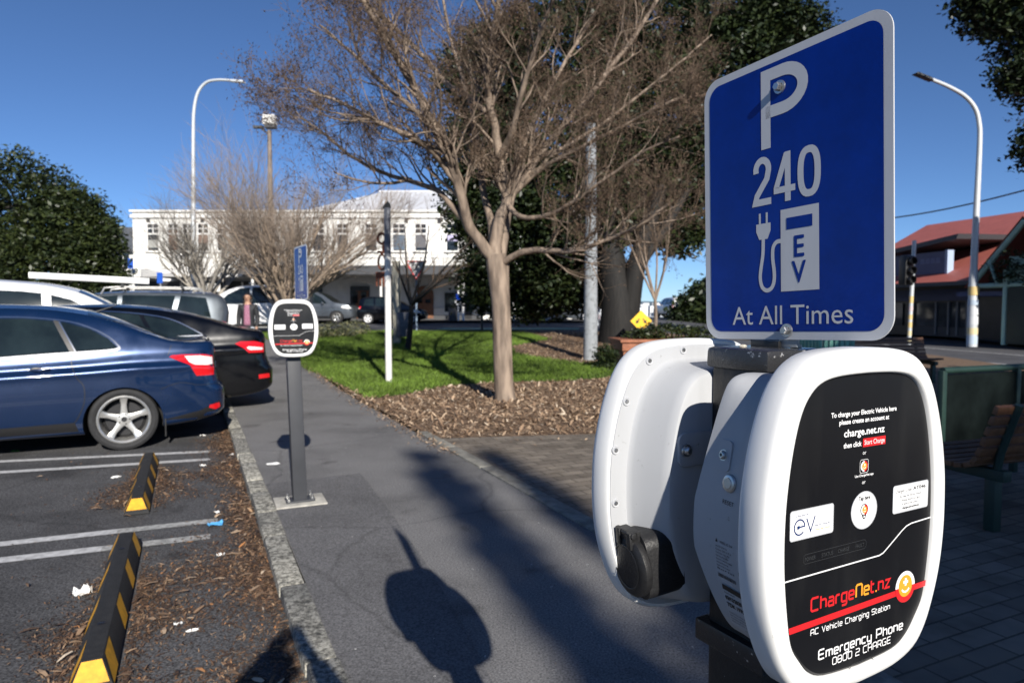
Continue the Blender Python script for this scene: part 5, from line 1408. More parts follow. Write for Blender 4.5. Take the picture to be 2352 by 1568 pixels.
# --- the rounder bare tree behind the far charger -----------------------
def bare_tree(label, base, crown_px, Y, n_main, h, spread, seed, mats, trunk_r, fork=.25, lv=3, seeds=3, kids=None, pale=False):
    rng = np.random.default_rng(seed)
    t = thing('bare_tree', label, 'tree', base, 0, 'bare winter trees')
    out = []
    PR = dict(wob=.16, up=.03, fwd=1.0, spread=.60, rise=.12, rmin=.0035, kids=kids or [0, 6, 5, 4, 4])
    for k in range(n_main):
        a = 2 * math.pi * k / n_main + rng.uniform(-.3, .3); tilt = rng.uniform(.25, 1.0) * spread
        d = np.array([math.cos(a) * tilt, math.sin(a) * tilt, 1.0]); d /= np.linalg.norm(d)
        p0 = np.array([math.cos(a) * trunk_r * .5, math.sin(a) * trunk_r * .5, h * fork * rng.uniform(.5, 1.0)])
        L1 = h * rng.uniform(.46, .66)
        pts = [p0]; dd = d.copy()
        for i in range(7):
            dd = dd + rnd_dir(rng) * .07 + np.array([math.cos(a), math.sin(a), 0]) * .02; dd /= np.linalg.norm(dd); pts.append(pts[-1] + dd * L1 / 7)
        R = np.linspace(trunk_r * .55, trunk_r * .14, 8)
        out.append((pts, R, 7, 9))
        for j in range(17):
            i = rng.integers(2, 8); s = rnd_dir(rng); nd = dd * .9 + s * .55 + np.array([0, 0, .2]); nd /= np.linalg.norm(nd)
            grow(out, pts[i], nd, h * rng.uniform(.14, .24), R[i] * .5, lv - 1, rng, PR)
    tr = [([np.array([0, 0, -.1]), np.array([0, 0, h * fork * .5]), np.array([0, 0, h * fork])], np.array([trunk_r * 1.1, trunk_r, trunk_r * .8]), 12, 9)]
    tubes_mesh('trunk', [b[:3] for b in tr], mats[0], t)
    tubes_mesh('branches', [b[:3] for b in out if b[1][0] > .012], mats[0], t)
    fn = [b for b in out if b[1][0] <= .012]
    tubes_mesh('twigs', [b[:3] for b in fn], mats[1], t)
    if seeds:
        seed_heads('seed_heads', [b[0][-1] for b in fn if b[3] == 0], seeds, .07, .030, M['twig_dark'], t, rng)
    return t
bp_ = at(662, 748, 22.0); bp_.z = gz(bp_.x, bp_.y)
bare_tree('round bare tree with many upright stems behind the far charger', bp_, None, 22, 20, 6.3, 1.0, 5, (mat('stem_bark', (.36, .28, .21), .8, var=.3, vscale=4), mat('grey_twig', (.27, .215, .17), .85, island=.4)), .115, .14, 3, 0, kids=[0, 5, 5, 4, 4])
bp_ = at(478, 742, 29.0); bp_.z = gz(bp_.x, bp_.y)
bare_tree('small pale barked bare tree in front of the white hotel', bp_, None, 29, 8, 6.0, .85, 9, (M['bark_pale'], mat('pale_twig', (.19, .165, .135), .85, island=.4)), .17, .24, 3, 0, kids=[0, 5, 5, 5, 4])

# --- leafy evergreens -----------------------------------------------------
def leaf_mat(name, base, rough=.45):
    m, nt, b = new_mat(name); N, L = nt.nodes.new, nt.links.new
    ge = N('ShaderNodeNewGeometry'); tc = N('ShaderNodeTexCoord')
    n = N('ShaderNodeTexNoise'); n.inputs['Scale'].default_value = .7; n.inputs['Detail'].default_value = 3; L(tc.outputs['Object'], n.inputs['Vector'])
    ad = N('ShaderNodeMath'); ad.operation = 'MULTIPLY_ADD'; ad.inputs[1].default_value = .6; L(ge.outputs['Random Per Island'], ad.inputs[0]); L(n.outputs['Fac'], ad.inputs[2])
    r = ramp(nt, [(.3, [c * .55 for c in base]), (.65, base), (1.0, (base[0] * 1.9, base[1] * 1.6, base[2] * 1.1))]); L(ad.outputs[0], r.inputs[0]); L(r.outputs[0], b.inputs['Base Color'])
    b.inputs['Roughness'].default_value = rough
    b.inputs['Specular IOR Level'].default_value = .35
    return m
M['leaf_dark'] = leaf_mat('dark_leaf', (.016, .027, .011))
M['leaf_mid'] = leaf_mat('mid_leaf', (.019, .030, .011))
M['leaf_grey'] = leaf_mat('grey_leaf', (.11, .125, .085), .7)
def leaves(name, blobs, per, size, m, parent, rng, shell=.55, clump=16, clump_r=.32, flat=.5, inside=None):
    """leaf-sized faces gathered in twig-end clumps through ellipsoid lobes; blobs: (centre, radii, weight)"""
    C = []
    for c, rr, w in blobs:
        n = int(per * w)
        d = rng.normal(size=(n, 3)); d /= np.linalg.norm(d, axis=1, keepdims=True)
        q = rng.uniform(shell ** 3, 1, size=(n, 1)) ** (1 / 3) * (1 + np.clip(rng.normal(scale=.08, size=(n, 1)), -.2, .13))
        C.append(np.array(c) + d * q * np.array(rr))
    C = np.concatenate(C)
    cr = clump_r * rng.uniform(.6, 1.3, size=(len(C), 1))
    P = np.repeat(C, clump, 0) + np.clip(rng.normal(size=(len(C) * clump, 3)), -1.5, 1.5) * np.repeat(cr, clump, 0) * np.array([1, 1, flat])
    n = len(P); a = rng.normal(size=(n, 3)); a[:, 2] *= .6; a /= np.linalg.norm(a, axis=1, keepdims=True)
    up = np.array([0, 0, 1.0]) + rng.normal(scale=.75, size=(n, 3)); b_ = np.cross(a, up); b_ /= np.maximum(np.linalg.norm(b_, axis=1, keepdims=True), 1e-6)
    s = size * rng.uniform(.6, 1.35, size=(n, 1))
    V = np.stack([P - a * s, P + b_ * s * .48 - a * s * .1, P + a * s, P - b_ * s * .48 - a * s * .1], 1).reshape(-1, 3)
    return np_mesh(name, V, np.arange(n * 4).reshape(-1, 4), m, parent)
def leafy_tree(name, label, base, blobs, per, size, trunks, m, seed, cat='tree', group='evergreen trees', bark=None, **kw):
    """blobs and trunks in world coordinates"""
    rng = np.random.default_rng(seed)
    t = thing(name, label, cat, base, 0, group); o = np.array(base)
    tb = []
    for pts, r0, r1 in trunks:
        p = np.array(crom([tuple(q) for q in pts], 5)); tb.append((p - o, np.linspace(r0, r1, len(p)), 10))
    # limbs reaching into each lobe
    top = np.array(trunks[0][0][-1])
    for c, rr, w in blobs:
        c = np.array(c); mid = (top * .6 + c * .4) + np.array([0, 0, -.1 * rr[2]])
        p = np.array(crom([tuple(top - np.array([0, 0, .3])), tuple(mid), tuple(c), tuple(c + rng.normal(size=3) * np.array(rr) * .4)], 4)); tb.append((p - o, np.linspace(trunks[0][2] * .6, .03, len(p)), 6))
        for k in range(3):
            d = rng.normal(size=3); d /= np.linalg.norm(d); p = np.array([c, c + d * np.array(rr) * .5, c + d * np.array(rr) * .9]); tb.append((p - o, np.linspace(.06, .015, 3), 5))
    tubes_mesh('trunk', tb, bark or M['bark_dark'], t)
    leaves('crown', [(np.array(c) - o, rr, w) for c, rr, w in blobs], per, size, m, t, rng, **kw)
    return t
def blob(px, py, Y, rx, rz, ry=None, w=1.0):
    """lobe from its outline in the picture and its distance"""
    k = Y / 1568.0; c = at(px, py, Y)
    return (tuple(c), (rx * k, (ry if ry is not None else (rx + rz) * .45 * k), rz * k), w)

# big pohutukawa behind the bare tree
b0_ = at(1418, 790, 20.0); b0_.z = gz(b0_.x, b0_.y)
T20 = 21.0
pb_ = [blob(1190, 560, T20 + .8, 130, 120), blob(1130, 470, T20 + .5, 110, 90, w=.8), blob(1310, 640, T20 + 1.5, 120, 70, w=.9), blob(1330, 470, T20, 150, 130), blob(1120, 350, T20 + .4, 110, 100, w=.9), blob(1280, 300, T20 + .6, 160, 140),
       blob(1440, 360, T20 + .2, 140, 130), blob(1530, 250, T20, 140, 140), blob(1610, 400, T20 + .3, 85, 90, w=.7), blob(1470, 470, T20 + .5, 100, 70, w=.7), blob(1680, 170, T20 + .4, 170, 130), blob(1760, 70, T20 + .8, 130, 80), blob(1500, 90, T20 + .4, 190, 110), blob(1300, 110, T20 + .8, 180, 120), blob(1130, 180, T20 + .6, 120, 110, w=.9), blob(1590, 520, T20 + .2, 40, 32, w=.16), blob(1560, 560, T20, 40, 26, w=.10), blob(1210, 690, T20 + 2.5, 150, 45, w=.5), blob(1370, 640, T20 + 1.5, 70, 60, w=.5), blob(1120, 640, T20 + 1.2, 65, 60, w=.4)]
leafy_tree('evergreen_tree', 'huge dark evergreen tree with thick black forked trunk behind the bare tree', b0_, pb_, 620, .085,
    [([b0_ + Vector((0, 0, -.1)), at(1420, 720, 20), at(1412, 640, 20.1), at(1395, 540, 20.4)], .60, .34), ([at(1440, 745, 20), at(1455, 640, 19.9), at(1475, 560, 19.9), at(1520, 430, 20.2)], .34, .2), ([at(1470, 600, 19.9), at(1530, 520, 20.2), at(1600, 400, 20.6)], .2, .1)],
    M['leaf_dark'], 21, clump=20, clump_r=.27)
# clipped evergreen beyond the parked cars
lb = at(60, 740, 33.0); lb.z = gz(lb.x, lb.y)
leafy_tree('evergreen_tree', 'wide dark green tree left of the white hotel beyond the cars', lb,
    [blob(40, 470, 33, 135, 120), blob(160, 520, 32.5, 95, 85), blob(215, 580, 32, 55, 58, w=.7), blob(100, 610, 31.5, 130, 80), blob(-70, 540, 33, 130, 150), blob(215, 530, 32.5, 36, 30, w=.3), blob(240, 640, 32, 36, 36, w=.4)], 560, .11,
    [([lb, at(60, 650, 33), at(70, 560, 33)], .4, .25)], M['leaf_mid'], 22, clump=20, clump_r=.34)
# smaller dark tree at the end of the street
rb = at(1600, 755, 50.0); rb.z = gz(rb.x, rb.y)
leafy_tree('evergreen_tree', 'dark rounded tree beyond the white car, left of the big sign', rb, [blob(1605, 715, 50, 52, 45), blob(1640, 680, 50, 50, 40), blob(1575, 735, 50, 30, 28, w=.5), blob(1640, 740, 50, 60, 40, w=.8)], 200, .22, [([rb, at(1600, 720, 50)], .3, .2)], M['leaf_dark'], 23, clump=16, clump_r=.5)
# overhanging tree, upper right; its trunk stands outside the frame
ob = Vector((18.9, 18.8, 0.09))
leafy_tree('overhanging_tree', 'black green foliage hanging into the sky from the upper right corner', ob,
    [blob(2300, 25, 18.6, 75, 55, w=.6), blob(2395, 70, 18.8, 100, 90, w=.9), blob(2350, 180, 18.6, 44, 40, w=.4), blob(2245, 2, 18.7, 45, 24, w=.22), blob(2420, 335, 18.9, 70, 60, w=.5), blob(2480, 200, 19, 110, 160, w=.9), blob(2400, -110, 19, 190, 110, w=1)], 330, .085,
    [([ob, ob + Vector((.1, 0, 3.4)), ob + Vector((-.6, -.2, 7.6))], .40, .24)], M['leaf_dark'], 24, clump=20, clump_r=.24)
# trees behind the viewpoint, placed so their shade lies across the path and the bench
def shade_at(gx, gy, h):
    k = h / math.tan(SUN_EL); return (gx + SUN_XY.x * k, gy + SUN_XY.y * k, h)
sb = Vector((8.9, -15.0, 0))
sblobs = []
for gx, gy, h, r in ((2.3, 3.0, 9.5, 1.25), (3.6, 4.3, 9.5, 1.15), (1.75, 1.7, 9.2, 1.0), (3.3, 2.0, 9.0, 1.5), (4.9, 3.3, 9.8, 1.5), (5.3, 5.8, 10.2, 1.2), (2.5, .3, 8.6, 1.2), (6.6, 4.6, 10, 1.5), (4.6, .8, 8.8, 1.6), (1.0, .9, 8.9, .55), (7.5, 7.6, 10.5, 1.3), (6.3, 7.9, 10.5, .7), (7.4, 12.9, 11, 1.6), (6.2, 6.4, 10.3, 1.0)):
    sblobs.append((shade_at(gx, gy, h), (r, r * .9, r * .55), r * r * .6))
leafy_tree('shade_tree', 'broad evergreen behind the viewpoint, shading the bench and brick paving', sb, sblobs, 420, .11, [([sb, sb + Vector((.1, -.4, 4)), sb + Vector((-.6, -1.6, 8))], .35, .2)], M['leaf_dark'], 25, clump=15, clump_r=.24)
s2 = Vector((10.2, -3.4, 0))  # unseen tree added to keep sky light off the bench area
leafy_tree('shade_tree', 'second broad evergreen, added unseen right of the viewpoint to block sky light over the bench', s2, [((9.9, -4.2, 7.6), (2.4, 2.2, 1.5), 1.6), ((11.2, -1.4, 7.0), (2.6, 2.2, 1.6), 1.6), ((12.0, -6.0, 8.2), (3.0, 2.6, 1.7), 1.8), ((13.6, -2.5, 5.2), (2.4, 2.4, 1.8), 1.4), ((14.5, 1.5, 5.5), (2.2, 2.2, 2.0), 1.2)], 300, .16, [([s2, s2 + Vector((.1, 0, 3)), s2 + Vector((.3, -.3, 6.2))], .38, .24)], M['leaf_dark'], 29, clump=16, clump_r=.30)
for i, (gx, gy, h, rr, lb_) in enumerate(((-.92, 6.75, 11.5, .17, 'slim cypress, an added stand-in behind the viewpoint casting the long blurred stripe on the path'), (-.22, 6.7, 11.5, .13, 'thinner cypress, an added stand-in behind the viewpoint casting the stripe over the bricks'))):
    tip = Vector(shade_at(gx, gy, h)); base = Vector((tip.x, tip.y, 0))  # cypress form added out of view to cast each shadow stripe
    bl = [((tip.x, tip.y, z), (rr * (.8 + (h - z) * .055), rr * (.8 + (h - z) * .055), .75), .3 + (h - z) * .05) for z in np.arange(h - .6, 3.0, -.9)]
    leafy_tree('cypress_caster', lb_, base, bl, 210, .07, [([base, base + Vector((0, 0, h * .5)), base + Vector((0, 0, h - .2))], .14, .03)], M['leaf_dark'], 40 + i, clump=14, clump_r=.07, group='added casters behind the viewpoint')

# ================================================================== BUILDINGS
M['bld_white'] = mat('white_render', (.74, .73, .69), .85, var=.08, vscale=.8, bump=.15, bscale=6)
M['bld_trim'] = mat('white_trim', (.80, .79, .76), .7)
M['bld_glass'] = mat('window_glass', (.018, .022, .026), .06, var=.6, vscale=.8)
M['bld_dark'] = mat('dark_shopfront', (.03, .03, .032), .35, var=.5, vscale=1.2)
M['weatherboard'] = mat('weatherboard', (.74, .74, .74), .8, var=.08, vscale=2)
M['roof_pale'] = mat('pale_roof', (.60, .61, .64), .55, var=.10, vscale=1.5)
M['roof_slate'] = mat('slate_roof', (.10, .11, .125), .7, var=.15, vscale=3)
M['fascia'] = mat('dark_fascia', (.055, .058, .065), .6)
M['timber_door'] = mat('timber_door', (.20, .085, .04), .5, var=.35, vscale=6)
M['soffit'] = mat('soffit', (.42, .42, .42), .8)
YF = 44.6
k45 = YF / 1568.0
def BX(px): return (px - 1176) * k45
def BZ(py): return at(0, py, YF).z
GZ0 = gz(0, YF) + .09
hot = thing('hotel_building', 'long white two storey corner hotel with dark verandah and sash windows', 'building', (0, YF, 0))
def part(name, boxes, m, parent, bevel=0.0):
    b = MB()
    for c, s_ in boxes: b.box(c, s_)
    return b.build(name, m, parent, bevel=bevel)
def bx(x0, x1, y0, y1, z0, z1): return (((x0 + x1) / 2, (y0 + y1) / 2, (z0 + z1) / 2), (abs(x1 - x0), abs(y1 - y0), abs(z1 - z0)))
xl, xr = BX(311), BX(1350)
top_z, ver_z, ver_b = BZ(487), BZ(617), BZ(637)
part('upper_wall', [bx(xl, xr, 0, 14, ver_z, top_z)], M['bld_white'], hot)
part('cornice', [bx(xl - .1, xr + .1, -.14, -.002, top_z - .38, top_z - .16)], M['bld_trim'], hot)
part('parapet_cap', [bx(xl - .12, xr + .12, -.18, .2, top_z, top_z + .12)], M['bld_trim'], hot)
part('string_course', [bx(xl, xr, -.06, -.002, BZ(590) - .06, BZ(590) + .06)], M['bld_trim'], hot)
# hipped roof
b = MB(); x0, x1 = BX(690), BX(1330); ez = top_z + .13; rz = at(0, 433, YF + 5).z
b.add([(x0, .5, ez), (x1, .5, ez), (x1, 13.5, ez), (x0, 13.5, ez), (x0 + 4.2, 6.5, rz), (x1 - 4, 6.5, rz)], [(0, 1, 5, 4), (1, 2, 5), (2, 3, 4, 5), (3, 0, 4), (0, 3, 2, 1)])
for i in range(44):
    t_ = i / 43; xa = x0 + .3 + (x1 - x0 - .6) * t_; f = min(1, (xa - x0) / 4.2, (x1 - xa) / 4.0)
    b.tube([(xa, .5, ez + .03), (xa, .5 + 6 * f, ez + (rz - ez) * f + .03)], .025, 4)
b.build('roof', M['roof_pale'], hot)
part('roof_cap', [bx(x0 + 4.0, x1 - 3.9, 6.35, 6.65, rz - .03, rz + .10)], M['roof_pale'], hot)
def sash(px, w_px=24, y0=515, y1=575, blind=None):
    cx = BX(px); w = w_px * k45; z0, z1 = BZ(y1), BZ(y0)
    b = MB(); b.box((cx, -.012, (z0 + z1) / 2), (w, .03, z1 - z0)); wn_ = b.build('window', M['bld_glass'], hot)
    fr = [bx(cx - w / 2 - .10, cx - w / 2, -.07, -.003, z0 - .06, z1 + .10), bx(cx + w / 2, cx + w / 2 + .10, -.07, -.003, z0 - .06, z1 + .10), bx(cx - w / 2, cx + w / 2, -.07, -.003, z1, z1 + .10),
          bx(cx - w / 2, cx + w / 2, -.05, -.028, z0 + (z1 - z0) * .60, z0 + (z1 - z0) * .66), bx(cx - .03, cx + .03, -.046, -.028, z0 + (z1 - z0) * .66, z1), bx(cx - w / 2, cx + w / 2, -.043, -.028, z0 + (z1 - z0) * .82, z0 + (z1 - z0) * .85)]
    b = MB()
    for c, s_ in fr: b.box(c, s_)
    b.build('frame', M['bld_trim'], wn_)
    b = MB(); b.box((cx, -.08, z0 - .09), (w + .34, .16, .07)); b.build('sill', M['bld_trim'], wn_)
    if blind:
        b = MB(); b.box((cx, -.029, z0 + (z1 - z0) * blind[0]), (w * .96, .004, (z1 - z0) * blind[1])); b.build('blind', mat('blind', blind[2], .8), wn_)
for px, kw in ((358, dict(blind=(.25, .3, (.30, .30, .28)))), (404, dict(w_px=22, blind=(.40, .75, (.16, .09, .06)))), (437, dict(w_px=20)), (472, dict(w_px=22, blind=(.45, .35, (.20, .12, .09)))), (515, dict(w_px=20)), (570, {}), (625, dict(blind=(.3, .5, (.35, .33, .30)))), (680, {}), (735, {}), (790, {}), (855, dict(blind=(.42, .30, (.22, .17, .15)))), (918, dict(w_px=26, blind=(.30, .55, (.10, .14, .19)))), (968, dict(w_px=24, blind=(.35, .5, (.12, .12, .13)))), (1040, dict(w_px=25, blind=(.5, .28, (.45, .42, .60)))), (1100, {}), (1160, {}), (1225, {}), (1290, {})): sash(px, **kw)
for px in (347, 470, 883, 935, 1010, 1090): part('vent', [bx(BX(px) - .12, BX(px) + .12, -.02, .02, BZ(506) - .2, BZ(506) + .35)], M['bld_dark'], hot)
# verandah over the pavement, right half dark, left half with pale fascia
vx0 = BX(612)
part('verandah_roof', [bx(vx0, xr + .2, -4.6, -.003, ver_b + .12, ver_z - .1)], M['fascia'], hot)
part('verandah_soffit', [bx(vx0 + .05, xr + .1, -4.55, -.01, ver_b + .02, ver_b + .115)], M['soffit'], hot)
part('verandah_fascia', [bx(vx0, xr + .2, -4.68, -4.603, ver_b - .02, ver_z - .06)], M['fascia'], hot)
part('canopy', [bx(BX(400), vx0 - .05, -3.6, -.003, ver_b - .1, ver_b + .10)], M['soffit'], hot)
part('canopy_fascia', [bx(BX(470), vx0 - .05, -3.7, -3.603, ver_b - .12, ver_b + .42)], M['bld_trim'], hot)
for px in (640, 760, 905, 1075, 1180, 1262, 1335): 
    b = MB(); b.tube([(BX(px), -4.35, GZ0), (BX(px), -4.35, ver_b + .03)], .075, 10); b.build('verandah_post', M['bld_trim'], hot, smooth=40)
# ground floor walls
g0, g1, dado = GZ0, ver_z - .02, BZ(707)
part('ground_wall', [bx(xl, xr, .02, 13.9, g0, g1 - .02)], M['weatherboard'], hot)
def dado_piece(p0, p1): part('dado', [bx(BX(p0), BX(p1), -.06, .017, g0 + .25, dado)], M['bld_trim'], hot)
for p0, p1 in ((752, 806), (850, 953), (997, 1066), (1086, 1340)): dado_piece(p0, p1)
part('plinth', [bx(xl, xr, -.09, .015, g0, g0 + .24)], M['fascia'], hot)
part('shop_front', [bx(BX(320), BX(742), -.10, .012, g0 + .1, ver_b - .25)], M['bld_dark'], hot)
for px in (420, 505, 560, 600, 665, 705): part('shop_mullion', [bx(BX(px) - .06, BX(px) + .06, -.14, -.102, g0 + .1, ver_b - .3)], M['bld_trim'], hot)
part('shop_sign', [bx(BX(525), BX(555), -3.2, -3.1, BZ(672), BZ(655))], M['bld_trim'], hot)
# doors and shop windows
def door(p0, p1, arched=False):
    x0, x1 = BX(p0), BX(p1); zt = BZ(657) if not arched else BZ(675); w = x1 - x0
    pts = [(x0, g0 + .05), (x1, g0 + .05), (x1, zt)] + ([((x0 + x1) / 2 + w / 2 * math.cos(a), zt + w / 2 * math.sin(a) * .9) for a in [rad(i * 15) for i in range(1, 12)]] if arched else []) + [(x0, zt)]
    b = MB(); b.prism(pts, -.10, .01); d_ = b.build('door', M['bld_dark'] if not arched else M['timber_door'], hot)
    if not arched: part('door_leaf', [bx(x0 + w * .30, x1 - .05, -.14, -.102, g0 + .06, zt - .3)], M['timber_door'], d_)
    for i in range(2): part('door_pane', [bx(x0 + w * (.12 + i * .45), x0 + w * (.40 + i * .45), -.165, -.145 if not arched else -.102, g0 + 1.05, zt - .35)], M['bld_glass'], d_)
door(806, 850); door(954, 996, True)
part('shop_window', [bx(BX(1022), BX(1060), -.08, .012, BZ(716), BZ(672))], M['bld_glass'], hot)
part('passage', [bx(BX(1068), BX(1084), -.10, .012, g0, ver_b - .1)], M['bld_dark'], hot)
for p0, p1 in ((1100, 1112), (1135, 1170), (1185, 1255), (1265, 1302), (1310, 1335)): part('shop_window', [bx(BX(p0), BX(p1), -.10, -.062, BZ(725), BZ(668))], M['bld_glass'], hot)
for px, w_ in ((1118, .3), (1175, .25), (1260, .2), (1306, .2)): part('pilaster', [bx(BX(px) - w_, BX(px) + w_, -.16, -.062, g0, ver_b - .1)], M['bld_trim'], hot)
part('strip_light', [bx(BX(705), BX(730), -2.1, -2.0, ver_b - .06, ver_b + .01)], M['bld_trim'], hot)
part('strip_light', [bx(BX(1055), BX(1080), -2.1, -2.0, ver_b - .06, ver_b + .01)], M['bld_trim'], hot)
part('wall_sign', [bx(BX(780), BX(790), -.30, -.26, BZ(668), BZ(655))], M['bld_trim'], hot)

# lower slate-roofed wing at the left
annex = thing('annex_building', 'low cream annex with slate roof, half hidden by the left tree', 'building', (0, YF + 3, 0))
ax0, ax1 = BX(100) * 1.05, BX(306); az = BZ(568)
part('wall', [bx(ax0, ax1, 0, 8, GZ0, az)], M['bld_white'], annex)
b = MB(); b.add([(ax0 - .3, -.4, az - .05), (ax1, -.4, az - .05), (ax1, 8.4, az - .05), (ax0 - .3, 8.4, az - .05), (ax0 + .8, 4, az + 2.1), (ax1, 4, az + 2.1)], [(0, 1, 5, 4), (1, 2, 5), (2, 3, 4, 5), (3, 0, 4), (3, 2, 1, 0)]); b.build('roof', M['roof_slate'], annex)
for px in (282, 240, 180):
    x = BX(px) * 1.06; b = MB(); b.box((x, -.02, BZ(610)), (.8, .06, 1.9)); w_ = b.build('window', M['bld_glass'], annex)
    b = MB(); b.box((x, -.06, BZ(610)), (.06, .04, 1.9)); b.box((x, -.062, BZ(610)), (.8, .04, .06)); b.build('frame', M['bld_trim'], w_)
part('awning', [bx(BX(285), BX(375), -5.6, -2.6, BZ(640), BZ(622))], M['bld_trim'], annex)

# red roofed market building across the street on the right
RA = Vector((19.6, 29.2, 0)); RD = Vector((-.16, .987, 0)).normalized(); RN = Vector((-RD.y, RD.x, 0))   # facade faces RN
M['roof_red'] = mat('red_roof', (.43, .125, .10), .6, var=.12, vscale=2.5, bump=.15, bscale=12)
M['mint'] = mat('mint_paint', (.42, .62, .53), .6)
M['shop_blue'] = mat('blue_fascia', (.03, .05, .15), .5)
mk = thing('market_building', 'single storey shop building with broad red roof across the street', 'building', (RA.x, RA.y, .09), math.atan2(RD.y, RD.x))
# local x along the street (away), y towards the street
ra = Vector((-.16, .987, 0)).normalized()
def RX(px, off=0.0):     # position along the facade for a picture column, off metres towards the street
    u = (px - 1176) / 1568.0; q = RA + RN * off; return (u * q.y - q.x) / (RD.x - u * RD.y)
def RZ(px, py, off=0.0):
    q = RA + RN * off + RD * RX(px, off); return at(px, py, q.y).z - .09
x_near, x_far = -16.0, RX(1960)
eave = RZ(2150, 648, 2.0)
part('wall', [bx(x_near, x_far, -9, 0, 0, eave)], M['bld_dark'], mk)
b = MB(); xa, xb = x_near - .3, x_far + .4
rn0, rf0 = RX(2350, -4.5), RX(2122, -4.5); zn0, zf0 = RZ(2350, 484, -4.5), RZ(2122, 517, -4.5)
zna = zn0 + (zn0 - zf0) / (rn0 - rf0) * (xa - rn0)
b.add([(xa, 2.0, eave - .05), (xb, 2.0, eave - .05), (xb, -9.5, eave - .05), (xa, -9.5, eave - .05), (xa + .2, -4.5, zna), (rf0, -4.5, zf0)], [(0, 1, 5, 4), (1, 2, 5), (2, 3, 4, 5), (3, 0, 4), (3, 2, 1, 0)]); b.build('roof', M['roof_red'], mk)
part('gutter', [bx(xa, xb, 2.0, 2.14, eave - .16, eave + .0)], M['fascia'], mk)
# blue dormer sign panel
dx0, dx1 = RX(2168, 1.15), RX(2035, 1.15); dz0, dz1 = RZ(2110, 633, 1.15), RZ(2110, 582, 1.15)
part('dormer_sign', [bx(dx0, dx1, .95, 1.15, dz0, dz1)], M['shop_blue'], mk)
part('dormer_edge', [bx(dx0 - .14, dx0 - .003, .9, 1.2, dz0 - .05, dz1 + .05)], mat('pale_blue', (.35, .45, .6), .6), mk)
b = MB(); b.prism([(dx0 - 1.0, dz1 + .62), (dx0 - .9, dz1 + .42), (dx1, dz1 + .02), (dx1, dz1 + .22)], -1.6, 1.5); b.build('dormer_roof', M['fascia'], mk)
lt = MB(); MX = Matrix.Translation((0, 1.152, 0)) @ Matrix.Rotation(math.pi, 4, 'Z')
for i, x in enumerate(np.linspace(-RX(2115, 1.15), -RX(2150, 1.15), 4)): lt.add([(x - .13, -.004, dz0 + .5), (x + .13, -.004, dz0 + .5), (x + .10, -.004, dz0 + .72), (x - .10, -.004, dz0 + .72)], [(0, 1, 2, 3)], 0, MX)
lt.build('faded_lettering', mat('faded_print', (.13, .16, .28), .6), mk, fix=False)
part('fascia_board', [bx(RX(2240), x_far, .05, .12, eave - .75, eave - .25)], M['shop_blue'], mk)
M['shop_glass'] = mat('shop_glass', (.06, .065, .07), .06, var=.7, vscale=.6)
for p0, p1 in ((2052, 2075), (2108, 2150), (2158, 2180), (2186, 2200), (2205, 2222)): part('shop_window', [bx(RX(p1), RX(p0), .02, .07, .45, eave - .85)], M['shop_glass'], mk)
for p in (2100, 2154, 2183, 2203, 2226): part('shop_mullion', [bx(RX(p) - .05, RX(p) + .05, .05, .14, .1, eave - .8)], mat('mullion_grey', (.16, .17, .19), .5), mk)
part('stall_riser', [bx(RX(2226), RX(2100), .03, .10, .02, .42)], M['fascia'], mk)
part('blue_awning', [bx(RX(2300, 2.6), RX(2195, 2.6), .1, 2.6, eave - .62, eave - .45)], M['shop_blue'], mk)
# gabled porch with mint trusses
gx0, gx1 = RX(2490, 2.9), RX(2226, 2.9)
b = MB(); gm = (gx0 + gx1) / 2; gw = (gx1 - gx0) / 2
for s_ in (-1, 1):
    b.tube([(gm + s_ * gw, 2.9, eave - .25), (gm, 2.9, eave + 1.95)], .10, 6); b.tube([(gm + s_ * gw * .45, 2.9, eave - .25), (gm + s_ * gw * .62, 2.9, eave + .55)], .06, 6)
b.tube([(gm - gw, 2.9, eave - .25), (gm + gw, 2.9, eave - .25)], .09, 6); b.build('gable_truss', M['mint'], mk)
b = MB(); b.add([(gm - gw - .2, 3.0, eave - .3), (gm, 3.0, eave + 2.1), (gm + gw + .2, 3.0, eave - .3), (gm - gw - .2, -2.5, eave - .3), (gm, -2.5, eave + 2.1), (gm + gw + .2, -2.5, eave - .3)], [(0, 1, 4, 3), (1, 2, 5, 4)]); b.build('gable_roof', M['roof_red'], mk)
b = MB(); b.tube([(gm - gw + .2, 2.9, 0), (gm - gw + .2, 2.9, eave - .2)], .10, 8); b.build('porch_post', mat('worn_post', (.30, .27, .2), .8, var=.3, vscale=5), mk, smooth=40)
b = MB(); b.tube([(RX(2308, 2.9), 2.9, 0), (RX(2308, 2.9), 2.9, eave + .3)], .10, 8); b.build('porch_post', M['mint'], mk, smooth=40)
part('hoarding', [bx(RX(2440, 2.95), RX(2314, 2.95), 2.93, 3.0, .05, eave - .35)], mat('dark_green_board', (.012, .022, .016), .6, var=.4, vscale=1), mk)

rngv = np.random.default_rng(5)
leaves('climbing_plant', [((RX(2350, 3.1), 3.05, eave + .35), (1.5, .12, .62), 1.0)], 130, .06, M['leaf_mid'], mk, rngv, clump=12, clump_r=.14)
part('gable_board', [bx(RX(2480, 2.8), RX(2312, 2.8), 2.72, 2.80, eave - .3, eave + .75)], M['mint'], mk)
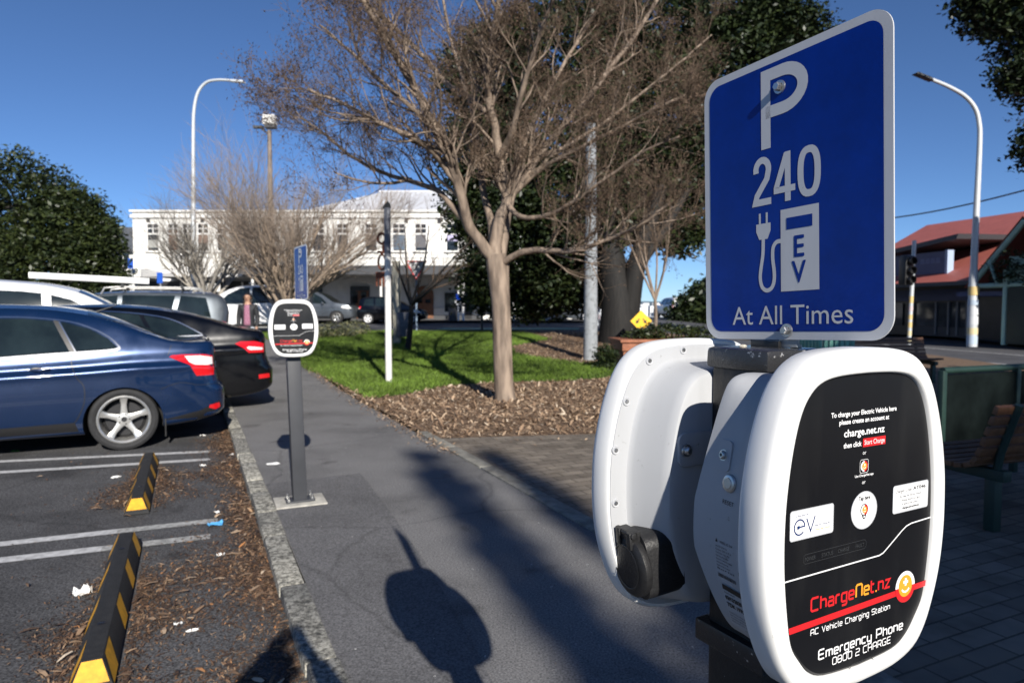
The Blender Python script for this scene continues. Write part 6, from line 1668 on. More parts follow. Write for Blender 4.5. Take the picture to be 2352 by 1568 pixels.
# ================================================================== STREET FURNITURE
def lamp_pole(label, base, h, r0, pts, head_mat, pole_m, group='street lamps', flat=True):
    t = thing('street_lamp', label, 'street lamp', base, 0, group); o = Vector(base)
    P = [(Vector(p) - o) for p in pts]; c = crom([tuple(p) for p in P], 6); n = len(c)
    L_len = np.array([0] + list(np.cumsum([(Vector(c[i + 1]) - Vector(c[i])).length for i in range(n - 1)])))
    b = MB(); b.tube(c, list(r0 * np.interp(L_len / L_len[-1], [0, .25, .26, .8, 1], [1, .82, .70, .45, .36])), 12); b.build('pole', pole_m, t, smooth=40)
    d = (Vector(c[-1]) - Vector(c[-3])).normalized(); e_ = Vector(c[-1])
    mx = Matrix.Translation(e_) @ d.to_track_quat('X', 'Z').to_matrix().to_4x4()
    b = MB(); b.box((.35, 0, -.01), (.75, .26, .10), 0, mx, .72); b.build('lantern', head_mat, t, bevel=.03)
    return t
M['lamp_white'] = mat('pale_lamp_pole', (.55, .58, .60), .45, .15, var=.08, vscale=2)
lp = at(443, 748, 30.0); lp.z = gz(lp.x, lp.y)
lamp_pole('tall pale street lamp with curved arm rising left of the bare trees', lp, 10, .155, [lp, at(444, 600, 30), at(444, 420, 30), at(444, 300, 30), at(446, 250, 30), at(455, 212, 30), at(474, 190, 30), at(500, 184, 29.9), at(528, 185, 29.8)], M['lamp_white'], M['lamp_white'])
rl = G(2232, 796)
lamp_pole('tall street lamp at the right beside the red roofed building', rl, 10, .17, [rl, at(2236, 640, rl.y), at(2243, 480, rl.y), at(2250, 330, rl.y), at(2249, 285, rl.y), at(2240, 250, rl.y), at(2217, 222, rl.y), at(2180, 200, rl.y - .1), at(2140, 183, rl.y - .2)], mat('lamp_head', (.06, .06, .055), .5), M['lamp_white'])
# coloured stickers wrapped on the lower part of the right lamp and the signal pole
def bands(pole_t, x, y, r, z0, z1, n, nm='sticker'):
    cols = [(.66, .50, .22), (.60, .62, .64), (.45, .54, .64), (.64, .56, .34), (.60, .50, .50)]
    for i in range(n):
        za = z0 + (z1 - z0) * i / n; b = MB()
        b.tube([(x, y, za), (x, y, za + (z1 - z0) / n * random.uniform(.5, .95))], r, 12, cap=False); b.build(nm, mat('sticker_%d' % i, random.choice(cols), .6), pole_t, smooth=40)
bands(bpy.data.objects['street_lamp.001'], .0, .0, .172, .1, 2.2, 6)

# floodlight pole between the bare trees
fb = at(628, 745, 25.5); fb.z = gz(fb.x, fb.y)
fl = thing('floodlight_pole', 'weathered grey pole with a white floodlight box on top', 'light pole', fb)
hz = at(628, 300, 25.5).z - fb.z
b = MB(); b.tube([(0, 0, 0), (-.03, 0, hz * .5), (-.02, 0, hz)], [.12, .10, .075], 10); b.build('pole', mat('rusty_pole', (.21, .17, .14), .8, var=.4, vscale=2), fl, smooth=40)
b = MB(); b.box((.02, -.05, hz + .36), (.46, .36, .36), 0, None, .92); b.build('floodlight', M['bld_trim'], fl, bevel=.03)
b = MB(); b.box((.05, -.05, hz + .11), (.38, .30, .10)); b.build('floodlight_base', M['fascia'], fl, bevel=.01)
b = MB(); b.tube([(0, 0, hz - .15), (-.30, 0, hz + .05)], .03, 6); b.box((-.42, 0, hz + .12), (.36, .2, .08), 0, Matrix.Rotation(rad(0), 4, 'Y')); b.build('side_lamp', M['fascia'], fl)

# carved pole on the lawn: white, dark top, rusty cut-out figures on its left
wp = G(893, 879)
cp = thing('carved_pole', 'slender white pole on the lawn with rusty cut-out shapes and dark pointed top', 'pole', wp)
k_ = wp.y / 1568.0
def wz(py): return at(893, py, wp.y).z - wp.z
def wx(px): return (px - 893) * k_
b = MB(); b.tube([(0, 0, 0), (0, 0, wz(590))], [.062, .058], 10); b.build('lower_pole', mat('chalky_white', (.74, .73, .70), .8, var=.12, vscale=8), cp, smooth=40)
b = MB(); b.tube([(0, 0, wz(590)), (.0, 0, wz(478))], [.060, .060], 10); b.build('upper_pole', mat('slate_pole', (.16, .17, .20), .7, var=.35, vscale=9), cp, smooth=40)
b = MB(); b.prism([(-.09, wz(480)), (.07, wz(478)), (.055, wz(468)), (.015, wz(462)), (-.03, wz(468)), (-.07, wz(474))], -.03, .03); b.build('finial', M['trim_black'], cp)
M['rust'] = mat('rust', (.17, .055, .030), .85, var=.35, vscale=9)
b = MB()
def ring2(cx, cz, rx, rz_, w):
    n = 20; o_ = [(cx + rx * math.cos(2 * math.pi * i / n), cz + rz_ * math.sin(2 * math.pi * i / n)) for i in range(n)]; i_ = [(cx + (rx - w) * math.cos(2 * math.pi * i / n), cz + (rz_ - w) * math.sin(2 * math.pi * i / n)) for i in range(n)]
    vv = [(p[0], yv, p[1]) for yv in (-.012, .012) for p in o_ + i_]
    ff = []
    for i in range(n):
        j = (i + 1) % n
        ff += [(i, j, n + j, n + i), (2 * n + i, 3 * n + i, 3 * n + j, 2 * n + j), (i, 2 * n + i, 2 * n + j, j), (n + i, n + j, 3 * n + j, 3 * n + i)]
    return vv, ff
for nm, geo in (('figure_top', [('r', wx(880), wz(548), .095, .115, .045), ('b', wx(884), wz(572), .05, .16), ('b', wx(876), wz(579), .10, .04)]), ('figure_middle', [('r', wx(880), wz(602), .085, .155, .038), ('b', wx(880), wz(582), .05, .05)]), ('figure_lower', [('b', wx(876), wz(632), .17, .12), ('b', wx(868), wz(645), .035, .20), ('b', wx(876), wz(645), .035, .20), ('b', wx(884), wz(645), .035, .20)])):
    b = MB()
    for i, g_ in enumerate(geo):
        if g_[0] == 'r': b.add(*ring2(*g_[1:]))
        else: b.box((g_[1], .0005 * i, g_[2]), (g_[3], .022, g_[4]))
    b.build(nm, M['rust'], cp, fix=False)

# round concrete power pole
pp = G(1356, 826)
pw = thing('power_pole', 'tall mottled grey concrete pole at the edge of the bark bed', 'pole', pp)
b = MB(); ph = at(1354, 285, pp.y).z - pp.z; b.tube([(0, 0, -.05), (0, 0, ph * .5), (-.02, 0, ph)], [.172, .145, .115], 14)
b.build('pole', speck_mat('lichened_concrete', (.30, .32, .34), .85, (.13, .14, .14), .80), pw, smooth=40)

# square concrete post with a dark utility box beyond the carved pole
up = at(912, 800, 19.5); up.z = gz(up.x, up.y)
ut = thing('utility_post', 'pale square concrete post with dark utility box, behind the carved pole', 'post', up)
kk = 19.5 / 1568
b = MB(); zt = at(0, 600, 19.5).z - up.z; b.box((0, 0, zt / 2), (.20, .20, zt)); b.build('post', mat('mossy_concrete', (.33, .31, .25), .9, var=.3, vscale=5), ut, bevel=.01)
b = MB(); z0_, z1_ = at(0, 772, 19.5).z - up.z, at(0, 717, 19.5).z - up.z; b.box((.24, -.12, (z0_ + z1_) / 2), (.40, .24, z1_ - z0_)); b.build('utility_box', mat('box_grey', (.08, .085, .10), .5, var=.3, vscale=8), ut, bevel=.015)

# give way sign
gw_ = at(957, 775, 26.0); gw_.z = gz(gw_.x, gw_.y)
gs = thing('give_way_sign', 'red edged white triangle road sign on blue grey pole behind the thin tree', 'sign', gw_, rad(8))
kk = 26 / 1568; zt = at(0, 600, 26).z - gw_.z
b = MB(); b.tube([(0, 0, 0), (0, 0, zt)], .035, 8); b.build('pole', mat('bluish_pole', (.20, .27, .36), .5), gs, smooth=40)
def tri(s_, y0, y1, m_, nm, par):
    b = MB(); b.prism([(-.42 * s_, zt + .02 - (1 - s_) * .24 + .0), (0, zt - .72 + (1 - s_) * .48), (.42 * s_, zt + .02 - (1 - s_) * .24)], y0, y1); return b.build(nm, m_, par)
pl_ = tri(1.0, -.06, -.045, M['red'], 'plate', gs); tri(.80, -.066, -.0605, M['sign_white'], 'white_field', gs)
b = MB(); b.add([(-.12, -.068, zt - .16), (.12, -.068, zt - .16), (.12, -.068, zt - .24), (-.12, -.068, zt - .24)], [(0, 1, 2, 3)])
put_text(b, 'GIVE', -.15, zt - .17, .075, 0, -.0685, .15); put_text(b, 'WAY', -.12, zt - .29, .075, 0, -.0685, .12); b.v = b.v[4:]; b.f = [[i - 4 for i in f] for f in b.f[1:]]; b.m = b.m[1:]
b.build('lettering', M['ink'], gs, fix=False)

# bus stop sign, bin, black finger post, bollards across the road
bs = at(1053, 745, 40.2); bs.z = gz(bs.x, bs.y) + .0
t = thing('bus_stop_sign', 'white pole with blue and white plates in front of the hotel', 'sign', bs)
zt = at(0, 657, 40.2).z - bs.z; b = MB(); b.tube([(0, 0, 0), (0, 0, zt)], .05, 8); b.build('pole', M['bld_trim'], t, smooth=40)
b = MB(); b.box((0, -.07, zt - .62), (.26, .03, .34)); b.build('blue_plate', M['sign_blue'], t); b = MB(); b.box((0, -.07, zt - .97), (.38, .03, .28)); b.build('white_plate', M['sign_white'], t)
rbn = at(1040, 742, 40.6); rbn.z = gz(rbn.x, rbn.y) + .09
t = thing('litter_bin', 'dark square bin beside the bus stop pole', 'bin', rbn); b = MB(); b.box((0, 0, .36), (.5, .5, .72), 0, None, .94); b.build('bin_body', M['fascia'], t, bevel=.02); b = MB(); b.box((0, 0, .76), (.54, .54, .07)); b.build('lid', M['trim_black'], t, bevel=.01)
fp = at(1107, 765, 27.0); fp.z = gz(fp.x, fp.y)
t = thing('finger_post', 'black post with slanting dark panels beside the road', 'post', fp); zt = at(0, 692, 27).z - fp.z
b = MB(); b.tube([(0, 0, 0), (0, 0, zt)], .05, 8); b.build('post', M['trim_black'], t, smooth=40)
for i, (x, z, an) in enumerate(((-.18, zt - .02, 12), (.22, zt - .28, 38), (.15, zt - .05, -20))):
    b = MB(); b.box((0, 0, 0), (.62, .04, .16), 0, Matrix.Translation((x, -.05 - .05 * i, z)) @ Matrix.Rotation(rad(an), 4, 'Y')); b.build('panel', mat('dark_blue_panel', (.03, .04, .06), .4), t)
yb = at(1204, 748, 39.5); yb.z = gz(yb.x, yb.y)
t = thing('bollard', 'yellow bollard on the traffic island', 'bollard', yb); b = MB(); b.tube([(0, 0, 0), (0, 0, .75), (0, 0, .80)], [.10, .10, .05], 12); b.build('post', M['yellow'], t, smooth=40); b = MB(); b.tube([(0, 0, .52), (0, 0, .62)], .104, 12, cap=False); b.build('reflective_band', M['sign_white'], t, smooth=40)

# traffic signals: one behind the concrete pole, one at the right
def signal(label, base, h, head_z, rz, lean=0.0, stick=True):
    t = thing('traffic_signal', label, 'traffic light', base, rz, 'traffic signals'); t.rotation_euler = (0, lean, rz)
    b = MB(); b.tube([(0, 0, 0), (0, 0, h)], .065, 10); b.build('pole', M['lamp_white'], t, smooth=40)
    b = MB(); b.box((-.28, -.02, head_z), (.34, .30, .98)); hd_ = b.build('signal_head', M['trim_black'], t, bevel=.03)
    for i in range(3):
        b = MB(); mx = Matrix.Translation((-.28, -.17, head_z + .31 - i * .31)); b.lathe([(.125, 0), (.135, -.16), (.125, -.16), (.118, -.01), (0, -.01)], 16, 0, mx); b.build('hood', M['trim_black'], hd_, smooth=40)
    b = MB(); b.box((-.12, 0, head_z + .35), (.2, .05, .05)); b.box((-.12, .002, head_z - .35), (.2, .05, .05)); b.build('bracket', M['yellow'], t)
    return t
sg = at(2088, 772, 23.0); sg.z = 0.09
ts = signal('black traffic light on a pole with coloured stickers right of the sign', sg, at(0, 552, 23).z - .09, at(0, 622, 23).z - .09, rad(14), rad(1.6))
bands(ts, 0, 0, .068, .1, 1.75, 6)
sg2 = at(1372, 770, 33.0); sg2.z = gz(sg2.x, sg2.y)
ts2 = signal('traffic light half hidden behind the concrete pole with orange stickers', sg2, 5.2, at(0, 600, 33).z - sg2.z, rad(0))
bands(ts2, 0, 0, .14, .3, 2.0, 5)

# yellow diamond sign with two arrows
dg_ = at(1472, 790, 18.5); dg_.z = gz(dg_.x, dg_.y); kk = 18.5 / 1568
t = thing('warning_sign', 'yellow diamond sign with two black arrows beyond the planter', 'sign', dg_, rad(3))
cz = at(0, 737, 18.5).z - dg_.z; s_ = 25 * kk
b = MB(); b.tube([(0, .03, 0), (0, .03, cz)], .03, 8); b.build('pole', M['galv'], t, smooth=40)
b = MB(); b.prism([(0, cz - s_), (s_, cz), (0, cz + s_), (-s_, cz)], -.012, .0); pl_ = b.build('plate', mat('sign_yellow', (.85, .50, .02), .4), t)
b = MB()
for q in (-1, 1):
    x = .085 * q; ribbon(b, [(x * .55, cz + .06), (x * 1.35, cz - .03)], .034, 0, -.0135)
    tip = Vector((x * 1.75, cz - .075)); dd = Vector((x * .8, -.09)).normalized(); nn = Vector((-dd.y, dd.x))
    b.add([(p.x, -.0137, p.y) for p in (tip, tip - dd * .09 + nn * .055, tip - dd * .09 - nn * .055)], [(0, 1, 2)])
b.build('arrows', M['ink'], pl_, fix=False)

# blue parking plates by the hotel
for px, py, Y, lb_ in ((305, 605, 41.5, 'small blue plate on a thin pole under the annex roof'), (371, 638, 38.5, 'small blue parking plate beside the white canopy')):
    q = at(px, 745, Y); q.z = gz(q.x, q.y); t = thing('parking_plate', lb_, 'sign', q, 0, 'small blue plates'); zc = at(0, py, Y).z - q.z
    b = MB(); b.tube([(0, 0, 0), (0, 0, zc + .3)], .03, 6); b.build('pole', M['galv'], t, smooth=40); b = MB(); b.box((0, -.05, zc), (.32, .02, .60)); pl_ = b.build('plate', mat('plate_blue', (.02, .10, .50), .4), t)

# timber planter, its shrub and the thin tree in it
pc = at(1500, 800, 15.2); pc.z = gz(pc.x, pc.y)
M['planter_wood'] = mat('planter_wood', (.30, .115, .06), .7, var=.3, vscale=7, bump=.3, bscale=30)
t = thing('planter_box', 'wide red brown timber planter behind the left charger', 'planter', pc, rad(4))
PW = 175 * 15.2 / 1568; top_p = at(0, 782, 15.2).z - pc.z + .03
b = MB()
for i in range(4):
    z = -.35 + (top_p + .35) * (i + .5) / 4; w_ = PW * (.86 + .14 * (i + .5) / 4); b.box((0, 0, z), (w_, 1.2 * (.86 + .14 * (i + .5) / 4), (top_p + .35) / 4 - .02))
b.build('boards', M['planter_wood'], t, bevel=.012)
b = MB(); b.box((0, 0, top_p - .01), (PW * 1.04, 1.28, .06)); b.build('rim', M['planter_wood'], t, bevel=.01)
rngs = np.random.default_rng(77)
sp = pc + Vector((.25, 0, top_p))
t2 = thing('shrub', 'glossy dark green shrub growing in the timber planter', 'shrub', sp, 0, 'shrubs')
leaves('foliage', [((.1, 0, .12), (.75, .5, .22), 1), ((-.5, 0, .08), (.4, .4, .15), .4), ((.8, 0, .1), (.35, .3, .16), .3)], 130, .045, M['leaf_mid'], t2, rngs, clump=12, clump_r=.10)
sp = at(1392, 822, 14.6); sp.z = gz(sp.x, sp.y)
t2 = thing('shrub', 'small dark bush at the left foot of the planter', 'shrub', sp, 0, 'shrubs'); leaves('foliage', [((0, 0, .22), (.22, .2, .3), 1), ((.1, -.1, -.1), (.3, .2, .2), .6)], 110, .04, M['leaf_dark'], t2, rngs, clump=12, clump_r=.08)
for px, py, Y, w_, lb_ in ((763, 752, 21.5, .75, 'grey green lavender clump at the far edge of the lawn'), (712, 757, 21.0, .4, 'small grey lavender clump behind the far charger'), (812, 756, 22.5, .45, 'low grey shrub left of the carved pole')):
    sp = at(px, py + 8, Y); sp.z = gz(sp.x, sp.y); t2 = thing('shrub', lb_, 'shrub', sp, 0, 'shrubs'); leaves('foliage', [((0, 0, .16), (w_, .4, .30), 1)], 150 * w_ + 40, .04, M['leaf_grey'], t2, rngs, clump=14, clump_r=.10)
def thin_tree(label, base, tips_px, Y, r, seed, m, fork):
    rng = np.random.default_rng(seed); t = thing('young_tree', label, 'tree', base, 0, 'young bare trees'); o = np.array(base); out = []
    P = dict(wob=.16, up=.04, fwd=1.0, spread=.5, rise=.15, rmin=.003, kids=[0, 4, 4, 4])
    f = np.array(at(*fork, Y))
    tr = np.array(crom([tuple(o - np.array([0, 0, .05])), tuple((o + f) / 2 + np.array([.02, 0, 0])), tuple(f)], 4)); out.append((tr - o, np.linspace(r, r * .7, len(tr)), 9, 9))
    for px, py, dy in tips_px:
        e = np.array(at(px, py, Y + dy)); md = (f + e) / 2 + rng.normal(scale=.06, size=3); pts = np.array(crom([tuple(f), tuple(md), tuple(e)], 4)); R = np.linspace(r * .6, r * .12, len(pts)); out.append((pts - o, R, 6, 9))
        for k in range(6):
            i = rng.integers(3, len(pts)); d = pts[i] - pts[i - 1]; d /= np.linalg.norm(d); grow(out, pts[i] - o, d + rnd_dir(rng) * .6, .45, max(.005, R[i] * .5), 2, rng, P)
    tubes_mesh('trunk', [b_[:3] for b_ in out if b_[3] == 9], m, t); tubes_mesh('twigs', [b_[:3] for b_ in out if b_[3] != 9], M['bark_twig'], t)
b_ = at(936, 803, 18.0); b_.z = gz(b_.x, b_.y)
thin_tree('thin dark young tree with spreading bare branches right of the utility post', b_, [(985, 520, .3), (1060, 590, -.3), (930, 520, .5), (1005, 640, -.4), (905, 590, .2), (1075, 560, .2)], 18.0, .085, 3, M['bark_dark'], (945, 700))
b_ = at(1503, 775, 15.3)
thin_tree('thin pinkish young bare tree growing in the planter', b_, [(1455, 520, .2), (1500, 500, .4), (1530, 540, -.2), (1480, 450, .3), (1425, 480, -.3), (1540, 470, .2)], 15.3, .05, 4, M['bark_tan'], (1505, 690))

# overhead cable
c0, c1 = at(1900, 510, 36), at(2560, 375, 20)
pts = [tuple(c0 + (c1 - c0) * i / 14 + Vector((0, 0, -.9 * (1 - (2 * i / 14 - 1) ** 2) * .5))) for i in range(15)]
b = MB(); b.tube(pts, .028, 6); tag(b.build('overhead_cable', M['trim_black'], smooth=60), 'black overhead cable crossing the sky above the red roof', 'cable')

# ================================================================== BENCHES, BIN, WHEEL STOPS, LITTER
M['bench_wood'] = mat('bench_slat', (.17, .075, .034), .55, var=.4, vscale=9, bump=.25, bscale=60)
M['bench_green'] = mat('bench_green', (.014, .036, .028), .5, var=.2, vscale=10)
def bench(label, loc, rz, length=1.9):
    """curved slatted seat: local x along the bench, back towards -y"""
    t = thing('park_bench', label, 'bench', loc, rz, 'slatted park benches')
    prof = [(.46, .455), (.39, .445), (.32, .432), (.25, .420), (.18, .414), (.11, .416), (.045, .432), (.0, .470), (-.03, .530), (-.055, .598), (-.080, .668), (-.105, .738), (-.130, .808)]
    for i, (y, z) in enumerate(prof):
        a, b_ = prof[max(0, i - 1)], prof[min(len(prof) - 1, i + 1)]; an = math.atan2(b_[1] - a[1], b_[0] - a[0])
        b = MB(); b.box((0, 0, 0), (length, .056, .034), 0, Matrix.Translation((0, y, z)) @ Matrix.Rotation(an, 4, 'X')); b.build('slat', M['bench_wood'], t, bevel=.006)
    for x in (-length / 2 + .16, length / 2 - .16):
        b = MB(); b.box((x, .20, .372), (.075, .62, .07)); fr_ = b.build('frame', M['bench_green'], t, bevel=.006)
        for y in (.42, -.02):
            b = MB(); b.box((x, y, .17), (.07, .07, .338)); b.build('leg', M['bench_green'], fr_, bevel=.005)
        b = MB(); b.tube([(x, -.04, .40), (x, -.06, .52), (x, -.165, .84)], .026, 8); b.build('back_stay', M['bench_green'], fr_, smooth=40)
    return t
bn = AB(5.15, 2.95)
bench('slatted brown bench with green legs at the right edge behind the charger', (bn.x + .55, bn.y - .18, .004), math.atan2(D2.y, D2.x) - rad(90) - rad(6), 2.1)
bn2 = G(2105, 905)
bench('second slatted bench seen beyond the near charger under the big sign', (7.25, 13.4, .0), rad(184), 1.9)
# dark green steel screen behind the near bench
p0, p1 = at(2160, 1010, 5.6), at(2480, 1010, 6.3); p0.z = p1.z = 0
sc = thing('steel_screen', 'low dark green steel screen with rounded top rail behind the right bench', 'screen', ((p0 + p1) / 2), math.atan2((p1 - p0).y, (p1 - p0).x))
sl_ = (p1 - p0).length; zt = .93
b = MB(); b.box((0, 0, zt * .56), (sl_, .03, zt * .80)); b.build('sheet', mat('screen_black', (.006, .009, .009), .85, var=.4, vscale=4, spec=.03), sc, bevel=.004)
b = MB(); b.tube([(-sl_ / 2, 0, zt), (sl_ / 2, 0, zt)], .028, 10); b.build('top_rail', M['bench_green'], sc, smooth=40)
for x in (-sl_ / 2, 0, sl_ / 2):
    b = MB(); b.box((x, .0, zt / 2), (.05, .05, zt)); b.build('upright', M['bench_green'], sc, bevel=.004)
# green slatted litter bin behind the post cap
gb = at(1895, 800, 8.2); gb.z = 0.004
t = thing('slatted_bin', 'mint green slatted bin showing just behind the black post cap', 'bin', gb, rad(10))
b = MB(); zt = at(0, 785, 8.2).z - gb.z + .03; b.box((0, 0, zt / 2 - .05), (.34, .34, zt - .1)); b.build('liner', M['trim_black'], t, bevel=.01)
for i in range(7):
    for q in (-1, 1):
        b = MB(); b.box((-.21 + i * .07, q * .21, zt / 2), (.045, .022, zt)); b.build('slat', mat('bin_green', (.14, .36, .28), .5, var=.15, vscale=8) if i == 0 and q == -1 else bpy.data.materials['bin_green'], t, bevel=.004)
        b = MB(); b.box((q * .21, -.21 + i * .07, zt / 2), (.022, .045, zt)); b.build('slat', bpy.data.materials['bin_green'], t, bevel=.004)

# rubber wheel stops with yellow reflective wedges
def wheel_stop(label, a, b0_, b1_):
    p0, p1 = AB(a, b0_), AB(a - .005, b1_); L_len = (p1 - p0).length
    t = thing('wheel_stop', label, 'wheel stop', (p0.x, p0.y, LOT_Z + .004), math.atan2((p1 - p0).y, (p1 - p0).x) - math.pi / 2, 'rubber wheel stops')
    w, tw, h = .082, .036, .105
    xs = lambda z: w + (tw - w) * (z - .012) / (h - .012)
    b = MB()
    rings = []
    for y, k in ((0, 0), (.012, .25), (.075, 1), (L_len - .075, 1), (L_len - .012, .25), (L_len, 0)):
        hh = max(.012, h * k); rings.append([(-w, y, 0), (-w, y, .012), (-xs(hh), y, hh), (xs(hh), y, hh), (w, y, .012), (w, y, 0)])
    loft(b, rings, 0, None, True, True); b.build('rubber_block', M['black_rubber'], t, bevel=.004)
    yl = mat('stop_yellow', (.74, .36, .015), .5, var=.25, vscale=25) if 'stop_yellow' not in bpy.data.materials else bpy.data.materials['stop_yellow']
    for yy in (.02, .52, 1.02, L_len - .30):
        for s_ in (-1, 1):
            q = [(.0, .016), (.16, .016), (.27, .098), (.11, .098)]
            b = MB(); b.add([(s_ * (xs(z) + .0012), yy + y, z + .0006) for y, z in q], [(0, 1, 2, 3)]); b.build('reflector', yl, t, fix=False)
    for y0_, y1_ in ((.0145, .0715), (L_len - .0145, L_len - .0715)):
        k0, k1 = .30, .94; b = MB()
        b.add([(-xs(h * k0) * .9, y0_, h * k0 + .0015), (xs(h * k0) * .9, y0_, h * k0 + .0015), (xs(h * k1) * .9, y1_, h * k1 + .0035), (-xs(h * k1) * .9, y1_, h * k1 + .0035)], [(0, 1, 2, 3)]); b.build('end_reflector', yl, t, fix=False)
    for yy in (.42, 1.45):
        b = MB(); b.lathe([(0, .002), (.014, .002), (.018, 0)], 14, 0, Matrix.Translation((0, yy, h + .0005)), axis='z'); b.build('bolt', M['trim_black'], t, smooth=40)
    return t
wheel_stop('black and yellow wheel stop nearest the camera at lower left', -.385, 3.03, 4.86)
wheel_stop('farther black and yellow wheel stop near the blue car', -.385, 5.56, 7.43)

# ================================================================== GRASS, WOOD CHIPS, LEAF LITTER
def in_poly(P, poly):
    x, y = P[:, 0], P[:, 1]; c = np.zeros(len(P), bool); n = len(poly)
    for i in range(n):
        x1, y1 = poly[i][:2]; x2, y2 = poly[(i + 1) % n][:2]
        k = ((y1 > y) != (y2 > y)) & (x < (x2 - x1) * (y - y1) / ((y2 - y1) or 1e-9) + x1); c ^= k
    return c
GZV = np.vectorize(gz)
rg = np.random.default_rng(100)
def scatter(poly, n, bias=None):
    lo = np.min(np.array(poly)[:, :2], 0); hi = np.max(np.array(poly)[:, :2], 0)
    P = rg.uniform(lo, hi, size=(n * 4, 2)); P = P[in_poly(P, poly)]
    if bias is not None: P = P[rg.random(len(P)) < bias(P)]
    return P[:n]
def grass(name, poly, n, h, m, bias):
    P = scatter(poly, n, bias); P = P + rg.normal(scale=.04, size=P.shape); n = len(P); z = GZV(P[:, 0], P[:, 1])
    a = rg.uniform(0, 2 * np.pi, n); w = h * .075; hh = h * rg.uniform(.5, 1.4, n); lean = rg.normal(scale=.5, size=(n, 2)) * hh[:, None]
    B = np.column_stack([P, z]); dx = np.column_stack([np.cos(a) * w, np.sin(a) * w, np.zeros(n)])
    mid = B + np.column_stack([lean * .35, hh * .6]); tip = B + np.column_stack([lean, hh])
    V = np.stack([B - dx, B + dx, mid + dx * .7, tip, mid - dx * .7], 1).reshape(-1, 3)
    k = np.arange(n)[:, None] * 5
    F = (k + np.array([[0, 1, 2, 3, 4]])).tolist()
    o = np_mesh(name, V, F, m); return tag(o, kind='stuff')
M['blade'] = mat('grass_blade', (.098, .158, .022), .6, var=.55, vscale=.8, island=.5, spec=.3)
grass('grass', lawn_poly, 90000, .075, M['blade'], lambda P: np.clip(1.4 - (P[:, 1] - 11) * .07, .25, 1))
def chips(name, P, zoff, smin, smax, m, tilt=.35):
    n = len(P); z = GZV(P[:, 0], P[:, 1]) + zoff
    a = rg.uniform(0, 2 * np.pi, n); L_ = rg.uniform(smin, smax, n); W_ = L_ * rg.uniform(.16, .42, n)
    u = np.column_stack([np.cos(a), np.sin(a), rg.normal(scale=tilt, size=n)]) * L_[:, None] / 2
    v = np.column_stack([-np.sin(a), np.cos(a), rg.normal(scale=tilt, size=n)]) * W_[:, None] / 2
    C = np.column_stack([P, z + np.abs(u[:, 2]) + np.abs(v[:, 2]) + .002]); b_ = np.column_stack([np.zeros(n), np.zeros(n), L_ * rg.uniform(.0, .14, n)])
    V = np.stack([C - u - v * .6, C - v + b_, C + u - v * .5, C + u * 1.1 + v * .4, C + v + b_, C - u + v * .6], 1).reshape(-1, 3)
    F = (np.arange(n)[:, None] * 6 + np.array([[0, 1, 4, 5]])).tolist() + (np.arange(n)[:, None] * 6 + np.array([[1, 2, 3, 4]])).tolist()
    return tag(np_mesh(name, V, F, m), kind='stuff')
def chip_mat(name, stops, rough=.8):
    m, nt, b = new_mat(name); ge = nt.nodes.new('ShaderNodeNewGeometry'); r = ramp(nt, stops); nt.links.new(ge.outputs['Random Per Island'], r.inputs[0]); nt.links.new(r.outputs[0], b.inputs['Base Color']); b.inputs['Roughness'].default_value = rough
    return m
M['chip'] = chip_mat('bark_chip', [(0, (.10, .06, .035)), (.3, (.22, .14, .085)), (.65, (.36, .245, .155)), (.92, (.50, .37, .25)), (1, (.62, .52, .40))])
M['leaf_bit'] = chip_mat('fallen_leaf', [(0, (.030, .017, .011)), (.5, (.085, .047, .028)), (.8, (.17, .10, .058)), (.95, (.34, .23, .14)), (1, (.42, .18, .06))])
lawn_np = lawn_poly
Pm = scatter(mulch_poly, 60000, lambda P: np.clip(1.25 - (P[:, 1] - 8) * .075, .12, 1) * (P[:, 0] < 7) * (P[:, 0] > -6)); Pm = Pm[~in_poly(Pm, lawn_np)]
chips('wood_chips', Pm, .004, .025, .085, M['chip'])
# stray chips along the path edge and on the bricks
n_ = 1500; a_ = 2.36 - np.abs(rg.normal(scale=.10, size=n_)); b_ = rg.uniform(6.2, 17, n_)
Pst = np.outer(a_, np.array(E2[:2])) + np.outer(b_, np.array(D2[:2]))
n_ = 260; Pb = np.column_stack([rg.uniform(-.8, 4.5, n_), 8.0 - np.abs(rg.normal(scale=.5, size=n_))])
chips('stray_chips', np.concatenate([Pst, Pb]), .008, .015, .05, M['chip'])
# leaf litter blown against the wheel stops and the kerb
def ab_np(a, b): return np.outer(a, np.array(E2[:2])) + np.outer(b, np.array(D2[:2]))
A, B = rg.uniform(-1.25, .385, 420000), rg.uniform(1.6, 9.6, 420000)
def lump(x, c, w): return np.exp(-((x - c) / w) ** 2)
wig = .10 * np.sin(B * 2.3) + .07 * np.sin(B * 5.1 + 1) + .05 * np.sin(B * 11)
dens = np.clip(1.25 * np.exp(-np.clip(.36 - A, 0, 9) / (.11 + .05 * np.sin(B * 1.7 + .5) + .10 * lump(B, 4.2, .9) + .12 * lump(B, 6.4, .7))), 0, 1) * (B < 9)
for b0_, b1_ in ((2.3, 4.7), (5.6, 7.2)):
    along = np.clip((B - b0_) / .3, 0, 1) * np.clip((b1_ + .1 - B) / .3, 0, 1)
    dens = np.maximum(dens, along * (.95 * np.exp(-np.clip(A + .30, 0, 9) / (.17 + wig * .8)) * (A > -.30) + .75 * np.exp(-np.clip(-.47 - A, 0, 9) / (.12 + wig * .6)) * (A < -.47)))
dens = np.maximum(dens, .55 * lump(B + .35 * (A + .3), 6.75, .22) * (A > -.35)); dens = np.maximum(dens, .60 * lump(B + .2 * A, 4.15, .25) * (A > -.35)); dens = np.maximum(dens, .5 * lump(B - .6 * A, 2.9, .35))
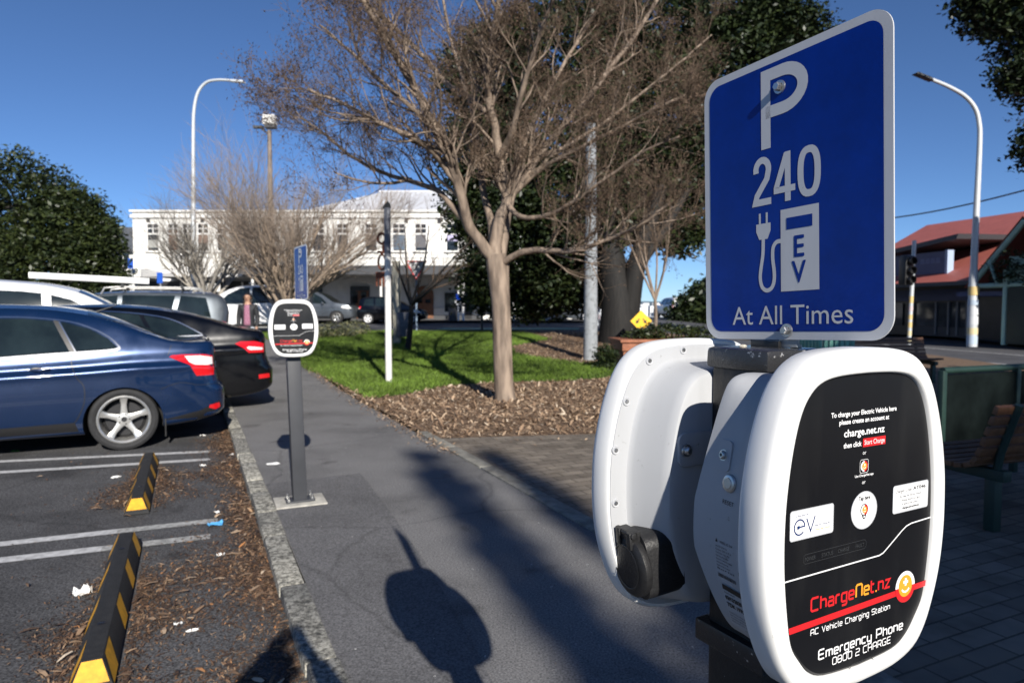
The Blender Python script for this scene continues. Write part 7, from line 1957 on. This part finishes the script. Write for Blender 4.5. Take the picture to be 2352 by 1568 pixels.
patch = .5 + .5 * np.sin(A * 7.3 + 1.1 * np.sin(B * 3.1)) * np.sin(B * 4.7 + 2 * np.sin(A * 3.3))
dens = dens * (.35 + .65 * patch) + .004
dens *= ~((A > -.478) & (A < -.292) & (((B > 3.0) & (B < 4.88)) | ((B > 5.54) & (B < 7.45))))
dens = np.clip(dens * 1.15 - .06, 0, 1) ** 1.25 + .002
keep = rg.random(len(A)) < dens * .95
chips('leaf_litter', ab_np(A[keep], B[keep]), LOT_Z + .003, .006, .024, M['leaf_bit'], .25)
k3 = rg.random(len(A)) < dens * .014
chips('large_leaves', ab_np(A[k3], B[k3]), LOT_Z + .006, .03, .055, M['leaf_bit'], .25)
k2 = rg.random(len(A)) < dens * .005
chips('bark_strips', ab_np(A[k2], B[k2]), LOT_Z + .010, .03, .08, M['chip'], .12)
# specks of gum, grit and leaf on the footpath
n_ = 420; Pg = ab_np(rg.uniform(.6, 2.3, n_), rg.uniform(2.0, 12, n_))
chips('path_grit', Pg, .001, .006, .020, chip_mat('grit', [(0, (.08, .07, .06)), (.5, (.25, .22, .19)), (.8, (.6, .58, .55)), (1, (.7, .7, .68))]), .05)

# scraps of litter, each its own thing
def scrap(name, label, px, py, w, l, m, off=LOT_Z, rz=0.0, crumple=.3):
    p = G(px, py, off); rng = np.random.default_rng(int(px * 7 + py)); n = 6; V = []
    for j in range(n + 1):
        for i in range(n + 1):
            u, v = i / n - .5, j / n - .5; e = 1 - .35 * (abs(u) * 2) ** 3 * rng.uniform(.6, 1) - .2 * (abs(v) * 2) ** 3 * rng.uniform(.3, 1)
            V.append((u * l * e, v * w * e, .004 + abs(rng.normal(scale=crumple * w * .35))))
    o = np_mesh(name, V, [(j * (n + 1) + i, j * (n + 1) + i + 1, (j + 1) * (n + 1) + i + 1, (j + 1) * (n + 1) + i) for j in range(n) for i in range(n)], m)
    sd = o.modifiers.new('thickness', 'SOLIDIFY'); sd.thickness = .0015
    o.location = (p.x, p.y, p.z); o.rotation_euler = (0, 0, rz)
    return tag(o, label, 'litter', 'scraps of litter')
scrap('paper_scrap', 'crumpled white tissue left of the near wheel stop', 190, 1364, .10, .11, M['paper'], rz=.8, crumple=.6)
scrap('paper_scrap', 'flat white paper scrap on the path left of the far grey post', 627, 1066, .10, .17, M['paper'], .002, .1, .12)
scrap('plastic_wrapper', 'light blue plastic wrapper at the end of a bay line', 495, 1206, .07, .14, mat('blue_plastic', (.10, .38, .72), .3), rz=.5, crumple=.5)
for px, py, w, l, lb in ((466, 1001, .05, .12, 'pale scrap under the tail of the blue car'), (531, 1045, .05, .06, 'small white scrap against the kerb beyond the blue wrapper'), (466, 1070, .05, .07, 'white scrap among leaves right of the far wheel stop'), (266, 1097, .05, .11, 'grey white scrap left of the far wheel stop'), (499, 1177, .04, .05, 'tiny white scrap just beyond the blue wrapper'), (507, 1275, .05, .05, 'white crumb of tissue against the kerb, nearer than the blue wrapper'), (410, 1433, .03, .05, 'small white scrap right of the near wheel stop'), (443, 1449, .02, .08, 'thin white paper stick in the leaves at lower left')):
    scrap('paper_scrap', lb, px, py, w, l, M['paper'], rz=px * .37, crumple=.35)
scrap('leaf_scrap', 'bright green leaf on the asphalt beside the blue car', 35, 1037, .05, .10, mat('green_leaf', (.10, .35, .05), .5), rz=.2)

# ================================================================== PEOPLE
def skin_mesh(name, chains, m, parent, sub=2):
    """one continuous surface grown over joints: chains are lists of (x, y, z, radius) or (.., rx, ry); equal points join"""
    vs_, ed, rr = [], [], []; idx = {}
    for ch in chains:
        prev = None
        for p in ch:
            k = tuple(round(q, 4) for q in p[:3])
            if k not in idx: idx[k] = len(vs_); vs_.append(p[:3]); rr.append((p[3], p[4] if len(p) > 4 else p[3]))
            if prev is not None and prev != idx[k]: ed.append((prev, idx[k]))
            prev = idx[k]
    me = bpy.data.meshes.new(name); me.from_pydata(vs_, ed, []); o = bpy.data.objects.new(name, me); COL.objects.link(o)
    sk = o.modifiers.new('skin', 'SKIN'); sk.use_smooth_shade = True
    for i, d in enumerate(me.skin_vertices[0].data): d.radius = rr[i]; d.use_root = (i == 0)
    sb_ = o.modifiers.new('sub', 'SUBSURF'); sb_.levels = sub; sb_.render_levels = sub
    bpy.context.view_layer.update(); dg = bpy.context.evaluated_depsgraph_get(); m2 = bpy.data.meshes.new_from_object(o.evaluated_get(dg))
    o.modifiers.clear(); o.data = m2; m2.materials.clear(); m2.materials.append(m); m2.shade_smooth(); m2.name = name; o.parent = parent
    return o
M['skin'] = mat('skin', (.42, .24, .16), .55)
def person(label, loc, rz, H_, arms, legs, top_m, leg_m, hair_m, shirt_m=None, shoe_m=None, long_hair=True):
    """arms, legs: joint lists for (left, right); x is the person's left, -y the way they face"""
    t = thing('person', label, 'person', loc, rz); k = H_ / 1.65
    S = lambda ch: [tuple(q * k for q in p) for p in ch]
    body = [[(0, 0, .90, .115, .085), (0, -.005, 1.05, .105, .08), (0, -.005, 1.20, .125, .09), (0, 0, 1.33, .12, .075), (0, .005, 1.40, .055, .05), (0, -.01, 1.455, .05, .05), (0, -.018, 1.53, .078, .088), (0, -.012, 1.60, .065, .078)]]
    for s_, A_, Lg in ((1, arms[0], legs[0]), (-1, arms[1], legs[1])):
        sh = (s_ * .155, .0, 1.33, .052)
        el, wr_ = A_; hand = Vector(wr_) + (Vector(wr_) - Vector(el)).normalized() * .05
        body.append([(0, 0, 1.33, .12, .075), sh, (*el, .037), (*wr_, .026), (*hand, .034, .018)])
        d = (Vector(wr_) - Vector(el)).normalized(); sd = d.cross(Vector((0, 1, 0)) if abs(d.y) < .8 else Vector((1, 0, 0))).normalized()
        for f in range(4):
            b0_ = hand + d * .035 + sd * (f - 1.5) * .017; ln = (.030, .036, .038, .032)[f]
            body.append([tuple(hand) + (.034, .018), tuple(b0_) + (.0085,), tuple(b0_ + d * ln + Vector((0, -.006, 0))) + (.0078,), tuple(b0_ + d * ln * 1.8 + Vector((0, -.020, 0))) + (.006,)])
        th = hand - sd * .030 - d * .01; body.append([tuple(hand) + (.034, .018), tuple(th) + (.010,), tuple(th + d * .035 - sd * .012) + (.008,)])
        kn, an = Lg
        body.append([(0, 0, .90, .115, .085), (s_ * .085, 0, .84, .082), (*kn, .056), (an[0], an[1] + .01, (kn[2] + an[2]) / 2 + .05, .052), (*an, .034), (an[0], an[1] - .12, .035, .034, .026)])
    skin_mesh('body', [S(c) for c in body], M['skin'], t)
    jt = [[(0, 0, .80, .16, .112), (0, 0, .90, .165, .115), (0, -.005, 1.05, .155, .108), (0, -.005, 1.20, .165, .112), (0, 0, 1.335, .135, .088), (0, .004, 1.375, .07, .06)]]
    for s_, A_ in ((1, arms[0]), (-1, arms[1])):
        el, wr_ = A_; w2 = Vector(wr_) - (Vector(wr_) - Vector(el)) * .06
        jt.append([(0, 0, 1.335, .135, .088), (s_ * .158, 0, 1.335, .066), (*el, .054), (*w2, .042)])
    skin_mesh('jacket', [S(c) for c in jt], top_m, t)
    jl = [[(0, 0, 1.0, .125, .098), (0, 0, .93, .130, .102), (0, 0, .88, .128, .098)]]
    for s_, Lg in ((1, legs[0]), (-1, legs[1])):
        kn, an = Lg; jl.append([(0, 0, .88, .128, .098), (s_ * .086, 0, .82, .094), (*kn, .072), (an[0], an[1] + .02, (kn[2] + an[2]) / 2, .066), (an[0], an[1] + .005, an[2] + .04, .056), (an[0], an[1] - .005, an[2] - .045, .056)])
    skin_mesh('trousers', [S(c) for c in jl], leg_m, t)
    if shirt_m:
        b = MB(); n = 8; vv = []
        for j in range(n + 1):
            z = .90 + .47 * j / n; hw = .075 - .02 * j / n
            for i in range(5): x = -hw + 2 * hw * i / 4; vv.append((x * k, (-.112 - .006 * math.sin(j / n * 3.1) + abs(x) * .25 + (.035 if j == n else 0)) * k, z * k))
        b.add(vv, [(j * 5 + i, j * 5 + i + 1, (j + 1) * 5 + i + 1, (j + 1) * 5 + i) for j in range(n) for i in range(4)])
        sh_ = b.build('shirt', shirt_m, t, smooth=60); so = sh_.modifiers.new('t', 'SOLIDIFY'); so.thickness = .012
    hair = [[(0, -.008, 1.642, .100, .104), (0, .045, 1.57, .088, .075), (0, .06, 1.48, .078, .05)]] + ([[(0, .045, 1.57, .088, .075), (.075, .02, 1.50, .030), (.085, .0, 1.40, .026)], [(0, .045, 1.57, .088, .075), (-.075, .02, 1.50, .030), (-.085, .0, 1.40, .026)]] if long_hair else [])
    skin_mesh('hair', [S(c) for c in hair], hair_m, t)
    b = MB()
    for s_ in (-1, 1): b.sphere((s_ * .030 * k, -.094 * k, 1.545 * k), .010 * k, 8, 0)
    b2 = MB(); b2.tube([Vector((0, -.098, 1.55)) * k, Vector((0, -.120, 1.515)) * k, Vector((0, -.100, 1.508)) * k], [.008, .013, .006], 8); b2.build('nose', M['skin'], t, smooth=60)
    for s_ in (-1, 1):
        e_ = MB(); e_.sphere((s_ * .030 * k, -.094 * k, 1.545 * k), .010 * k, 8); e_.build('eye', M['trim_black'], t, smooth=60)
        e_ = MB(); e_.sphere((s_ * .080 * k, -.01 * k, 1.53 * k), (.010, .022, .030), 8); e_.build('ear', M['skin'], t, smooth=60)
        e_ = MB(); an = legs[0 if s_ == 1 else 1][1]; e_.sphere((an[0] * k, (an[1] - .06) * k, .045 * k), (.048, .135, .05), 10); e_.build('shoe', shoe_m or M['trim_black'], t, smooth=60)
    e_ = MB(); e_.sphere((0, -.098 * k, 1.482 * k), (.024, .008, .007), 8); e_.build('mouth', mat('lips', (.35, .10, .09), .5) if 'lips' not in bpy.data.materials else bpy.data.materials['lips'], t, smooth=60)
    return t
def plaid():
    m, nt, b = new_mat('plaid'); N, L = nt.nodes.new, nt.links.new; tc = N('ShaderNodeTexCoord'); ch = N('ShaderNodeTexChecker'); ch.inputs['Scale'].default_value = 40
    ch.inputs['Color1'].default_value = (.22, .045, .10, 1); ch.inputs['Color2'].default_value = (.42, .24, .32, 1); L(tc.outputs['Object'], ch.inputs['Vector']); L(ch.outputs['Color'], b.inputs['Base Color']); b.inputs['Roughness'].default_value = .9
    return m
wpn = at(571, 800, 15.6); wpn.z = LOT_Z + gz(wpn.x, wpn.y)
person('woman with long dark hair in black jacket, pink checked shirt and pale jeans', (wpn.x, wpn.y, wpn.z), rad(8), 1.66, (((.205, .02, 1.08), (.195, -.06, .84)), ((-.205, .02, 1.08), (-.20, -.05, .84))), (((.095, -.05, .46), (.10, .03, .08)), ((-.085, .03, .47), (-.085, .14, .09))), mat('black_jacket', (.016, .017, .02), .7), mat('pale_jeans', (.50, .55, .62), .85, var=.15, vscale=9), mat('dark_hair', (.012, .008, .007), .45), plaid(), mat('pale_shoe', (.6, .6, .6), .7))
person('photographer in dark clothes standing behind the viewpoint, arms raised to the face', (.0, -.235, 0), math.pi, 1.665, (((.225, -.12, 1.33), (.09, -.17, 1.51)), ((-.225, -.12, 1.33), (-.09, -.17, 1.51))), (((.11, -.02, .46), (.12, .02, .08)), ((-.11, -.02, .46), (-.12, .02, .08))), mat('dark_coat', (.03, .03, .035), .8), mat('dark_trousers', (.02, .022, .03), .85), mat('brown_hair', (.05, .03, .02), .6), None, None, False)
